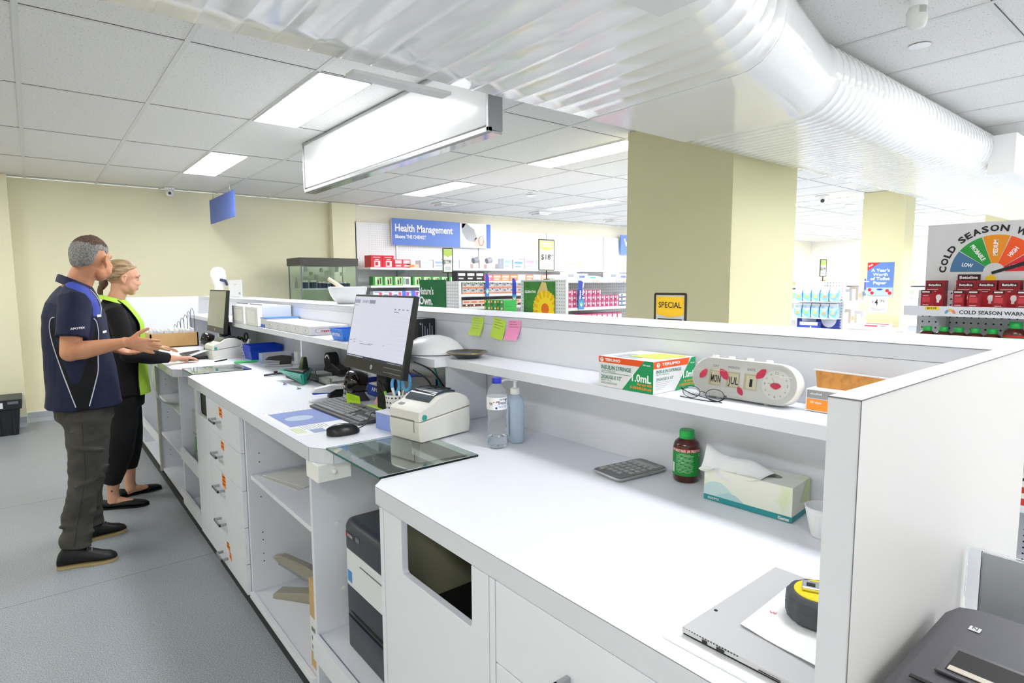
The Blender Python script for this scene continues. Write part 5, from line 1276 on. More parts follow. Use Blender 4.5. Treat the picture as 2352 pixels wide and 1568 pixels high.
# customer side counter at the right edge of the picture
def right_side():
    t = thing('side_counter', 'white side counter below the dark printer at the right edge', 'counter', (1.0, -.1, 0))
    MB().box(.55, 1.46, -.65, .2495, .77, .80).build('top', LAMW, t, bevel=.001); MB().box(.60, 1.44, -.62, .2495, 0, .77).build('body', LAMW, t)
    BG = mat('receipt_printer_black', '4b4b52', .42)
    t = thing('card_printer', 'dark grey slotted printer at the lower right in front of the end panel', 'printer', (.85, .08, .80), None)
    cx0, cx1, cy0, cy1 = .66, .99, -.18, .243
    R = lambda z, i: [(cx0+i,cy0+i,z),(cx1-i,cy0+i,z),(cx1-i,cy1-i,z),(cx0+i,cy1-i,z)]
    q = [(.72,.802),(.66,.86),(.655,.93),(.70,.985),(.75,.998),(.985,1.000),(.995,.985),(.995,.802)]
    mb = MB(); mb.prism(q, cy0, .205, plane='xz'); 
    # body with the bevelled left side towards the panel
    mb = MB(); Rn = []
    for y, s in ((cy0, 1.0), (.195, 1.0), (.222, .97), (.238, .90)):
        Rn.append([(.83+(a-.83)*(s*.3+.7), y, .80+(b-.80)*s) for a, b in q])
    mb.loft(Rn).build('casing', BG, t, smooth=25, bevel=.003)
    MB().box(.752, .758, cy0, .212, .9985, 1.0003).build('lid_seam', BLKM, t)
    mb = MB().box(.782, .850, cy0+.02, .196, 1.0002, 1.0045); mb.build('slot_frame', mat('slot_rim', '3c3c43', .35), t, bevel=.0015)
    MB().box(.790, .842, cy0+.03, .188, 1.0046, 1.0052).build('slot', BLKM, t)
    MB().box(.790, .800, cy0+.03, .186, 1.0053, 1.0062).build('paper_edge', mat('paper_tan', 'b5aea2', .6), t)
    MB().box(.655, .70, cy0, .19, .948, .951).build('front_seam', BLKM, t)
    MB().box(.914, .926, .184, .196, 1.0002, 1.0007).build('contactless_mark', mat('mark_grey', 'bfc0c4', .4), t); lettering('N', t, (.917, .193, 1.0010), (0,-1,0), (1,0,0)[:0] or (1,0,0), .009, DGR, .006, .01)
    t = thing('acrylic_stand', 'clear acrylic sign holder with a grey insert behind the dark printer', 'sign holder', (1.12, 0, .80))
    MB().box(1.106, 1.109, -.18, .246, .90, 1.036).box(1.115, 1.118, -.18, .246, .8005, 1.036).box(1.05, 1.20, -.18, .246, .8005, .804).build('holder', CLR, t)
    MB().box(1.110, 1.114, -.17, .226, .922, 1.034).build('grey_insert', mat('insert_grey', 'd6d8da', .6), t)
    MB().box(1.106, 1.118, .2265, .2275, .90, 1.036).build('edge_strip', WPR, t)
right_side()
# ---------------------------------------------------------------- people
def fuse(name, mb, vox, it, mats, parent, colour=None, fold=None):
    """one continuous skin from overlapping volumes: voxel remesh, relax, then material per face"""
    me = bpy.data.meshes.new('raw'); me.from_pydata([tuple(v) for v in mb.v], [], mb.f)
    bm = bmesh.new(); bm.from_mesh(me); bmesh.ops.recalc_face_normals(bm, faces=bm.faces); bm.to_mesh(me); bm.free()
    o = bpy.data.objects.new('raw', me); col.objects.link(o); md = o.modifiers.new('r', 'REMESH'); md.mode = 'VOXEL'; md.voxel_size = vox
    dg = bpy.context.evaluated_depsgraph_get(); m2 = bpy.data.meshes.new_from_object(o.evaluated_get(dg))
    bpy.data.objects.remove(o); bpy.data.meshes.remove(me)
    bm = bmesh.new(); bm.from_mesh(m2)
    for _ in range(it): bmesh.ops.smooth_vert(bm, verts=bm.verts, factor=.5, use_axis_x=True, use_axis_y=True, use_axis_z=True)
    if fold:
        bm.normal_update(); mv = [(v, v.normal*fold(v.co)) for v in bm.verts]
        for v, d in mv: v.co += d
    if parent:
        rt = top(parent); bmesh.ops.translate(bm, verts=bm.verts, vec=-rt.location)
    bm.to_mesh(m2); bm.free(); m2.name = name; m2.materials.clear()
    for q in (mats if isinstance(mats, (list, tuple)) else [mats]): m2.materials.append(q)
    L = top(parent).location if parent else Vector((0,0,0))
    for p in m2.polygons:
        p.use_smooth = True
        if colour: p.material_index = colour(p.center+L)
    ob = bpy.data.objects.new(name, m2); col.objects.link(ob); ob.parent = parent
    return ob
def ell(z, cx, cy, rx, ry, th=0, n=28, e=1.0, tilt=0):
    R = []
    for i in range(n):
        a = 2*PI*i/n; u, v = rx*abs(math.cos(a))**e*(1 if math.cos(a) >= 0 else -1), ry*abs(math.sin(a))**e*(1 if math.sin(a) >= 0 else -1)
        x, y = u*math.cos(th)-v*math.sin(th), u*math.sin(th)+v*math.cos(th); R.append((cx+x, cy+y, z+tilt*u))
    return R
def head_vol(mb, M, s=1.0, fem=False, neck=None):
    a = mb.n(); f = .010 if fem else 0
    S = lambda c, r: mb.sphere(c, r, 24, 16)
    S((-.014,0,.030), (.094,.076,.086)); S((.020,0,-.022), (.066,.060,.080)); S((.046,0,-.082), (.028,.030,.024))
    for y in (-1, 1):
        S((.014,y*.034,-.062), (.042,.024,.034)); S((.054,y*.032,-.026), (.029,.025,.028)); S((.040,y*.036,-.050), (.034,.026,.034)); S((.072,y*.026,.022), (.016,.022,.010))
        # ear: flattened shell with rim and lobe
        S((-.004,y*.078,-.010), (.015,.007,.026)); S((-.002,y*.078,-.034), (.008,.006,.011))
        mb.tube([(.006,y*.079,-.028),(-.008,y*.086,-.024),(-.018,y*.090,-.006),(-.014,y*.090,.014),(.000,y*.086,.021),(.010,y*.080,.012)], [.005,.0055,.006,.006,.0055,.004], 8)
    mb.tube([(.078,0,.018),(.088-f*.3,0,.0),(.100-f*.8,0,-.018),(.103-f*.9,0,-.028)], [.008,.009,.010,.009] if not fem else [.006,.007,.008,.0075], 12)
    for y in (-1, 1): S((.090-f*.6,y*.009,-.030), (.011,.008,.007))
    if not fem: S((.078,0,-.056), (.012,.022,.014))
    k = .0055 if fem else .004
    g = .004 if fem else 0
    S((.070,0,-.052), (.016,.026,.020))
    mb.tube([(.070,-.022,-.054),(.087-g,-.008,-.051),(.087-g,.008,-.051),(.070,.022,-.054)], [.003,k,k,.003], 8)
    mb.tube([(.070,-.020,-.059),(.085-g,-.006,-.062),(.085-g,.006,-.062),(.070,.020,-.059)], [.003,k+.001,k+.001,.003], 8)
    mb.tr(M @ Matrix.Scale(s, 4), a)
def hand_vol(mb, W, d, s, n, k=1.0, spread=.05, bend=(.1,.25,.3), thumb=.75, curl=0.0):
    """W wrist, d towards fingers, s towards thumb, n palm normal"""
    W, d = Vector(W), Vector(d).normalized(); s = Vector(s); s = (s-d*s.dot(d)).normalized(); n = Vector(n); n = (n-d*n.dot(d)-s*n.dot(s)).normalized()
    def fl(c, hw, ht, q=18): return [c+s*(hw*math.cos(2*PI*i/q))+n*(ht*math.sin(2*PI*i/q)) for i in range(q)]
    mb.loft([fl(W-d*.02*k, .026*k, .019*k), fl(W+d*.01*k, .028*k, .018*k), fl(W+d*.045*k+s*.002*k, .038*k, .017*k), fl(W+d*.080*k, .041*k, .014*k), fl(W+d*.094*k, .038*k, .010*k)])
    L = [.070,.078,.073,.058]; off = [.030,.010,-.010,-.029]
    for i in range(4):
        b = W+d*(.086-.003*abs(i-1.2))*k+s*off[i]*k; dd = (d+s*(spread*(1.5-i))).normalized(); ang = curl; pts = [b-d*.02*k, b]; rr = [.0095*k, .0095*k]
        for j, f in enumerate((.45,.30,.25)):
            ang += bend[j]*(.8+.15*i); v = dd*math.cos(ang)+n*math.sin(ang); pts.append(pts[-1]+v*L[i]*f*k); rr.append((.0090-.0010*j)*k)
        pts.append(pts[-1]+v*.004*k); rr.append(.004*k); mb.tube(pts, rr, 10)
    b = W+d*.022*k+s*.024*k; v1 = (d*.62+s*thumb+n*.25).normalized(); v2 = (d*.85+s*thumb*.75+n*.15).normalized()
    mb.tube([b-v1*.012*k, b, b+v1*.042*k, b+v1*.042*k+v2*.032*k, b+v1*.042*k+v2*.056*k, b+v1*.042*k+v2*.060*k], [.013*k,.015*k,.0115*k,.0102*k,.0080*k,.004*k], 12)
def face_parts(t, M, s, iris, brow, lip, fem, sides=(-1, 1)):
    Ms = M @ Matrix.Scale(s, 4)
    for y in sides:
        MB().sphere((.0715,y*.030,.0015), (.0095,.0115,.0048), 16, 12).tr(Ms).build('eye', mat('eye_white', 'e9e4df', .3), t, smooth=60)
        MB().sphere((.0792,y*.0305,.0015), (.0028,.0048,.0044), 12, 8).tr(Ms).build('iris', iris, t, smooth=60)
        MB().tube([(.080,y*.016,.0055),(.0830,y*.028,.0080),(.0765,y*.043,.0045)], [.0010,.0020 if fem else .0018,.001], 6).tr(Ms).build('eyelid', mat('eyelid', '4a342b' if fem else 'a06a52', .6), t, smooth=60)
        MB().tube([(.0870,y*.012,.0275),(.0870,y*.026,.0295),(.074,y*.046,.0275)], [.0014,.0022,.001], 6).tr(Ms).build('eyebrow', brow, t, smooth=60)
    g = .004 if fem else 0
    MB().tube([(.073,-.021,-.0545),(.0885-g,-.007,-.0515),(.0885-g,.007,-.0515),(.073,.021,-.0545)], [.001,.0030,.0030,.001], 8).tube([(.073,-.019,-.0585),(.0875-g,-.006,-.0615),(.0875-g,.006,-.0615),(.073,.019,-.0585)], [.001,.0036,.0036,.001], 8).tr(Ms).build('lips', lip, t, smooth=60)
def frame(c, yaw, pitch=0, roll=0):
    return Matrix.Translation(c) @ Matrix.Rotation(yaw, 4, 'Z') @ Matrix.Rotation(pitch, 4, 'Y') @ Matrix.Rotation(roll, 4, 'X')
def on_surface(ob, pts, dirn=(0,1,0), lift=.0012):
    """drops points onto the cloth along dirn"""
    L = top(ob).location; me = ob.data; bv = BVHTree.FromPolygons([tuple(v.co+L) for v in me.vertices], [tuple(p.vertices) for p in me.polygons]); out = []
    for p in pts:
        h = bv.ray_cast(Vector(p)-Vector(dirn)*1.0, Vector(dirn))
        if h[0]: out.append(h[0]+(h[1] if h[1].dot(Vector(dirn)) < 0 else -h[1])*lift)
    return out
def shoe(t, heel, toe, h, m, sole, w_=.046, laces=False, slip=False, name='shoe'):
    heel, toe = Vector(heel), Vector(toe); d = (toe-heel); L = d.length; d.normalize(); s = Vector((-d.y, d.x, 0)); up = Vector((0,0,1))
    def ring(u, hw, z0, z1, q=18):
        R = []
        for i in range(q):
            a = 2*PI*i/q; R.append(heel+d*(u*L)+s*(hw*math.cos(a))+up*((z0+z1)/2+(z1-z0)/2*math.sin(a)*(1 if math.sin(a) > 0 else 1)))
        return R
    prof = [(.0,.018,.014,.05),(.03,.030,.012,.078),(.12,.034,.012,h),(.30,.034,.012,h),(.44,.037,.012,h*.88),(.58,.042,.012,h*.72),(.74,.046,.012,.062),(.88,.042,.012,.052),(.97,.028,.014,.038),(1.0,.010,.016,.024)]
    if slip: prof = [(.0,.016,.008,.055),(.03,.028,.008,.062),(.14,.033,.008,.052),(.35,.034,.008,.046),(.48,.038,.008,.050),(.62,.041,.008,.048),(.78,.042,.008,.042),(.92,.034,.008,.034),(1.0,.012,.010,.022)]
    o = MB().loft([ring(u, hw*w_/.046, a, b) for u, hw, a, b in prof]).build(name, m, t, smooth=60)
    pts = [(0,.016),(.03,.030),(.15,.035),(.35,.034),(.55,.043),(.75,.048),(.90,.043),(.98,.028),(1.015,.0)]
    P = [heel+d*(u*L)+s*(w*w_/.046) for u, w in pts]+[heel+d*(u*L)-s*(w*w_/.046) for u, w in reversed(pts[:-1])]
    zt = .016 if not slip else .009
    MB().prism([(p.x, p.y) for p in P], .001, zt).build('sole', sole, o)
    if laces:
        for k in range(4):
            c = heel+d*(L*(.38+.07*k)); z = h*(.95-.085*k)
            MB().tube([c+s*.020+up*(z-.004), c+up*(z+.008), c-s*.020+up*(z-.004)], .0028, 6).build('lace', mat('lace_grey', '74747c', .6), o, smooth=60)
        c = heel+d*(L*.34)+up*(h*.98)
        MB().tube(spline([c, c+s*.018+up*.016+d*.01, c+s*.030+d*.03, c+d*.01, c-s*.018+up*.014+d*.012, c-s*.030+d*.03, c],4), .0018, 6).build('lace', mat('lace_grey', '5a5a60', .6), o, smooth=60)
    return o
SK1 = mat('skin_tanned', 'd59a76', .5, noise=(14, 'cf8c66', .35, .7)); SK2 = mat('skin_fair', 'e3af90', .5, noise=(14, 'dca083', .35, .7))

def man():
    t = thing('person', 'man in a navy polo shirt and grey trousers standing with his open hand held out', 'person', (.17, 3.86, 0))
    TH = .15
    Hc = Vector((.262, 3.85, 1.578)); HM = frame(Hc, .76, .06)
    sh = {-1: Vector((.165,3.685,1.375)), 1: Vector((.20,4.02,1.375))}
    el = {-1: Vector((.128,3.620,1.118)), 1: Vector((.165,4.085,1.10))}
    wr = {-1: Vector((.352,3.555,1.158)), 1: Vector((.315,3.965,1.098))}
    b = MB(); head_vol(b, HM, 1.02)
    b.tube([HM @ Vector((-.020,0,-.02)), (.215,3.852,1.50), (.185,3.855,1.43), (.175,3.86,1.36)], [.058,.058,.064,.085], 20)
    b.loft([ell(z, cx, 3.86, rx, ry, TH) for z, cx, rx, ry in ((.80,.165,.12,.155),(.92,.17,.12,.15),(1.05,.17,.115,.145),(1.2,.165,.115,.16),(1.32,.165,.105,.17),(1.39,.168,.075,.14),(1.42,.172,.05,.08))])
    for s in (-1, 1):
        b.tube([sh[s], sh[s].lerp(el[s], .5), el[s]+(sh[s]-el[s])*.03], [.054,.050,.044], 16); b.sphere(el[s], .044)
        b.tube([el[s], el[s].lerp(wr[s], .25), el[s].lerp(wr[s], .6), wr[s]], [.042,.044,.036,.027], 16, 0, [.042,.046,.036,.024])
    hand_vol(b, wr[-1]+Vector((.006,0,0)), (.94,-.12,-.24), (.15,.0,1), (0,1,.1), .95, .07, (.06,.14,.16), .95)
    hand_vol(b, wr[1]+Vector((.006,0,0)), (.90,-.35,-.32), (.15,1,.25), (.2,-.1,1), .96, .08, (.12,.2,.2), .8)
    for s, x0, y0 in ((-1,.175,3.775), (1,.19,3.945)):
        ak = (.092,3.735,.10) if s < 0 else (.175,4.045,.10)
        b.tube([(x0,y0,.86), (.165,y0+s*.02-.01,.46), (ak[0],ak[1],.22), ak], [.085,.055,.045,.030], 14)
    fuse('body', b, .0042, 3, [SK1], t)
    face_parts(t, HM, 1.02, mat('iris_blue', '4e6a80', .2), mat('brow_grey', '6f5c4c', .8), mat('lip_man', 'c07a66', .5), False, (-1,))
    # short hair, grey at the sides and back, brown on top
    HG = mat('hair_grey', 'a09e9c', .8, noise=(170, '625e5b', .40, .66, 4), bump=(260, 1, .004)); HB = mat('hair_brown', '6a5140', .8, noise=(150, '3c2d24', .42, .62, 4), bump=(260, 1, .004))
    rnd = random.Random(2); h = MB(); n = 72
    R = []
    for k in range(27):
        ring = []
        for i in range(n):
            a = 2*PI*i/n; ca, sa = math.cos(a), math.sin(a)
            # hairline: forehead high, temples, nape low
            lim = -.50 if ca < -.55 else (-.50+(ca+.55)/.35*.68 if ca < -.2 else (.18 if ca < .12 else (.18-.22*(ca-.12)/.13 if ca < .25 else (-.04+(ca-.25)*1.1 if ca < .6 else .345+(ca-.6)*.5))))
            p2 = lim+(PI/2*.995-lim)*k/26
            g = 1.03+.085*max(0, math.sin(p2))**3*(1+.35*ca)+(.016*(rnd.random()-.5))*(1+2.5*max(0, math.sin(p2)))
            if k == 0: g = .97
            x = -.014+.094*g*math.cos(p2)*ca; y = .076*g*math.cos(p2)*sa; z = .030+.086*g*math.sin(p2)
            if ca < 0: x -= .004; z -= (.034*(-ca))*max(0, -math.sin(p2))*2.0
            ring.append((x, y, z))
        R.append(ring)
    h.loft(R); h.tr(HM @ Matrix.Scale(1.02, 4))
    ho = h.build('hair', [HG, HB], t, smooth=80)
    HI = HM.inverted()
    for p in ho.data.polygons:
        c = HI @ (p.center+t.location); p.material_index = 1 if c.z > .070+.006*math.sin(c.x*90+c.y*40)+.25*max(0, -c.x-.03)+.004*rnd.random() else 0
    # polo shirt
    NV = mat('polo_navy', '0f1839', .75, bump=(300, .3, .001)); BKP = mat('polo_black', '05060d', .8); RB = mat('polo_royal', '3144a8', .7); PP = mat('piping_white', 'd9dcea', .6)
    s_ = MB()
    s_.loft([ell(z, cx, 3.86, rx, ry, TH, 36) for z, cx, rx, ry in ((.812,.178,.166,.205),(.90,.178,.160,.198),(1.00,.176,.153,.192),(1.10,.172,.147,.19),(1.20,.168,.143,.195),(1.29,.163,.136,.20),(1.36,.163,.115,.195),(1.40,.168,.094,.165),(1.43,.175,.075,.115),(1.445,.18,.066,.085))])
    for s in (-1, 1):
        a = sh[s]; e = el[s]; d = (e-a).normalized(); L = .195 if s < 0 else .19
        s_.tube([a-d*.045+Vector((.0,-s*.045,.0)), a, a+d*.08, a+d*L], [.060,.072,.070,.072], 22, 0, [.062,.078,.076,.078])
    BAND = [(.150,1.452),(.182,1.437),(.218,1.418),(.244,1.375),(.255,1.335),(.252,1.300)]
    def shirt_col(c):
        if c.y < 3.84 and c.z > 1.29:
            for (x0, z0), (x1, z1) in zip(BAND, BAND[1:]):
                L2 = (x1-x0)**2+(z1-z0)**2; u = max(0, min(1, ((c.x-x0)*(x1-x0)+(c.z-z0)*(z1-z0))/L2))
                if math.hypot(c.x-x0-u*(x1-x0), c.z-z0-u*(z1-z0)) < .0165: return 2
        q = c-sh[-1]; dd = (el[-1]-sh[-1]).normalized(); q2 = q-dd*q.dot(dd)
        if q.dot(dd) > -.01 and q2.length < .098 and c.y < 3.77: return 0
        if c.z < 1.285 and c.y < 3.86:
            lo = .060+max(0, 1.18-c.z)*.215; hi = .252-max(0, 1.19-c.z)*.09-max(0, .98-c.z)*.20
            if lo < c.x < hi: return 1
        return 0
    from mathutils import noise
    N3 = lambda c, a, b: noise.noise(Vector((c.x*a, c.y*a, c.z*b)))
    so = fuse('polo_shirt', s_, .0045, 6, [NV, BKP, RB], t, lambda c: shirt_col(c), lambda c: .010*N3(c, 7, 5)+.004*N3(c, 18, 14))
    def piping(zx, nm='piping'):
        pts = on_surface(so, [(x, 3.2, z) for x, z in zx], (0,1,0), .0015)
        if len(pts) > 1: MB().tube(spline(pts, 3), .0026, 6).build(nm, PP, so, smooth=60)
    piping([(.082,1.288),(.070,1.284),(.062,1.262),(.060,1.213),(.070,1.136),(.090,1.036),(.110,.946),(.136,.835)])
    piping([(.236,1.278),(.247,1.262),(.252,1.22),(.252,1.188),(.243,1.081),(.239,1.011),(.222,.944),(.191,.835)])
    piping([(.236,1.425),(.262,1.385),(.276,1.340),(.270,1.295)])
    # sleeve cuff, lettering, chest mark
    v, f = text_mb('APOTEX', .03); w_ = max(p.x for p in v)
    pts = on_surface(so, [(.135+p.x/w_*.058, 3.2, 1.232+p.y*.0135+p.x*.001) for p in v], (0,1,0), .002)
    if len(pts) == len(v): MB().add(pts, f).build('sleeve_lettering', WPR, so)
    for (cx, cz, n_) in ((.262,1.29,3),(.282,1.205,2)):
        q = [(cx+.02*u, 3.2, cz+.012*w) for u in (-.5,.5) for w in (-.5,.5)]
        pts = on_surface(so, q, (0,1,0), .002)
        if len(pts) == 4: MB().add(pts, [(0,1,3,2)]).build('chest_mark', WPR, so)
    # collar: rings tilted, high at the nape
    R = []
    for (rx, ry, z, dx) in ((.082,.088,1.425,.0),(.074,.078,1.462,.0),(.072,.075,1.470,.0),(.078,.084,1.462,.0),(.092,.100,1.425,.004)):
        ring = []
        for i in range(30):
            a = .42+ (2*PI-.84)*i/29; ring.append((.186+dx+rx*math.cos(a), 3.856+ry*math.sin(a), z-.34*rx*math.cos(a)-.012*math.cos(a)))
        R.append(ring)
    MB().loft(R, 0, False, False).build('collar', mat('polo_collar', '10173a', .7), so, smooth=60)
    # trousers
    G = mat('trouser_grey', '4b4945', .85, noise=(7, '3d3b38', .35, .7), bump=(9, .5, .02)); tr_ = MB()
    tr_.loft([ell(z, cx, 3.86, rx, ry, TH, 30) for z, cx, rx, ry in ((.86,.175,.135,.172),(.80,.18,.132,.175),(.74,.178,.130,.172))])
    for s in (-1, 1):
        if s < 0: P = [(.182,3.775,.80),(.182,3.765,.66),(.172,3.752,.50),(.140,3.745,.38),(.114,3.742,.26),(.096,3.738,.15),(.094,3.735,.098)]; r = [.103,.097,.083,.073,.068,.066,.071]
        else: P = [(.195,3.945,.80),(.195,3.96,.66),(.195,3.985,.50),(.185,4.01,.38),(.178,4.03,.26),(.176,4.042,.15),(.174,4.045,.098)]; r = [.100,.092,.080,.072,.067,.065,.070]
        tr_.tube(P, r, 22)
    rw = random.Random(8)
    for (c, d, L, rr) in (((.12,3.70,.46),(1,0,.35),.15,.010),((.10,3.68,.42),(1,.1,.3),.14,.009),((.13,3.68,.62),(1,0,-.2),.13,.008),((.05,3.70,.15),(1,0,.2),.12,.010),((.06,3.69,.11),(1,0,-.1),.10,.010),((.10,3.70,.70),(1,0,.3),.12,.008),((.03,3.71,.22),(1,0,.4),.10,.009)):
        c = Vector(c); d = Vector(d).normalized(); tr_.tube([c+Vector((0,.0,0)), c+d*L*.5+Vector((0,-.014,0)), c+d*L], [rr*.7, rr*1.4, rr*.7], 8)
    tro = fuse('trousers', tr_, .006, 4, [G], t, None, lambda c: (.009*N3(c, 6, 15)+.004*N3(c, 14, 34))*(1.5 if c.z < .28 else 1))
    pts = on_surface(tro, [(.155-.0*k, 3.2, .78-.06*k) if k < 6 else (.155-.012*(k-5), 3.2, .78-.06*k) for k in range(12)], (0,1,0), .0006)
    if len(pts) > 2: MB().tube(pts, .0014, 5).build('side_seam', mat('seam_dark', '2c2b29', .8), tro)
    SH_ = mat('shoe_black', '101113', .5); SO = mat('shoe_sole', 'b09c6c', .6)
    shoe(t, (.010,3.735,0), (.262,3.672,0), .112, SH_, SO, .046, True)
    shoe(t, (.110,4.035,0), (.345,4.085,0), .112, SH_, SO, .046, True)
man()

def woman():
    t = thing('person', 'woman in black clothes and a lime green vest using the far computer mouse', 'person', (.42, 4.58, 0))
    Hc = Vector((.468, 4.55, 1.488)); HM = frame(Hc, -.05, .13)
    sh = {-1: Vector((.395,4.425,1.285)), 1: Vector((.415,4.715,1.285))}
    el = {-1: Vector((.445,4.345,1.010)), 1: Vector((.44,4.79,1.04))}
    wr = {-1: Vector((.715,4.455,.957)), 1: Vector((.640,4.765,1.015))}
    b = MB(); head_vol(b, HM, .97, True)
    b.tube([HM @ Vector((-.018,0,-.02)), (.435,4.55,1.40), (.41,4.555,1.34), (.40,4.56,1.28)], [.047,.046,.050,.07], 20)
    b.loft([ell(z, cx, 4.57, rx, ry, 0) for z, cx, rx, ry in ((.78,.41,.11,.15),(.90,.41,.10,.14),(1.02,.415,.10,.13),(1.15,.42,.105,.14),(1.25,.41,.095,.145),(1.31,.40,.06,.12),(1.335,.40,.04,.06))])
    for s in (-1, 1):
        b.tube([sh[s], sh[s].lerp(el[s], .5), el[s]], [.044,.040,.036], 14); b.sphere(el[s], .036)
        b.tube([el[s], el[s].lerp(wr[s], .3), wr[s]], [.036,.035,.022], 14)
    hand_vol(b, wr[-1]+Vector((.01,0,0)), (.98,.16,-.04), (.0,1,-.15), (0,-.15,-1), .88, .06, (.15,.3,.3), .5)
    hand_vol(b, wr[1]+Vector((.01,0,0)), (.97,-.12,-.18), (.0,-1,.1), (0,.1,-1), .88, .06, (.12,.25,.3), .6)
    b.tube([(.40,4.50,.80),(.38,4.50,.45),(.335,4.535,.18),(.325,4.545,.10),(.33,4.545,.04)], [.075,.05,.036,.033,.036], 14)
    b.tube([(.42,4.64,.80),(.44,4.68,.45),(.445,4.735,.20),(.440,4.745,.10),(.445,4.745,.04)], [.075,.05,.036,.033,.036], 14)
    for hx, hy, dx, dy in ((.30,4.56,.10,-.045),(.415,4.742,.10,.01)): b.tube([(hx,hy,.035),(hx+dx*.6,hy+dy*.6,.045),(hx+dx*1.3,hy+dy*1.3,.03)], [.026,.028,.018], 12)
    fuse('body', b, .0042, 3, [SK2], t)
    face_parts(t, HM, .97, mat('iris_green', '46523f', .2), mat('brow_brown', '6b4c3a', .8), mat('lip_woman', 'c9706a', .45), True)
    HB = mat('hair_blonde', 'b89d78', .45, noise=(26, '7d6248', .40, .66, 4), bump=(60, .8, .004)); HD = mat('hair_roots', '5c4636', .6)
    nt = HB.node_tree
    mpn = nt.nodes.new('ShaderNodeMapping'); mpn.inputs['Scale'].default_value = (.35, 3.0, 3.0)
    for l in list(nt.links):
        if l.from_node.type == 'TEX_COORD': fs, ts = l.from_socket, l.to_socket; nt.links.remove(l); nt.links.new(fs, mpn.inputs[0]); nt.links.new(mpn.outputs[0], ts)
    h = MB(); n = 40; R = []
    for k in range(15):
        ring = []
        for i in range(n):
            a = 2*PI*i/n; ca, sa = math.cos(a), math.sin(a)
            lim = -.60 if ca < -.25 else (-.60+(ca+.25)/.6*.85 if ca < .35 else (.25+(ca-.35)*.55))
            p2 = lim+(PI/2*.995-lim)*k/14; g = 1.06+.04*max(0, math.sin(p2))
            if k == 0: g = .98
            g += .010*math.sin(a*9+p2*3)*math.cos(p2)
            x = -.014+.094*g*math.cos(p2)*ca; y = .076*g*math.cos(p2)*sa; z = .030+.086*g*math.sin(p2)
            if ca < 0: x -= .006; z += .02*ca*max(0, -math.sin(p2))
            ring.append((x, y, z))
        R.append(ring)
    h.loft(R); h.tr(HM @ Matrix.Scale(.97, 4)); ho = h.build('hair', [HB], t, smooth=80)
    bun = MB().sphere((-.108,0,-.045), (.026,.030,.030)); bun.tube(spline([(-.105,0,-.055),(-.122,.005,-.085),(-.118,.012,-.118),(-.105,.014,-.140)], 4), [.020]*4+[.017]*4+[.012]*4+[.004], 12); bun.tr(HM @ Matrix.Scale(.97, 4)); bun.build('hair_bun', HD, t, smooth=70)
    BKC = mat('black_cloth', '0b0b10', .85, bump=(12, .4, .01)); s_ = MB()
    s_.loft([ell(z, cx, 4.57, rx, ry, 0, 32) for z, cx, rx, ry in ((.74,.415,.135,.178),(.85,.415,.128,.172),(1.00,.418,.120,.16),(1.12,.425,.122,.165),(1.20,.425,.120,.168),(1.27,.410,.105,.165),(1.315,.40,.078,.135),(1.345,.402,.058,.075),(1.362,.405,.053,.062))])
    for s in (-1, 1):
        a, e, w_ = sh[s], el[s], wr[s]; s_.tube([a+Vector((0,-s*.04,.0)), a, a.lerp(e, .5), e], [.050,.058,.053,.048], 18); s_.sphere(e, .048)
        s_.tube([e, e.lerp(w_, .4), e.lerp(w_, .86 if s < 0 else .80)], [.048,.047,.036], 16)
    from mathutils import noise
    N3 = lambda c, a, b: noise.noise(Vector((c.x*a, c.y*a, c.z*b)))
    top_ = fuse('black_top', s_, .006, 5, [BKC], t, None, lambda c: .007*N3(c, 9, 9))
    p_ = MB(); p_.loft([ell(z, .415, 4.57, rx, ry, 0, 30) for z, rx, ry in ((.78,.120,.160),(.72,.128,.168),(.66,.125,.165))])
    p_.tube([(.405,4.50,.74),(.400,4.49,.55),(.375,4.50,.38),(.340,4.53,.25),(.322,4.545,.178)], [.095,.088,.080,.068,.058], 22); p_.tube([(.430,4.64,.74),(.445,4.66,.55),(.452,4.70,.38),(.448,4.735,.26),(.440,4.745,.200)], [.095,.088,.078,.066,.054], 22)
    fuse('trousers', p_, .007, 5, [BKC], t, None, lambda c: .010*N3(c, 8, 6))
    # vest: open lime tabard over shoulders and front
    LM = mat('lime_vest', 'b4de4a', .6); LT = mat('vest_trim', '1b2216', .7)
    v_ = MB(); rings = []
    def vr(z, cx, rx, ry, a0, a1, n_=24): return [(cx+rx*math.cos(a0+(a1-a0)*i/n_), 4.57+ry*math.sin(a0+(a1-a0)*i/n_), z) for i in range(n_+1)]
    lv = ((.745,.42,.155,.190,1.05),(.85,.42,.148,.185,1.05),(1.0,.425,.138,.175,.95),(1.12,.43,.135,.178,.85),(1.20,.43,.132,.178,.80),(1.27,.413,.113,.168,.85),(1.32,.405,.088,.135,1.0),(1.352,.405,.069,.088,1.35))
    for z, cx, rx, ry, a in lv: rings.append(vr(z, cx, rx, ry, -a, a))
    for z, cx, rx, ry, a in reversed(lv): rings.append(vr(z, cx, rx+.0025, ry+.0025, -a, a))
    v_.loft(rings, 0, False, False); vo = v_.build('lime_vest', LM, t, smooth=60)
    v2 = MB()      # shoulder band round the neck towards the back
    rr = []
    for i in range(25):
        a = 1.1+(2*PI-2.2)*i/24; c, s = math.cos(a), math.sin(a)
        rr.append([(.400+.062*c, 4.57+.074*s, 1.367-.02*c), (.398+.088*c, 4.57+.112*s, 1.343-.03*c), (.397+.088*c, 4.57+.113*s, 1.340-.03*c), (.400+.060*c, 4.57+.072*s, 1.364-.02*c)])
    v2.loft(rr, 0, True, True); v2.build('vest_collar', LM, t, smooth=60)
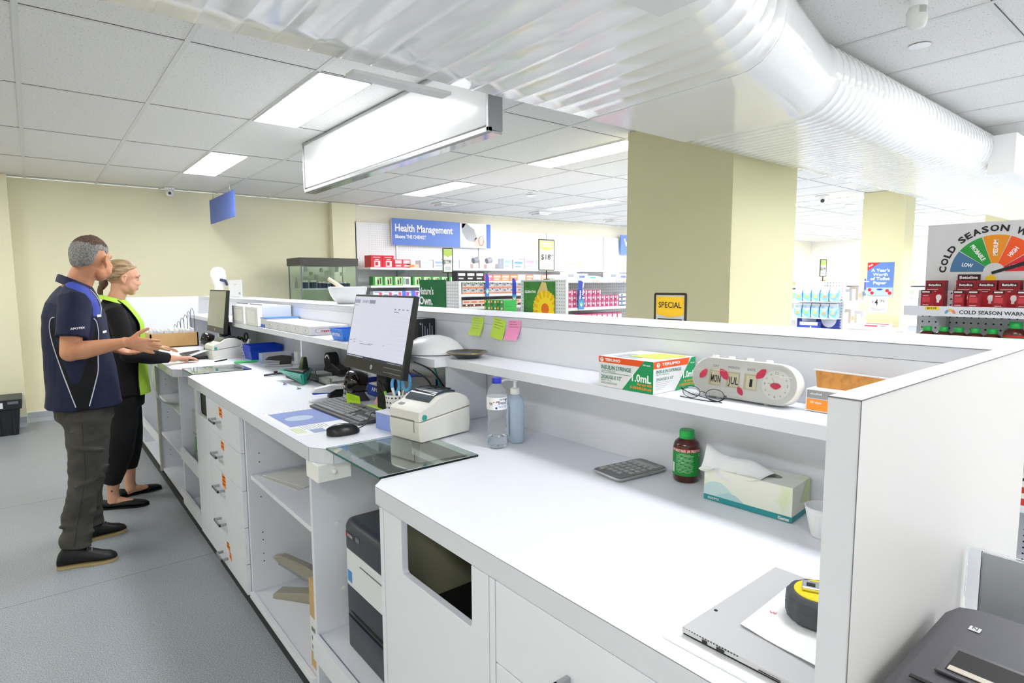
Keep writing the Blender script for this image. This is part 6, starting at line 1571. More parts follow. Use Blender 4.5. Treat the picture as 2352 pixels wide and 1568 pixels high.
    e = MB(); e.tube(spline([(p[0][0], p[0][1]-.001, p[0][2]) for p in rings[:8]], 3), .0028, 6); e.build('vest_trim', LT, vo, smooth=60)
    c = wr[-1]; MB().tube([el[1].lerp(wr[1], .90), el[1].lerp(wr[1], .95)], .027, 16).build('bracelet', BLK, t, smooth=40)
    SK_ = mat('slip_on_black', '0a0a0c', .6)
    shoe(t, (.258,4.575,0), (.512,4.470,0), .06, SK_, BLKM, .044, slip=True); shoe(t, (.375,4.745,0), (.630,4.790,0), .06, SK_, BLKM, .044, slip=True)
    pts = [(.318+.008*math.cos(a)*(1 if i % 2 else .45), 4.506, .125+.010*math.sin(a)*(1 if i % 2 else .45)) for i, a in enumerate([2*PI*k/10 for k in range(10)])]
    bo = [o for o in t.children if o.name.startswith('body')][0]; q = on_surface(bo, pts, (0,1,0), .0012)
    if len(q) == 10: MB().add(q, [tuple(range(10))]).build('tattoo', mat('tattoo_ink', '2f3b45', .6), bo)
woman()
# ---------------------------------------------------------------- the shop floor
PEG = dots_mat('pegboard_wall', 'f5f6f8', .032, .005, 'cfd1d8', 'xz')  # holes kept pale so the colour carries the shop's washed-out brightness
PEGX = dots_mat('pegboard_side', 'eeeff1', .032, .006, '8f9198', 'yz')
PEGN = dots_mat('pegboard_grey', 'd9dadd', .028, .0042, '2a2a2e', 'yz')
SHM = mat('shelf_white_metal', 'eff0f3', .4)
def cm(h, r=.5): return mat('print_'+h, h, r)
def carton(label, group, face, x, y, z, w_, d, h, base, prints, name='carton'):
    """face '-y' or '-x'; (x,y,z) left front bottom corner seen from the front; prints: (u0,u1,v0,v1,colour)"""
    mb = MB(); mats = [cm(base)]; idx = {base: 0}
    if face == '-y': mb.box(x, x+w_, y, y+d, z, z+h); P = lambda u, v, o: (x+u*w_, y-o, z+v*h)
    else: mb.box(x, x+d, y-w_, y, z, z+h); P = lambda u, v, o: (x-o, y-u*w_, z+v*h)
    for k, q in enumerate(prints):
        c = q[-1]
        if c not in idx: idx[c] = len(mats); mats.append(cm(c))
        o = .0006+.0003*k
        if isinstance(q[0], str):                       # text: (string, u, v, height, colour)
            put_text(mb, q[0], P(q[1], q[2], o+.0004), (1,0,0) if face == '-y' else (0,-1,0), (0,0,1), q[3], None, idx[c], .03, True)
        elif len(q) == 5: mb.quad(P(q[0],q[2],o), P(q[1],q[2],o), P(q[1],q[3],o), P(q[0],q[3],o), idx[c])
        else: mb.add([P(q[i], q[i+1], o) for i in range(0, len(q)-1, 2)], [tuple(range((len(q)-1)//2))], idx[c])
    o = mb.build(name, mats); tag(o, label, 'box', group); return o
def again(o, dx, dy, dz, label=None, group=None):
    c = o.copy(); col.objects.link(c); c.location = o.location+Vector((dx, dy, dz))
    if label: c['label'] = label
    if group: c['group'] = group
    return c

# wall bay -------------------------------------------------------
def wall_bay():
    t = thing('wall_shelving', 'white pegboard wall shelving with three shelves under the blue header sign', 'shelving', (7.0, 7.8, 0))
    MB().box(3.61, 13.0, 7.98, 8.045, 0, 2.31).build('back_panel', PEG, t)
    MB().box(3.585, 3.61, 7.93, 8.045, 0, 2.31).build('side_panel', PEGX, t)
    for x in (4.25, 5.75, 7.25, 8.75, 10.25): MB().box(x-.012, x+.012, 7.965, 7.98, 0, 2.31).build('slotted_post', SIL, t)
    for z in (1.665, 1.415, 1.18): MB().box(3.62, 13.0, 7.55, 7.98, z-.03, z).build('shelf', SHM, t, bevel=.001)
    for z in (1.665, 1.415):
        for x in (4.25, 5.75, 7.25): MB().prism([(7.58, z-.03),(7.97, z-.03),(7.97, z-.12)], x-.002, x+.002, plane='yz').build('shelf_bracket', SHM, t)
wall_bay()
def header():
    t = thing('header_sign', 'blue wall header sign reading Health Management with a photo panel of two hands', 'sign', (4.7, 7.9, 2.0))
    SB = mat('header_blue', '5b7fd0', .4); x0, x1, z0, z1, y = 4.14, 5.33, 2.005, 2.39, 7.90
    MB().box(x0, 5.93, y, y+.02, z0, z1).build('board', WPR, t)
    MB().box(x0, x1, y-.004, y, z0, z1).build('blue_panel', SB, t); MB().box(5.85, 5.93, y-.004, y, z0, z1).build('blue_strip', SB, t)
    lettering('Health Management', t, (4.19, y-.006, 2.205), (1,0,0), (0,0,1), .105, WPR, 1.0, .025); lettering('Blooms THE CHEMIST', t, (4.19, y-.006, 2.105), (1,0,0), (0,0,1), .05, WPR, .52, .03)
    mb = MB(); q = lambda P, m: mb.add([(a, y-.003, b) for a, b in P], [tuple(range(len(P)))], m)
    q([(5.37,z1-.01),(5.46,z1-.01),(5.60,2.30),(5.66,2.16),(5.58,2.09),(5.45,2.13),(5.37,2.25)], 0); q([(5.35,z1-.002),(5.45,z1-.002),(5.40,2.32),(5.36,2.30)], 1)
    q([(5.62,2.16),(5.72,2.18),(5.80,2.12),(5.78,2.02),(5.66,2.02),(5.60,2.08)], 1)
    mb.tube([(5.74+.05*math.cos(a), y-.004, 2.12+.075*math.sin(a)) for a in [2*PI*i/16 for i in range(17)]], .004, 4, 2)
    mb.build('photo_print', [mat('cuff_grey', 'b3b5ba', .6), mat('hand_pale', 'e6c6b8', .6), GRY], t)
    t2 = thing('header_sign', 'blue wall header sign mostly hidden behind the big cream column', 'sign', (9.5, 7.9, 1.99))
    MB().box(9.17, 10.3, 7.90, 7.92, 1.99, 2.37).build('board', SB, t2); lettering('V', t2, (9.25, 7.896, 2.16), (1,0,0), (0,0,1), .14, WPR, None, .03)
header()
Z1, Z2, Z3, YB = 1.6655, 1.4155, 1.1805, 7.57
for k in range(2):
    carton('large red and white carton, %s of a pair on the top wall shelf' % ('left', 'right')[k], 'red cartons on the top wall shelf', '-y', 3.64+.175*k, YB, Z1, .17, .2, .165, 'c9242e', [(.28,.80,.05,.55,'f2d9d6'),(.35,.7,.62,.68,'f4e8e6'),(.36,.62,.15,.45,'b8303a'),(.2,.8,.80,.86,'f0b8b8')])
for k in range(2): carton('smaller red and pink carton on the top wall shelf, %s one' % ('left','right')[k], 'red cartons on the top wall shelf', '-y', 3.995+.13*k, YB, Z1, .125, .18, .115, 'd6505a', [(.1,.9,.5,.9,'f0c9c8'),(.2,.8,.15,.3,'f6e6e2')])
carton('low pale orange carton beside the red cartons on the top wall shelf', None, '-y', 4.19, YB, Z1, .20, .12, .05, 'f6c5a5', [(.1,.6,.2,.8,'ef8a4c')])
pale = [(4.42,.20,.11,'e8ecf5','c8d2ea'),(4.64,.20,.12,'eef1f7','9db2dc'),(4.86,.22,.14,'f2f3f6','b8c6e4'),(5.10,.12,.13,'eceef4','c9cbd2'),(5.95,.16,.17,'e6eef8','7fa5e0'),(6.15,.22,.15,'f1f3f8','5c86cf'),(6.40,.22,.18,'f5eef2','d98ab8'),(6.70,.16,.16,'d9e6f7','4f83d8'),(7.0,.22,.15,'f6f2f4','e8a9cd'),(7.3,.2,.14,'f5f4ee','c3d99a'),(7.6,.2,.13,'f2f5ea','b9d68e'),(7.9,.2,.12,'f3f6ee','c9e0a6')]
for k, (x, w_, h, b, c) in enumerate(pale):
    carton('pale carton with %s print, top wall shelf, %s' % (['faint blue','blue','light blue','grey','sky blue','deep blue','pink','bright blue','light pink','green','lime','light green'][k], ORD[k]), None, '-y', x, YB, Z1, w_, .16, h, b, [(.1,.9,.55,.8,c),(.15,.7,.2,.35,c)])
for k in range(2):
    t = thing('monitor_cuff', 'grey rounded cuff device on the top wall shelf, %s of two' % ('left','right')[k], 'medical device', (5.42+.26*k, 7.62, Z1))
    x = 5.42+.26*k
    MB().tube([(x-.04,7.62,Z1+.12),(x+.05,7.62,Z1+.14)], .045, 16).build('cuff', mat('cuff_dark', '8f9198', .6), t, smooth=60); MB().box(x-.05,x+.05,7.60,7.68,Z1+.001,Z1+.07).build('carton', cm('f3d2c6'), t)
for x, l in ((6.0,'left'),(7.1,'middle'),(8.1,'right')): carton('row of small orange and white packs on the top wall shelf, %s run' % l, None, '-y', x, YB-.005+.2, Z1+.0, .001+.18, .1, .09, 'f4efe6', [(.1,.9,.1,.4,'ef9a6a')])
g0 = None
for k in range(13):
    if k == 3: carton('white carton among green ones on the middle wall shelf', None, '-y', 3.66+.155*k, YB, Z2, .12, .12, .118, 'f3f6f4', [(.3,.8,.1,.8,'6c7470'),(.05,.2,.1,.9,'4cae5f')]); continue
    l = 'green photo carton on the middle wall shelf, %s' % ORD[k]
    if g0 is None: g0 = carton(l, 'green cartons on the middle wall shelf', '-y', 3.66, YB, Z2, .145, .12, .122, '2f8a3e', [(.22,.98,.05,.95,'a7d98c'),(.45,.62,.1,.8,'3a3836'),(.70,.86,.15,.85,'4a4340'),(.50,.58,.62,.8,'e2b79c'),(.25,.42,.6,.9,'e8f4d8')])
    else: again(g0, .155*k, 0, 0, l)
p0 = None
for k in range(9):
    for r in range(2):
        l = 'small purple and blue carton, %s layer, %s on the low wall shelf' % (('lower','upper')[r], ORD[k])
        if k < 3: carton(l.replace('purple and blue', 'white blue and red'), 'small cartons on the low wall shelf', '-y', 3.66+.15*k, YB, Z3+.0785*r, .145, .1, .077, 'e9edf8', [(.05,.5,.1,.4,'5c78d0'),(.6,.9,.2,.8,'d8507c'),(.1,.9,.75,.9,'8aa2e0')])
        elif p0 is None: p0 = carton(l, 'small cartons on the low wall shelf', '-y', 3.66+.15*k, YB, Z3, .145, .1, .077, '8c9be6', [(.0,.35,.0,1.0,'4f6ad0'),(.45,.7,.15,.85,'c0408f'),(.72,.95,.1,.5,'e8ecfa'),(.4,.9,.8,.95,'f3e4f2')])
        else: again(p0, .15*(k-3), 0, .0785*r, l)
# middle shelf further along: pale goods
for k in range(16): carton('pale %s pack on the middle wall shelf towards the column, %s' % (['white','cream','lavender','orange'][k % 4], ORD[k]), None, '-y', 5.75+.21*k, YB, Z2, .17, .12, .09+.02*(k % 3), ['f2f2f5','f3ecd8','e2e0f4','f6d9c2'][k % 4], [(.1,.8,.3,.7,['c5cad8','e0c98e','8d86cc','e8945c'][k % 4])])

def bust_case():
    t = thing('display_cabinet', 'glass display cabinet with a dark charcoal top standing before the cream wall', 'display cabinet', (2.85, 7.45, 0))
    x0, x1, y0, y1 = 2.585, 3.30, 7.30, 7.74; K = mat('charcoal_laminate', '45433f', .5)
    MB().box(x0-.02, x1+.02, y0-.02, y1+.02, 1.67, 1.765).build('top', K, t, bevel=.001); MB().box(x0, x1, y0, y1, 0, .35).build('base', K, t)
    MB().box(x0, x0+.005, y0+.006, y1, .3505, 1.6695).build('side_glass', GLS, t); MB().box(x1-.005, x1, y0+.006, y1, .3505, 1.6695).build('side_glass', GLS, t); MB().box(x0, x1, y0, y0+.005, .3505, 1.6695).build('front_glass', GLS, t); MB().box(x0+.006, x1-.006, y1-.005, y1, .3505, 1.6695).build('back_glass', GLS, t)
    for z in (1.37, 1.05, .72): MB().box(x0+.008, x1-.008, y0+.01, y1-.01, z, z+.018).build('shelf', SHM, t)
    for x, y in ((x0,y0),(x1,y0),(x0,y1),(x1,y1)): MB().box(x-.006, x+.006, y-.006, y+.006, .35, 1.67).build('corner_post', GRY, t)
    rnd = random.Random(4)
    B0 = mat('jar_navy', '2b2e58', .3); W_ = mat('jar_lid_cream', 'efece0', .4)
    for k, (x, r, h) in enumerate(((2.66,.038,.10),(2.76,.044,.10),(2.845,.028,.085),(2.90,.028,.085),(2.955,.026,.075),(3.02,.028,.09),(3.12,.025,.08),(3.17,.025,.08),(3.225,.025,.08))):
        j = thing('jar', 'small navy jar with a cream lid, %s in the glass cabinet' % ORD[k], 'jar', (x, 7.40, 1.3885), group='navy jars in the glass cabinet')
        MB().lathe([(.001,1.389),(r,1.389),(r,1.389+h*.7),(r*.8,1.389+h*.75)], (x,7.40,0), 14).build('body', B0, j, smooth=40); MB().lathe([(r*.9,1.389+h*.75),(r*.9,1.389+h),(.001,1.389+h)], (x,7.40,0), 14).build('lid', W_, j, smooth=40)
    b = thing('bottle', 'slim dark bottle standing at the left inside the glass cabinet', 'bottle', (2.635, 7.62, 1.3885)); MB().lathe([(.001,1.389),(.022,1.389),(.022,1.44),(.008,1.49),(.008,1.52)], (2.635,7.62,0), 14).build('glass', GRY, b, smooth=40)
    for k in range(9):
        x = 2.70+.07*k; z = 1.50+.05*((k*5) % 3)
        tag(MB().box(x, x+.045, 7.724, 7.7335, z, z+.05+.02*(k % 2)).build('hanging_pack', cm(['e4ead8','d8dfc4','c9d29c'][k % 3])), 'small flat pack hanging on the back glass of the display cabinet, %s' % ORD[k], 'pack', 'packs hanging in the glass cabinet')
bust_case()

# gondolas -------------------------------------------------------
def gondola(label, x0, x1, y0, y1, h, shelves, endboard=None):
    t = thing('shop_gondola', label, 'shelving', ((x0+x1)/2, (y0+y1)/2, 0))
    MB().box(x0+.04, x1, (y0+y1)/2-.02, (y0+y1)/2+.02, .0, h-.02).build('back_panel', dots_mat('pegboard_shade', 'dfe0e4', .03, .005, '7c7e86', 'xz'), t)
    MB().box(x0, x0+.03, y0, y1, 0, h).build('end_panel', PEGX, t, bevel=.001)
    for z in shelves: MB().box(x0+.035, x1, y0+.005, (y0+y1)/2-.02, z-.028, z).build('shelf', SHM, t, bevel=.001)
    MB().box(x0, x1, y0, y1, h, h+.012).build('top_board', SHM, t)
    MB().box(x0+.035, x1, y0+.04, y1-.04, 0, .12).build('base', SHM, t)
    return t
gondola('white shop shelving with the green banner on its end', 3.35, 5.30, 5.0, 5.72, 1.452, (1.332, 1.203, .95, .6))
def price_sign(label, x, y, z, w_, h, head, text, cents, pole, z0):
    t = thing('price_sign', label, 'price sign', (x, y, z0)); F = mat('sign_frame_olive', '3c4218', .4)
    mb = MB()
    for a, b in (((-1,0),(1,0)),((1,0),(1,1)),((1,1),(-1,1)),((-1,1),(-1,0))): mb.tube([(x+a[0]*w_/2, y, z+a[1]*h), (x+b[0]*w_/2, y, z+b[1]*h)], .006, 6)
    mb.build('frame', F, t); MB().box(x-w_/2, x+w_/2, y-.002, y+.002, z, z+h).build('card', WPR, t)
    mb = MB(); mb.add([(x-w_*.45,y-.003,z+h*.72),(x,y-.003,z+h*.64),(x+w_*.45,y-.003,z+h*.72),(x+w_*.45,y-.003,z+h*.96),(x-w_*.45,y-.003,z+h*.96)], [(0,1,2,3,4)], 0)
    if head: put_text(mb, 'EVERYDAY', (x,y-.004,z+h*.88), (1,0,0), (0,0,1), h*.07, w_*.75, 1, .03, True); put_text(mb, 'LOW PRICE', (x,y-.004,z+h*.79), (1,0,0), (0,0,1), h*.06, w_*.72, 1, .03, True)
    put_text(mb, text, (x-w_*.06,y-.004,z+h*.44), (1,0,0), (0,0,1), h*.17, w_*(.62 if cents else .8), 2, .01, True)
    if cents: put_text(mb, cents, (x+w_*.34,y-.004,z+h*.48), (1,0,0), (0,0,1), h*.10, w_*.22, 2, 0, True)
    for k in range(2): mb.quad((x-w_*.3,y-.003,z+h*(.20-.07*k)),(x+w_*.3,y-.003,z+h*(.20-.07*k)),(x+w_*.3,y-.003,z+h*(.23-.07*k)),(x-w_*.3,y-.003,z+h*(.23-.07*k)), 3)
    mb.build('print', [mat('sign_lime', 'c3dc6a', .5), WPR, INK, mat('sign_grey', 'b5b6bb', .5)], t)
    MB().tube([(x,y,z0),(x,y,z)], .006, 8).build('pole', BLK, t); MB().cyl((x,y,z0), .03, .006, 14).build('foot', BLK, t)
price_sign('lime and white price sign on a pole above the green banner', 3.372, 5.23, 1.555, .115, .245, False, '$17.99', None, 1, 1.4645)
price_sign('lime and white price sign reading 18.99 on the middle gondola', 3.905, 4.30, 1.565, .195, .29, True, '$18', '99', 1, 1.4745)
def banner():
    t = thing('banner', 'dark green banner reading Nature\'s Own on the end of the gondola', 'banner', (3.33, 5.5, 1.0))
    t['label'] = 'dark green banner with white rounded lettering on the gondola end'
    GB = mat('banner_green', '0f6b3c', .5); x = 3.342
    MB().box(x, x+.006, 5.235, 5.76, .95, 1.482).build('sheet', GB, t)
    lettering("Nature's", t, (x-.002, 5.77, 1.325), (0,-1,0), (0,0,1), .075, WPR, .30, .02); lettering('Own.', t, (x-.002, 5.77, 1.215), (0,-1,0), (0,0,1), .085, WPR, .28, .03)
banner()
def fin(label, x, y, z0, z1, text, w_=.07):
    t = thing('aisle_marker', label, 'aisle marker', (x, y, z0)); F = mat('marker_blue', '3349b8', .5)
    P = [(x,z0),(x+w_,z0),(x+w_,z1-.05),(x+w_*.8,z1-.015),(x+w_*.5,z1),(x,z1)]
    MB().prism(P, y-.003, y, plane='xz').build('blade', F, t); MB().box(x, x+w_, y-.0042, y-.0032, z0, z0+(z1-z0)*.35).build('sky_band', cm('3f8fd6'), t)
    if text:
        lettering(text[0], t, (x+w_*.42, y-.005, z0+(z1-z0)*.36), (0,0,1), (-1,0,0), .022, WPR, (z1-z0)*.30, .03)
        lettering(text[1], t, (x+w_*.90, y-.005, z0+(z1-z0)*.36), (0,0,1), (-1,0,0), .022, WPR, (z1-z0)*.55, .03)
    mb = MB()
    for a in (-.6, 0, .6): mb.add([(x+w_/2+.022*math.sin(a)-.006, y-.005, z0+.045),(x+w_/2+.022*math.sin(a)+.006, y-.005, z0+.045),(x+w_/2+.03*math.sin(a)*1.3, y-.005, z0+.045+.035*math.cos(a)),(x+w_/2, y-.005, z0+.02)], [(3,1,2,0)])
    mb.build('leaf_mark', cm('d8f0a0'), t)
# goods on the first gondola
o1 = None
for k in range(9):
    for r in range(2):
        l = 'grey and orange carton, %s row, %s on the gondola with the green banner' % (('lower','upper')[r], ORD[k])
        if o1 is None: o1 = carton(l, 'grey and orange cartons on the first gondola', '-y', 3.41, 5.02, 1.3325, .10, .12, .056, 'd3cfcf', [(0,1,0,.28,'e88f6e'),(.1,.45,.45,.8,'8d8c9a'),(.6,.8,.75,.95,'4456a8')])
        else: again(o1, .103*k, 0, .0575*r, l)
o2 = None
for k in range(10):
    l = 'brown and white carton, %s on the gondola with the green banner' % ORD[k]
    if o2 is None: o2 = carton(l, 'brown and white cartons on the first gondola', '-y', 3.41, 5.02, 1.2035, .092, .1, .066, 'f0e3dc', [(0,1,0,.38,'6b3f2d'),(.1,.9,.55,.85,'e8876a'),(.4,.6,.1,.35,'f0e3dc')])
    else: again(o2, .095*k, 0, 0, l)
for k in range(6):
    for r in range(2 if k > 1 else 1): carton('green and white striped carton, %s layer, %s beside the grey orange ones' % (('lower','upper')[r], ORD[k]), 'green cartons on the first gondola', '-y', 4.38+.12*k, 5.02, 1.3325+.037*r, .115, .12, .036, 'e9f3ea', [(0,.5,.1,.9,'2f9a50'),(.55,.6,.1,.9,'1d7a3c'),(.7,.95,.4,.6,'c4483c')])
for k in range(16):
    c = ['2b2a2e','2b2a2e','34343a','e86f9c','f0a07c','f0a07c','ef8f5e','eceef2','ef9a70','eceff2','f0a88c','e9ecf0','dfe4ea','f2ece6','e6e9ee','f0b39c'][k]
    carton('small %s carton, %s on top of the gondola with the green banner' % (['black','black','black','pink','orange','orange','orange','white','orange','white','peach','white','grey','cream','white','peach'][k], ORD[k]), None, '-y', 3.40+.115*k, 5.10, 1.4645, .11, .1, .07+.03*(k < 3), c, [(.1,.9,.55,.8,'f7f3ee'),(.15,.7,.2,.35,['c9c9cf','ffffff','e0e0e0'][k % 3])])
fin('narrow blue aisle marker on the first gondola, near the green banner', 3.68, 4.995, 1.31, 1.54, None, .045)
fin('narrow blue aisle marker at the far end of the first gondola', 3.70+.93, 4.995, 1.20, 1.49, None, .05)
# second gondola with the sunflower poster
gondola('white shop shelving with the sunflower poster on its end', 3.88, 6.2, 4.0, 4.66, 1.462, (1.205, 1.0, .7))
def sunflower():
    t = thing('poster', 'sunflower poster on a green ground on the end of the middle gondola', 'poster', (3.87, 4.35, 1.0)); x = 3.874
    MB().box(x-.004, x, 4.145, 4.605, .95, 1.455).build('sheet', mat('poster_green', '3f8a34', .5, noise=(5, '1f5a2a', .4, .7)), t)
    q = lambda P, o: [(x-.004-o, a, b) for a, b in P]
    cy, cz = 4.28, 1.19; mb = MB()
    mb.add(q([(4.32,1.27),(4.24,1.36),(4.27,1.445),(4.33,1.452),(4.36,1.40),(4.40,1.34)], .0006), [tuple(range(6))], 3)
    for j in range(30):
        a = 2*PI*j/30; d = .05*(j % 2)
        p = [(cy+r*math.cos(a+s), cz+r*math.sin(a+s)) for r, s in ((.10,-.12),(.165+.01*(j % 2),-.11),(.185,0),(.165+.01*(j % 2),.11),(.10,.12))]
        p = [(min(4.603, max(4.147, u)), v) for u, v in p]; mb.add(q(p, .001+.0004*(j % 2)), [(0,1,2,3,4)], j % 2)
    mb.add(q([(cy+.112*math.cos(a), cz+.112*math.sin(a)) for a in [2*PI*i/30 for i in range(30)]], .0018), [tuple(range(30))], 0)
    mb.add(q([(cy+.055*math.cos(a), cz+.055*math.sin(a)) for a in [2*PI*i/24 for i in range(24)]], .0024), [tuple(range(24))], 2)
    mb.build('flower_print', [cm('ffd91a'), cm('f0b80c'), cm('e8701c'), cm('e6c884')], t)
    lettering('CELEBRATING', t, (x-.006, 4.585, 1.345), (0,-1,0), (0,0,1), .022, WPR, .17, .04)
sunflower()
def green_stack():
    t = thing('display_plinth', 'white display plinth in front of the sunflower poster', 'plinth', (3.62, 4.35, 0)); MB().box(3.40, 3.82, 4.10, 4.72, 0, 1.10).build('block', SHM, t, bevel=.003)
    P = [(0,.5,.08,.92,'1d8c3a'),(.04,.28,.55,.9,'f2c93a'),(.55,.95,.15,.45,'2fae50'),(.62,.9,.55,.85,'f4f6ea'),(.92,1,.0,1,'d8502c')]
    k = 0
    for (y, zl, n_) in ((4.68, 1.1005, 6), (4.66, 1.162, 3), (4.66, 1.2235, 3)):
        for i in range(n_):
            k += 1; carton('green carton with a yellow flower mark, %s layer, %s before the sunflower poster' % (LV[[1.1005,1.162,1.2235].index(zl)], ORD[i]), 'green cartons before the sunflower poster', '-x', 3.42, y-.10*i, zl, .097, .16, .060, '45b35c', P)
green_stack()
q0 = None
for k in range(11):
    for r in range(3 if k < 7 else 2):
        l = 'pink and magenta carton, %s layer, %s beside the sunflower poster' % (LV[r], ORD[k])
        if q0 is None: q0 = carton(l, 'pink cartons on the second gondola', '-y', 3.93, 4.02, 1.2055, .062, .1, .055, 'd98cb4', [(0,.55,.05,.95,'c23a78'),(.1,.45,.5,.8,'f2dce8'),(.62,.88,.2,.85,'f6e4ea'),(.9,1,.0,1,'7a2c58')])
        else: again(q0, .0645*k, 0, .0565*r, l)
for k in range(5):
    for r in range(3): carton('white and navy carton, %s layer, %s right of the pink ones' % (LV[r], ORD[k]), 'white and navy cartons on the second gondola', '-y', 4.65+.09*k, 4.02, 1.2055+.041*r, .086, .1, .040, 'eef0f4', [(0,1,.0,.32,'274a86'),(.3,.6,.5,.85,'39506e')])
for k in range(8): carton('small pink carton, %s on the low shelf beside the sunflower poster' % ORD[k], 'pink cartons low on the second gondola', '-y', 4.10+.075*k, 4.02, 1.0005, .07, .1, .14, 'd2648e', [(.1,.9,.6,.9,'f0dce6'),(0,1,0,.2,'b02c58')])
fin('blue aisle marker reading Sinus & Allergies on the second gondola', 4.03, 3.992, 1.19, 1.462, ('Sinus', '& Allergies'), .078)
fin('narrow blue aisle marker at the left corner of the second gondola', 3.80, 4.70, 1.24, 1.49, None, .05)
for k in range(12):
    carton('flat white %s pack, %s on top of the gondola with the sunflower' % (['pill','grey','blue','teal'][k % 4], ORD[k]), None, '-y', 4.02+.16*k, 4.30, 1.4745, .14, .1, .018+.02*((k*3) % 4), ['eff1f4','dfe2e8','dfe3f6','e6f2ef'][k % 4], [(.1,.7,.3,.7,['b9bdc9','9aa0ad','6d7cc8','67b3a3'][k % 4])])

# nappy end display and shelves by the far column ----------------
def nappies():
    t = gondola('white shop shelving with blue packs on its end between the columns', 7.05, 7.72, 2.83, 3.36, 1.43, (1.22, .96, .6))
    NP = mat('pack_blue', '7db8ec', .3, noise=(18, 'd8ecfa', .45, .6)); NW = mat('pack_white', 'f0f4fa', .4)
    for r, z in enumerate((1.225, 1.04)):
        MB().box(6.90, 7.05, 2.85, 3.34, z-.02, z-.012).build('hook_shelf', SHM, t)
        for k in range(5):
            y = 3.29-.098*k
            p = thing('nappy_pack', 'blue and white soft pack, %s row, %s on the shelving end' % (('upper','lower')[r], ORD[k]), 'soft pack', (6.97, y, z), group='blue soft packs on the shelving end')
            MB().loft([[(6.97+a*s, y+b*s2, z-.011+h) for a, b in ((-.035,-.044),(.035,-.044),(.035,.044),(-.035,.044))] for h, s, s2 in ((0,.8,.95),(.02,1,1),(.10,1,1),(.135,.6,.95))]).build('pouch', NP, p, smooth=50, bevel=.006)
            MB().box(6.962, 6.978, y-.042, y+.042, z+.124, z+.150).build('header_card', NW, p); MB().box(6.933, 6.9345, y-.02, y+.015, z+.03, z+.06).build('print', cm(['e0a24a','9ccf5a','e6d45a','f09a62','e6b478'][k]), p)
    d = thing('pack_display', 'deep blue display panel with two round arches below the soft packs', 'display panel', (7.03, 3.1, .6))
    MB().box(7.02, 7.045, 2.86, 3.33, .80, 1.02).build('panel', cm('2d3f9c'), d)
    for y in (3.19, 2.97): MB().add([(7.018, y+.085*math.cos(a), 1.02+.10*math.sin(a)) for a in [PI+PI*i/14 for i in range(15)]], [tuple(range(15))]).build('arch', cm('dfe4f4'), d)
    carton('blue and white box with a large numeral 1 below the soft packs', None, '-x', 6.90, 3.24, .84, .20, .1, .14, '3347a8', [(.0,1,.74,1.0,'f2f4fa'),('1', .62, .40, .07, 'f2f4fa'),(.1,.45,.35,.42,'c9d0f0'),(.1,.8,.1,.16,'c9d0f0')])
    for k in range(3): carton('white and salmon carton beside the numeral box, %s' % ORD[k], None, '-x', 6.90, 3.02-.07*k, .84, .066, .1, .055, 'f4eeec', [(.1,.9,.2,.45,'e89878'),(.3,.6,.55,.85,'b8bac8')])
    st = MB().box(6.90, 7.05, 2.84, 3.35, .81, .8395).build('end_shelf', SHM, t)
    for k in range(4):
        for r in range(3): carton('pale cream carton right of the blue packs, %s shelf, %s' % (['upper','middle','lowest'][r], ORD[k]), None, '-y', 7.14+.17*k, 2.85, (1.2205, .9605, .6005)[r], .09, .1, .10+.03*((k+r) % 3), ['f6efe2','f3f3f5','f8e6d8','f2ece0'][(k+2*r) % 4], [(.1,.9,.2,.5,['e7c9a6','d9dbe2','f0a878','dcd2bc'][(k+r) % 4])])
    fin('blue aisle marker on the shelving between the two cream columns', 7.62, 2.845, 1.27, 1.47, None, .06)
    price_sign('small lime and white price sign above the blue soft packs', 7.0, 3.05, 1.50, .15, .185, False, '$3.99', None, 1, 1.4435)
    MB
nappies()
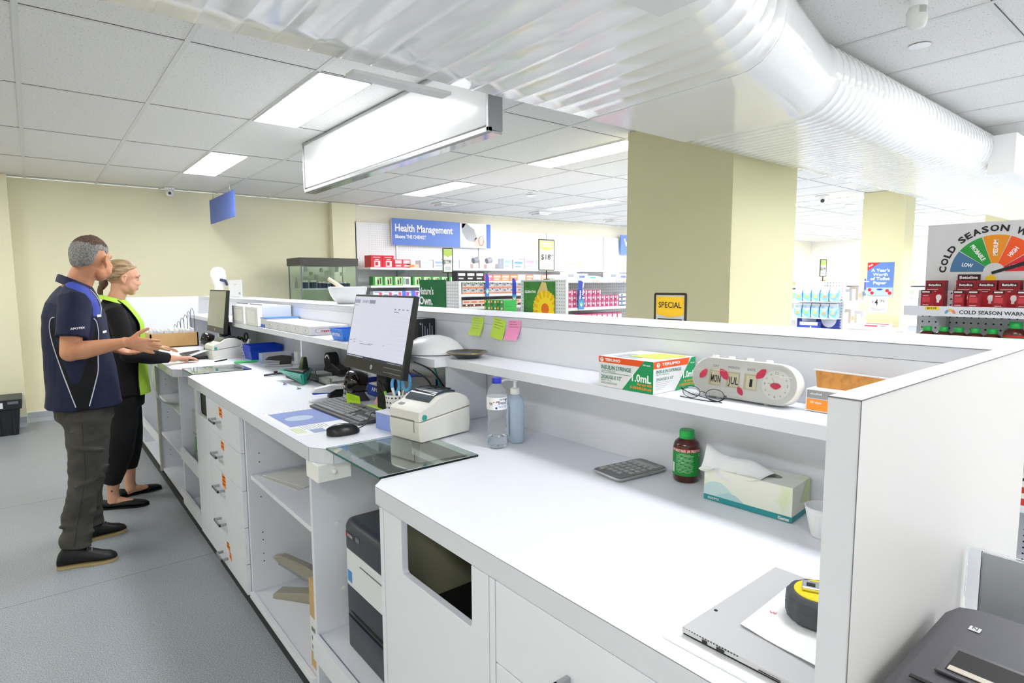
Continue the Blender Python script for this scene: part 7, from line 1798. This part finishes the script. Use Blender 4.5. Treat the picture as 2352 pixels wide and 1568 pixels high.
def column_poster():
    t = thing('poster', 'blue poster about toilet paper on the narrow cream column', 'poster', (8.29, 2.92, 1.25)); x = 8.296
    # the column face spans y 2.68..3.16
    MB().box(x-.003, x, 2.768, 3.066, 1.255, 1.672).build('sheet', mat('poster_sky', '5a7fc4', .5), t)
    mb = MB(); q = lambda P, m, o=.0006: mb.add([(x-.003-o, a, b) for a, b in P], [tuple(range(len(P)))], m)
    q([(3.066,1.672),(2.92,1.672),(3.066,1.57)], 0); q([(2.768,1.255),(3.066,1.255),(3.066,1.36),(2.768,1.36)], 1)
    for y, z in ((3.03,1.33),(3.0,1.29),(2.83,1.32),(2.80,1.29)): q([(y+.022*math.cos(a), z+.022*math.sin(a)) for a in [2*PI*i/9 for i in range(9)]], 0, .001)
    q([(2.915+.035*math.cos(a), 1.335+.012*math.sin(a)) for a in [2*PI*i/16 for i in range(16)]], 2, .001)
    for k, s in enumerate(("A Year's", 'Worth', 'of Toilet', 'Paper')): put_text(mb, s, (x-.005, 2.917, 1.575-.052*k), (0,-1,0), (0,0,1), .036, [.21,.17,.22,.15][k], 3, .03, True)
    put_text(mb, 'WIN', (x-.005, 3.03, 1.635), (.05,-.8,.45), (0,.45,.8), .022, .06, 3, .03, True)
    mb.build('print', [RED, cm('a9c0e4'), NAVY, WPR], t)
    t = thing('price_card', 'white price card reading 4.99 below the blue poster on the column', 'price card', (8.29, 2.92, 1.04))
    MB().box(x-.003, x, 2.812, 3.03, 1.042, 1.248).build('card', WPR, t); mb = MB()
    put_text(mb, '$', (x-.005, 2.985, 1.18), (0,-1,0), (0,0,1), .035, .018, 0, 0, True); put_text(mb, '4', (x-.005, 2.945, 1.175), (0,-1,0), (0,0,1), .075, .038, 0, .02, True); put_text(mb, '99', (x-.005, 2.88, 1.19), (0,-1,0), (0,0,1), .035, .055, 0, 0, True)
    for k in range(2): mb.box(x-.0045, x-.004, 2.84, 3.0, 1.075+.02*k, 1.08+.02*k, 1)
    mb.build('print', [INK, GRY], t)
    t = thing('table', 'white table below the poster, its top just above the counter ledge line', 'table', (8.0, 2.8, 0)); MB().box(7.76, 8.28, 2.6, 3.14, .84, .87).build('top', SHM, t); 
    for a, b in ((7.79,2.63),(8.24,2.63),(7.79,3.11),(8.24,3.11)): MB().box(a-.02,a+.02,b-.02,b+.02,0,.84).build('leg', SHM, t)
    carton('long white carton with red lettering on the table below the poster', None, '-x', 7.98, 3.0, .8705, .32, .1, .055, 'ececf0', [(0,1,.85,1,'c8404a'),(.15,.6,.3,.6,'d05060'),(.7,.9,.4,.55,'9a9cae')])
column_poster()
# faint far things
def far_shop():
    for k, (x, y0, y1) in enumerate(((10.5, 4.6, 7.4), (12.5, 1.2, 2.3), (15.0, 3.2, 7.0))):
        t = thing('shop_gondola', 'pale shelving unit far off in the bright shop, %s of three' % ['nearest','middle','furthest'][k], 'shelving', (x, (y0+y1)/2, 0))
        MB().box(x, x+.03, y0, y1, 0, 1.4).build('back_panel', SHM, t)
        for z in (.5,.8,1.1,1.35): MB().box(x-.35, x, y0, y1, z-.02, z).build('shelf', SHM, t)
        for i in range(int((y1-y0)/.45)):
            for j, z in enumerate((1.1, 1.35)): carton('pale carton on shelving deep in the bright shop, %s unit, %s shelf, %s' % (['nearest','middle','furthest'][k], ['lower','upper'][j], ORD[i]), 'pale cartons deep in the shop', '-x', x-.3, y1-.1-.45*i, z+.0005, .36, .2, .12+.04*((i+j) % 3), ['f4eee6','eef0f8','f8e3da','eaf1ea'][(i+j+k) % 4], [(.1,.45,.2,.7,['e8a070','8a9ad8','d8708c','8cc08c'][(i*3+j) % 4]),(.55,.9,.2,.8,['dfe2ec','f0d9a8'][(i+j) % 2])])
far_shop()
lettering('m', tag(MB().box(17.55, 17.58, 4.0, 6.0, 1.4, 2.3).build('wall_sign', WPR), 'white wall panel with a thin outlined letter far beyond the columns', 'sign'), (17.545, 5.6, 1.75), (0,-1,0), (0,0,1), .30, mat('thin_grey', 'c9cacf', .5), None, -.01)

# cold season display --------------------------------------------
def cold():
    t = thing('shop_gondola', 'grey pegboard display stand with the cold season dial board', 'display stand', (3.4, .6, 0))
    MB().box(3.43, 3.46, -.2, 1.03, 0, 1.40).build('back_panel', PEGN, t)
    for z, n_ in ((1.325, 0), (1.107, 0), (.80, 0), (.50, 0)):
        MB().box(3.19, 3.43, -.2, 1.01 if z > 1.2 else .97, z-.03, z).build('shelf', SHM, t, bevel=.001)
    MB().box(3.183, 3.190, -.2, 1.012, 1.287, 1.332).build('shelf_strip', mat('strip_grey', 'dcdde2', .4), t)
    for y in (.93, .90): MB().box(3.418, 3.428, y-.006, y+.006, .0, 1.29).build('slotted_post', SIL, t)
    MB().prism([(3.20,1.293),(3.42,1.293),(3.42,1.21)], .905, .909, plane='xz').build('shelf_bracket', SHM, t)
    # lettering on the strip: position scaled to the strip plane
    P = lambda y: y*3.183/3.4
    mb = MB(); put_text(mb, 'COLD SEASON WARNING', (3.182, .797, 1.3005), (0,-1,0), (0,0,1), .0155, .265, 0, .02); mb.build('strip_lettering', INK, t)
    mb = MB(); 
    for k, c in enumerate((0, 1, 2)):
        a0, a1 = PI-PI*k/3, PI-PI*(k+1)/3; R = []
        for r in (.010, .021): R += [(3.182, .830-r*math.cos(a0+(a1-a0)*i/5), 1.300+r*math.sin(a0+(a1-a0)*i/5)) for i in range(6)]
        mb.add(R, [(i, i+1, 7+i, 6+i) for i in range(5)], c)
    mb.build('strip_dial', [cm('6fa3c4'), cm('e8b04c'), cm('e8866a')], t)
    tk = MB().box(3.1818, 3.1828, .872, .925, 1.315, 1.330).build('price_ticket', cm('f4d22c'), t); mb = MB(); put_text(mb, '$10.99', (3.1815, .918, 1.318), (0,-1,0), (0,0,1), .009, .036, 0, .02); mb.build('ticket_lettering', INK, tk)
    # dial board
    b = thing('dial_board', 'grey board with a coloured dial warning of the cold season above red cartons', 'sign board', (3.41, .735, 1.33)); x = 3.405
    MB().box(x, x+.006, .47, .998, 1.40, 1.712).build('board', mat('board_grey', 'd5d5d5', .3), b)
    cy, cz = .733, 1.486
    pt = lambda r, a, o=.001: (x-o, cy-r*math.cos(a), cz+r*math.sin(a))       # a = 0 right .. pi left
    cols = ['47749c', '249a3c', 'e8901c', 'f0541c', 'd82434']; lab = ['LOW', 'PROBABLE', 'MEDIUM', 'HIGH', 'VERY HIGH']
    for k in range(5):
        a0, a1 = PI-PI/5*k-.012, PI-PI/5*(k+1)+.012; R = []
        for r in (.040, .166): R += [pt(r, a0+(a1-a0)*i/8) for i in range(9)]
        o = MB().add(R, [(i, i+1, 10+i, 9+i) for i in range(8)]).build('dial_wedge', cm(cols[k], .35), b)
        am = (a0+a1)/2; rad = Vector((0, -math.cos(am), math.sin(am))); c = Vector(pt(.108, am, .002))
        ux = -rad if am > PI/2+.1 else rad
        if abs(am-PI/2) < .1: ux = rad
        if k == 0: ux, c = Vector((0,-.98,-.02+.12)), Vector(pt(.105, am, .002)); ux = Vector((0,-.985,-.17)).normalized()
        uy = Vector((1,0,0)).cross(ux) if False else Vector((0, ux.z, -ux.y))
        mb = MB(); put_text(mb, lab[k], c, ux, uy, .0165, [.042,.085,.070,.045,.10][k], 0, .03, True); mb.build('wedge_lettering', WPR, o)
    # curved heading: one mesh per word
    s = 'COLD SEASON WARNING'; n_ = len(s); rad0 = .183; wd = {'C':.9,'O':1.0,'L':.7,'D':.95,' ':.55,'S':.8,'E':.75,'A':.95,'N':.95,'W':1.3,'R':.85,'I':.4,'G':.95}
    tot = sum(wd[c] for c in s); a = PI*1.0+.02; st = (PI+.04)/tot; mb = MB()
    for c in s:
        am = a-wd[c]*st/2
        if c != ' ':
            rad = Vector((0, -math.cos(am), math.sin(am))); tg = Vector((0, -math.sin(am), -math.cos(am)))
            put_text(mb, c, Vector(pt(rad0+.0135, am, .0012)), tg, rad, .027, wd[c]*st*rad0*.92, 0, .04, True)
        a -= wd[c]*st
    mb.build('board_lettering', INK, b)
    mb = MB(); d = Vector((0,-.94,.34)).normalized(); u = Vector((0,.34,.94)); c = Vector((x-.004, cy+.002, cz-.004))
    mb.add([c-d*.006-u*.006, c-d*.006+u*.006, c+d*.125+u*.009, c+d*.150, c+d*.125-u*.009], [(0,1,2,3,4)]); mb.build('pointer', INK, b)
    mb = MB(); mb.add([(x-.001, .742+.020*math.cos(q), 1.452+.020*math.sin(q)) for q in [2*PI*i/20 for i in range(20)]], [tuple(range(20))]); mb.build('yellow_spot', cm('f2c81c'), b)
    # red cartons
    DR = [(0,1,.78,1,'4a1014'),(.12,.88,.62,.76,'efe6e6'),(.1,.6,.55,.585,'c9a0a2'),(.5,.62,.08,.16,'f2eeee')]
    k = 0
    for y in (.995, .850, .775, .695, .600, .525, .440, .35):
        k += 1; w_ = .055 if k == 1 else .068
        if k == 1: y = .990
        o = carton('tall dark red throat carton in the back row below the dial, %s' % ORD[k-1], 'tall dark red cartons on the display shelf', '-x', 3.32, y-.02*(k == 1)-.045*0, 1.3255, .074, .06, .122, '8e1420', [(0,1,.0,.5,'b01c28'),(.10,.90,.76,.90,'3a0c10'),('Betadine',.5,.83,.010,'f2eeee'),(.1,.7,.64,.67,'d8b8ba'),(.1,.6,.57,.60,'d8b8ba'),(.58,.88,.10,.48,'b01c28'),(.60,.34,.64,.26,.74,.22,.84,.24,.90,.32,.90,.40,.82,.46,.70,.46,.62,.42,'f4f1f1'),(.66,.80,.15,.28,'f4f1f1')], 'gargle_carton')
    carton('dark red carton lying at the top back of the display row', None, '-x', 3.395, .865, 1.447, .085, .002+.008, .028, '3a0c10', [('Betadine',.5,.5,.014,'f2eeee')], 'gargle_carton')
    for j, y in enumerate((.955, .832, .778, .690, .610, .528, .44)):
        carton('small dark red carton in the front row below the dial, %s' % ORD[j], 'small red cartons in front', '-x', 3.215, y, 1.3255, .042, .035, .078, '9c1822', [(0,1,.80,1,'40100f'),(.1,.8,.86,.94,'e8d0d0'),(.15,.85,.30,.60,'c43a42'),(.2,.7,.66,.70,'e0b4b6'),(.2,.75,.12,.16,'e0c4c6')], 'throat_carton')
    # tablet bottles on the lower shelf
    proto = None
    for j, (y, s) in enumerate(((.932*1.0,.93),(.868,.93),(.810,.93),(.750,.93),(.688,.93),(.610,1.18),(.520,1.18))):
        x_ = 3.25 if s < 1 else 3.24; z = 1.1075
        p = thing('pill_bottle', 'brown tablet bottle with green cap, %s below the red cartons' % ['leftmost','second from left','third from left','fourth from left','fifth from left','nearer of two large ones','rightmost large one'][j], 'pill bottle', (x_, y, z), group='tablet bottles on the display stand')
        lo = pill_bottle(p, x_, y, z, s)
    for r, z in enumerate((.8005, .5005)):
        for j in range(9):
            c = [('f2e43a','d83a2c','f6f2e2'), ('f3efe6','d23a30','4a2c20'), ('f0e23c','c8302c','2b2b2b')][(j+r) % 3]
            carton('yellow and red carton low on the display stand, %s shelf, %s' % (['upper','lower'][r], ORD[j]), 'yellow cartons low on the display stand', '-x', 3.20, .56-.075*j, z, .07, .12, (.15,.13)[r], c[0], [(0,1,.0,.22,c[1]),(.1,.9,.80,.90,c[2]),(.2,.8,.4,.6,c[1])])
cold()
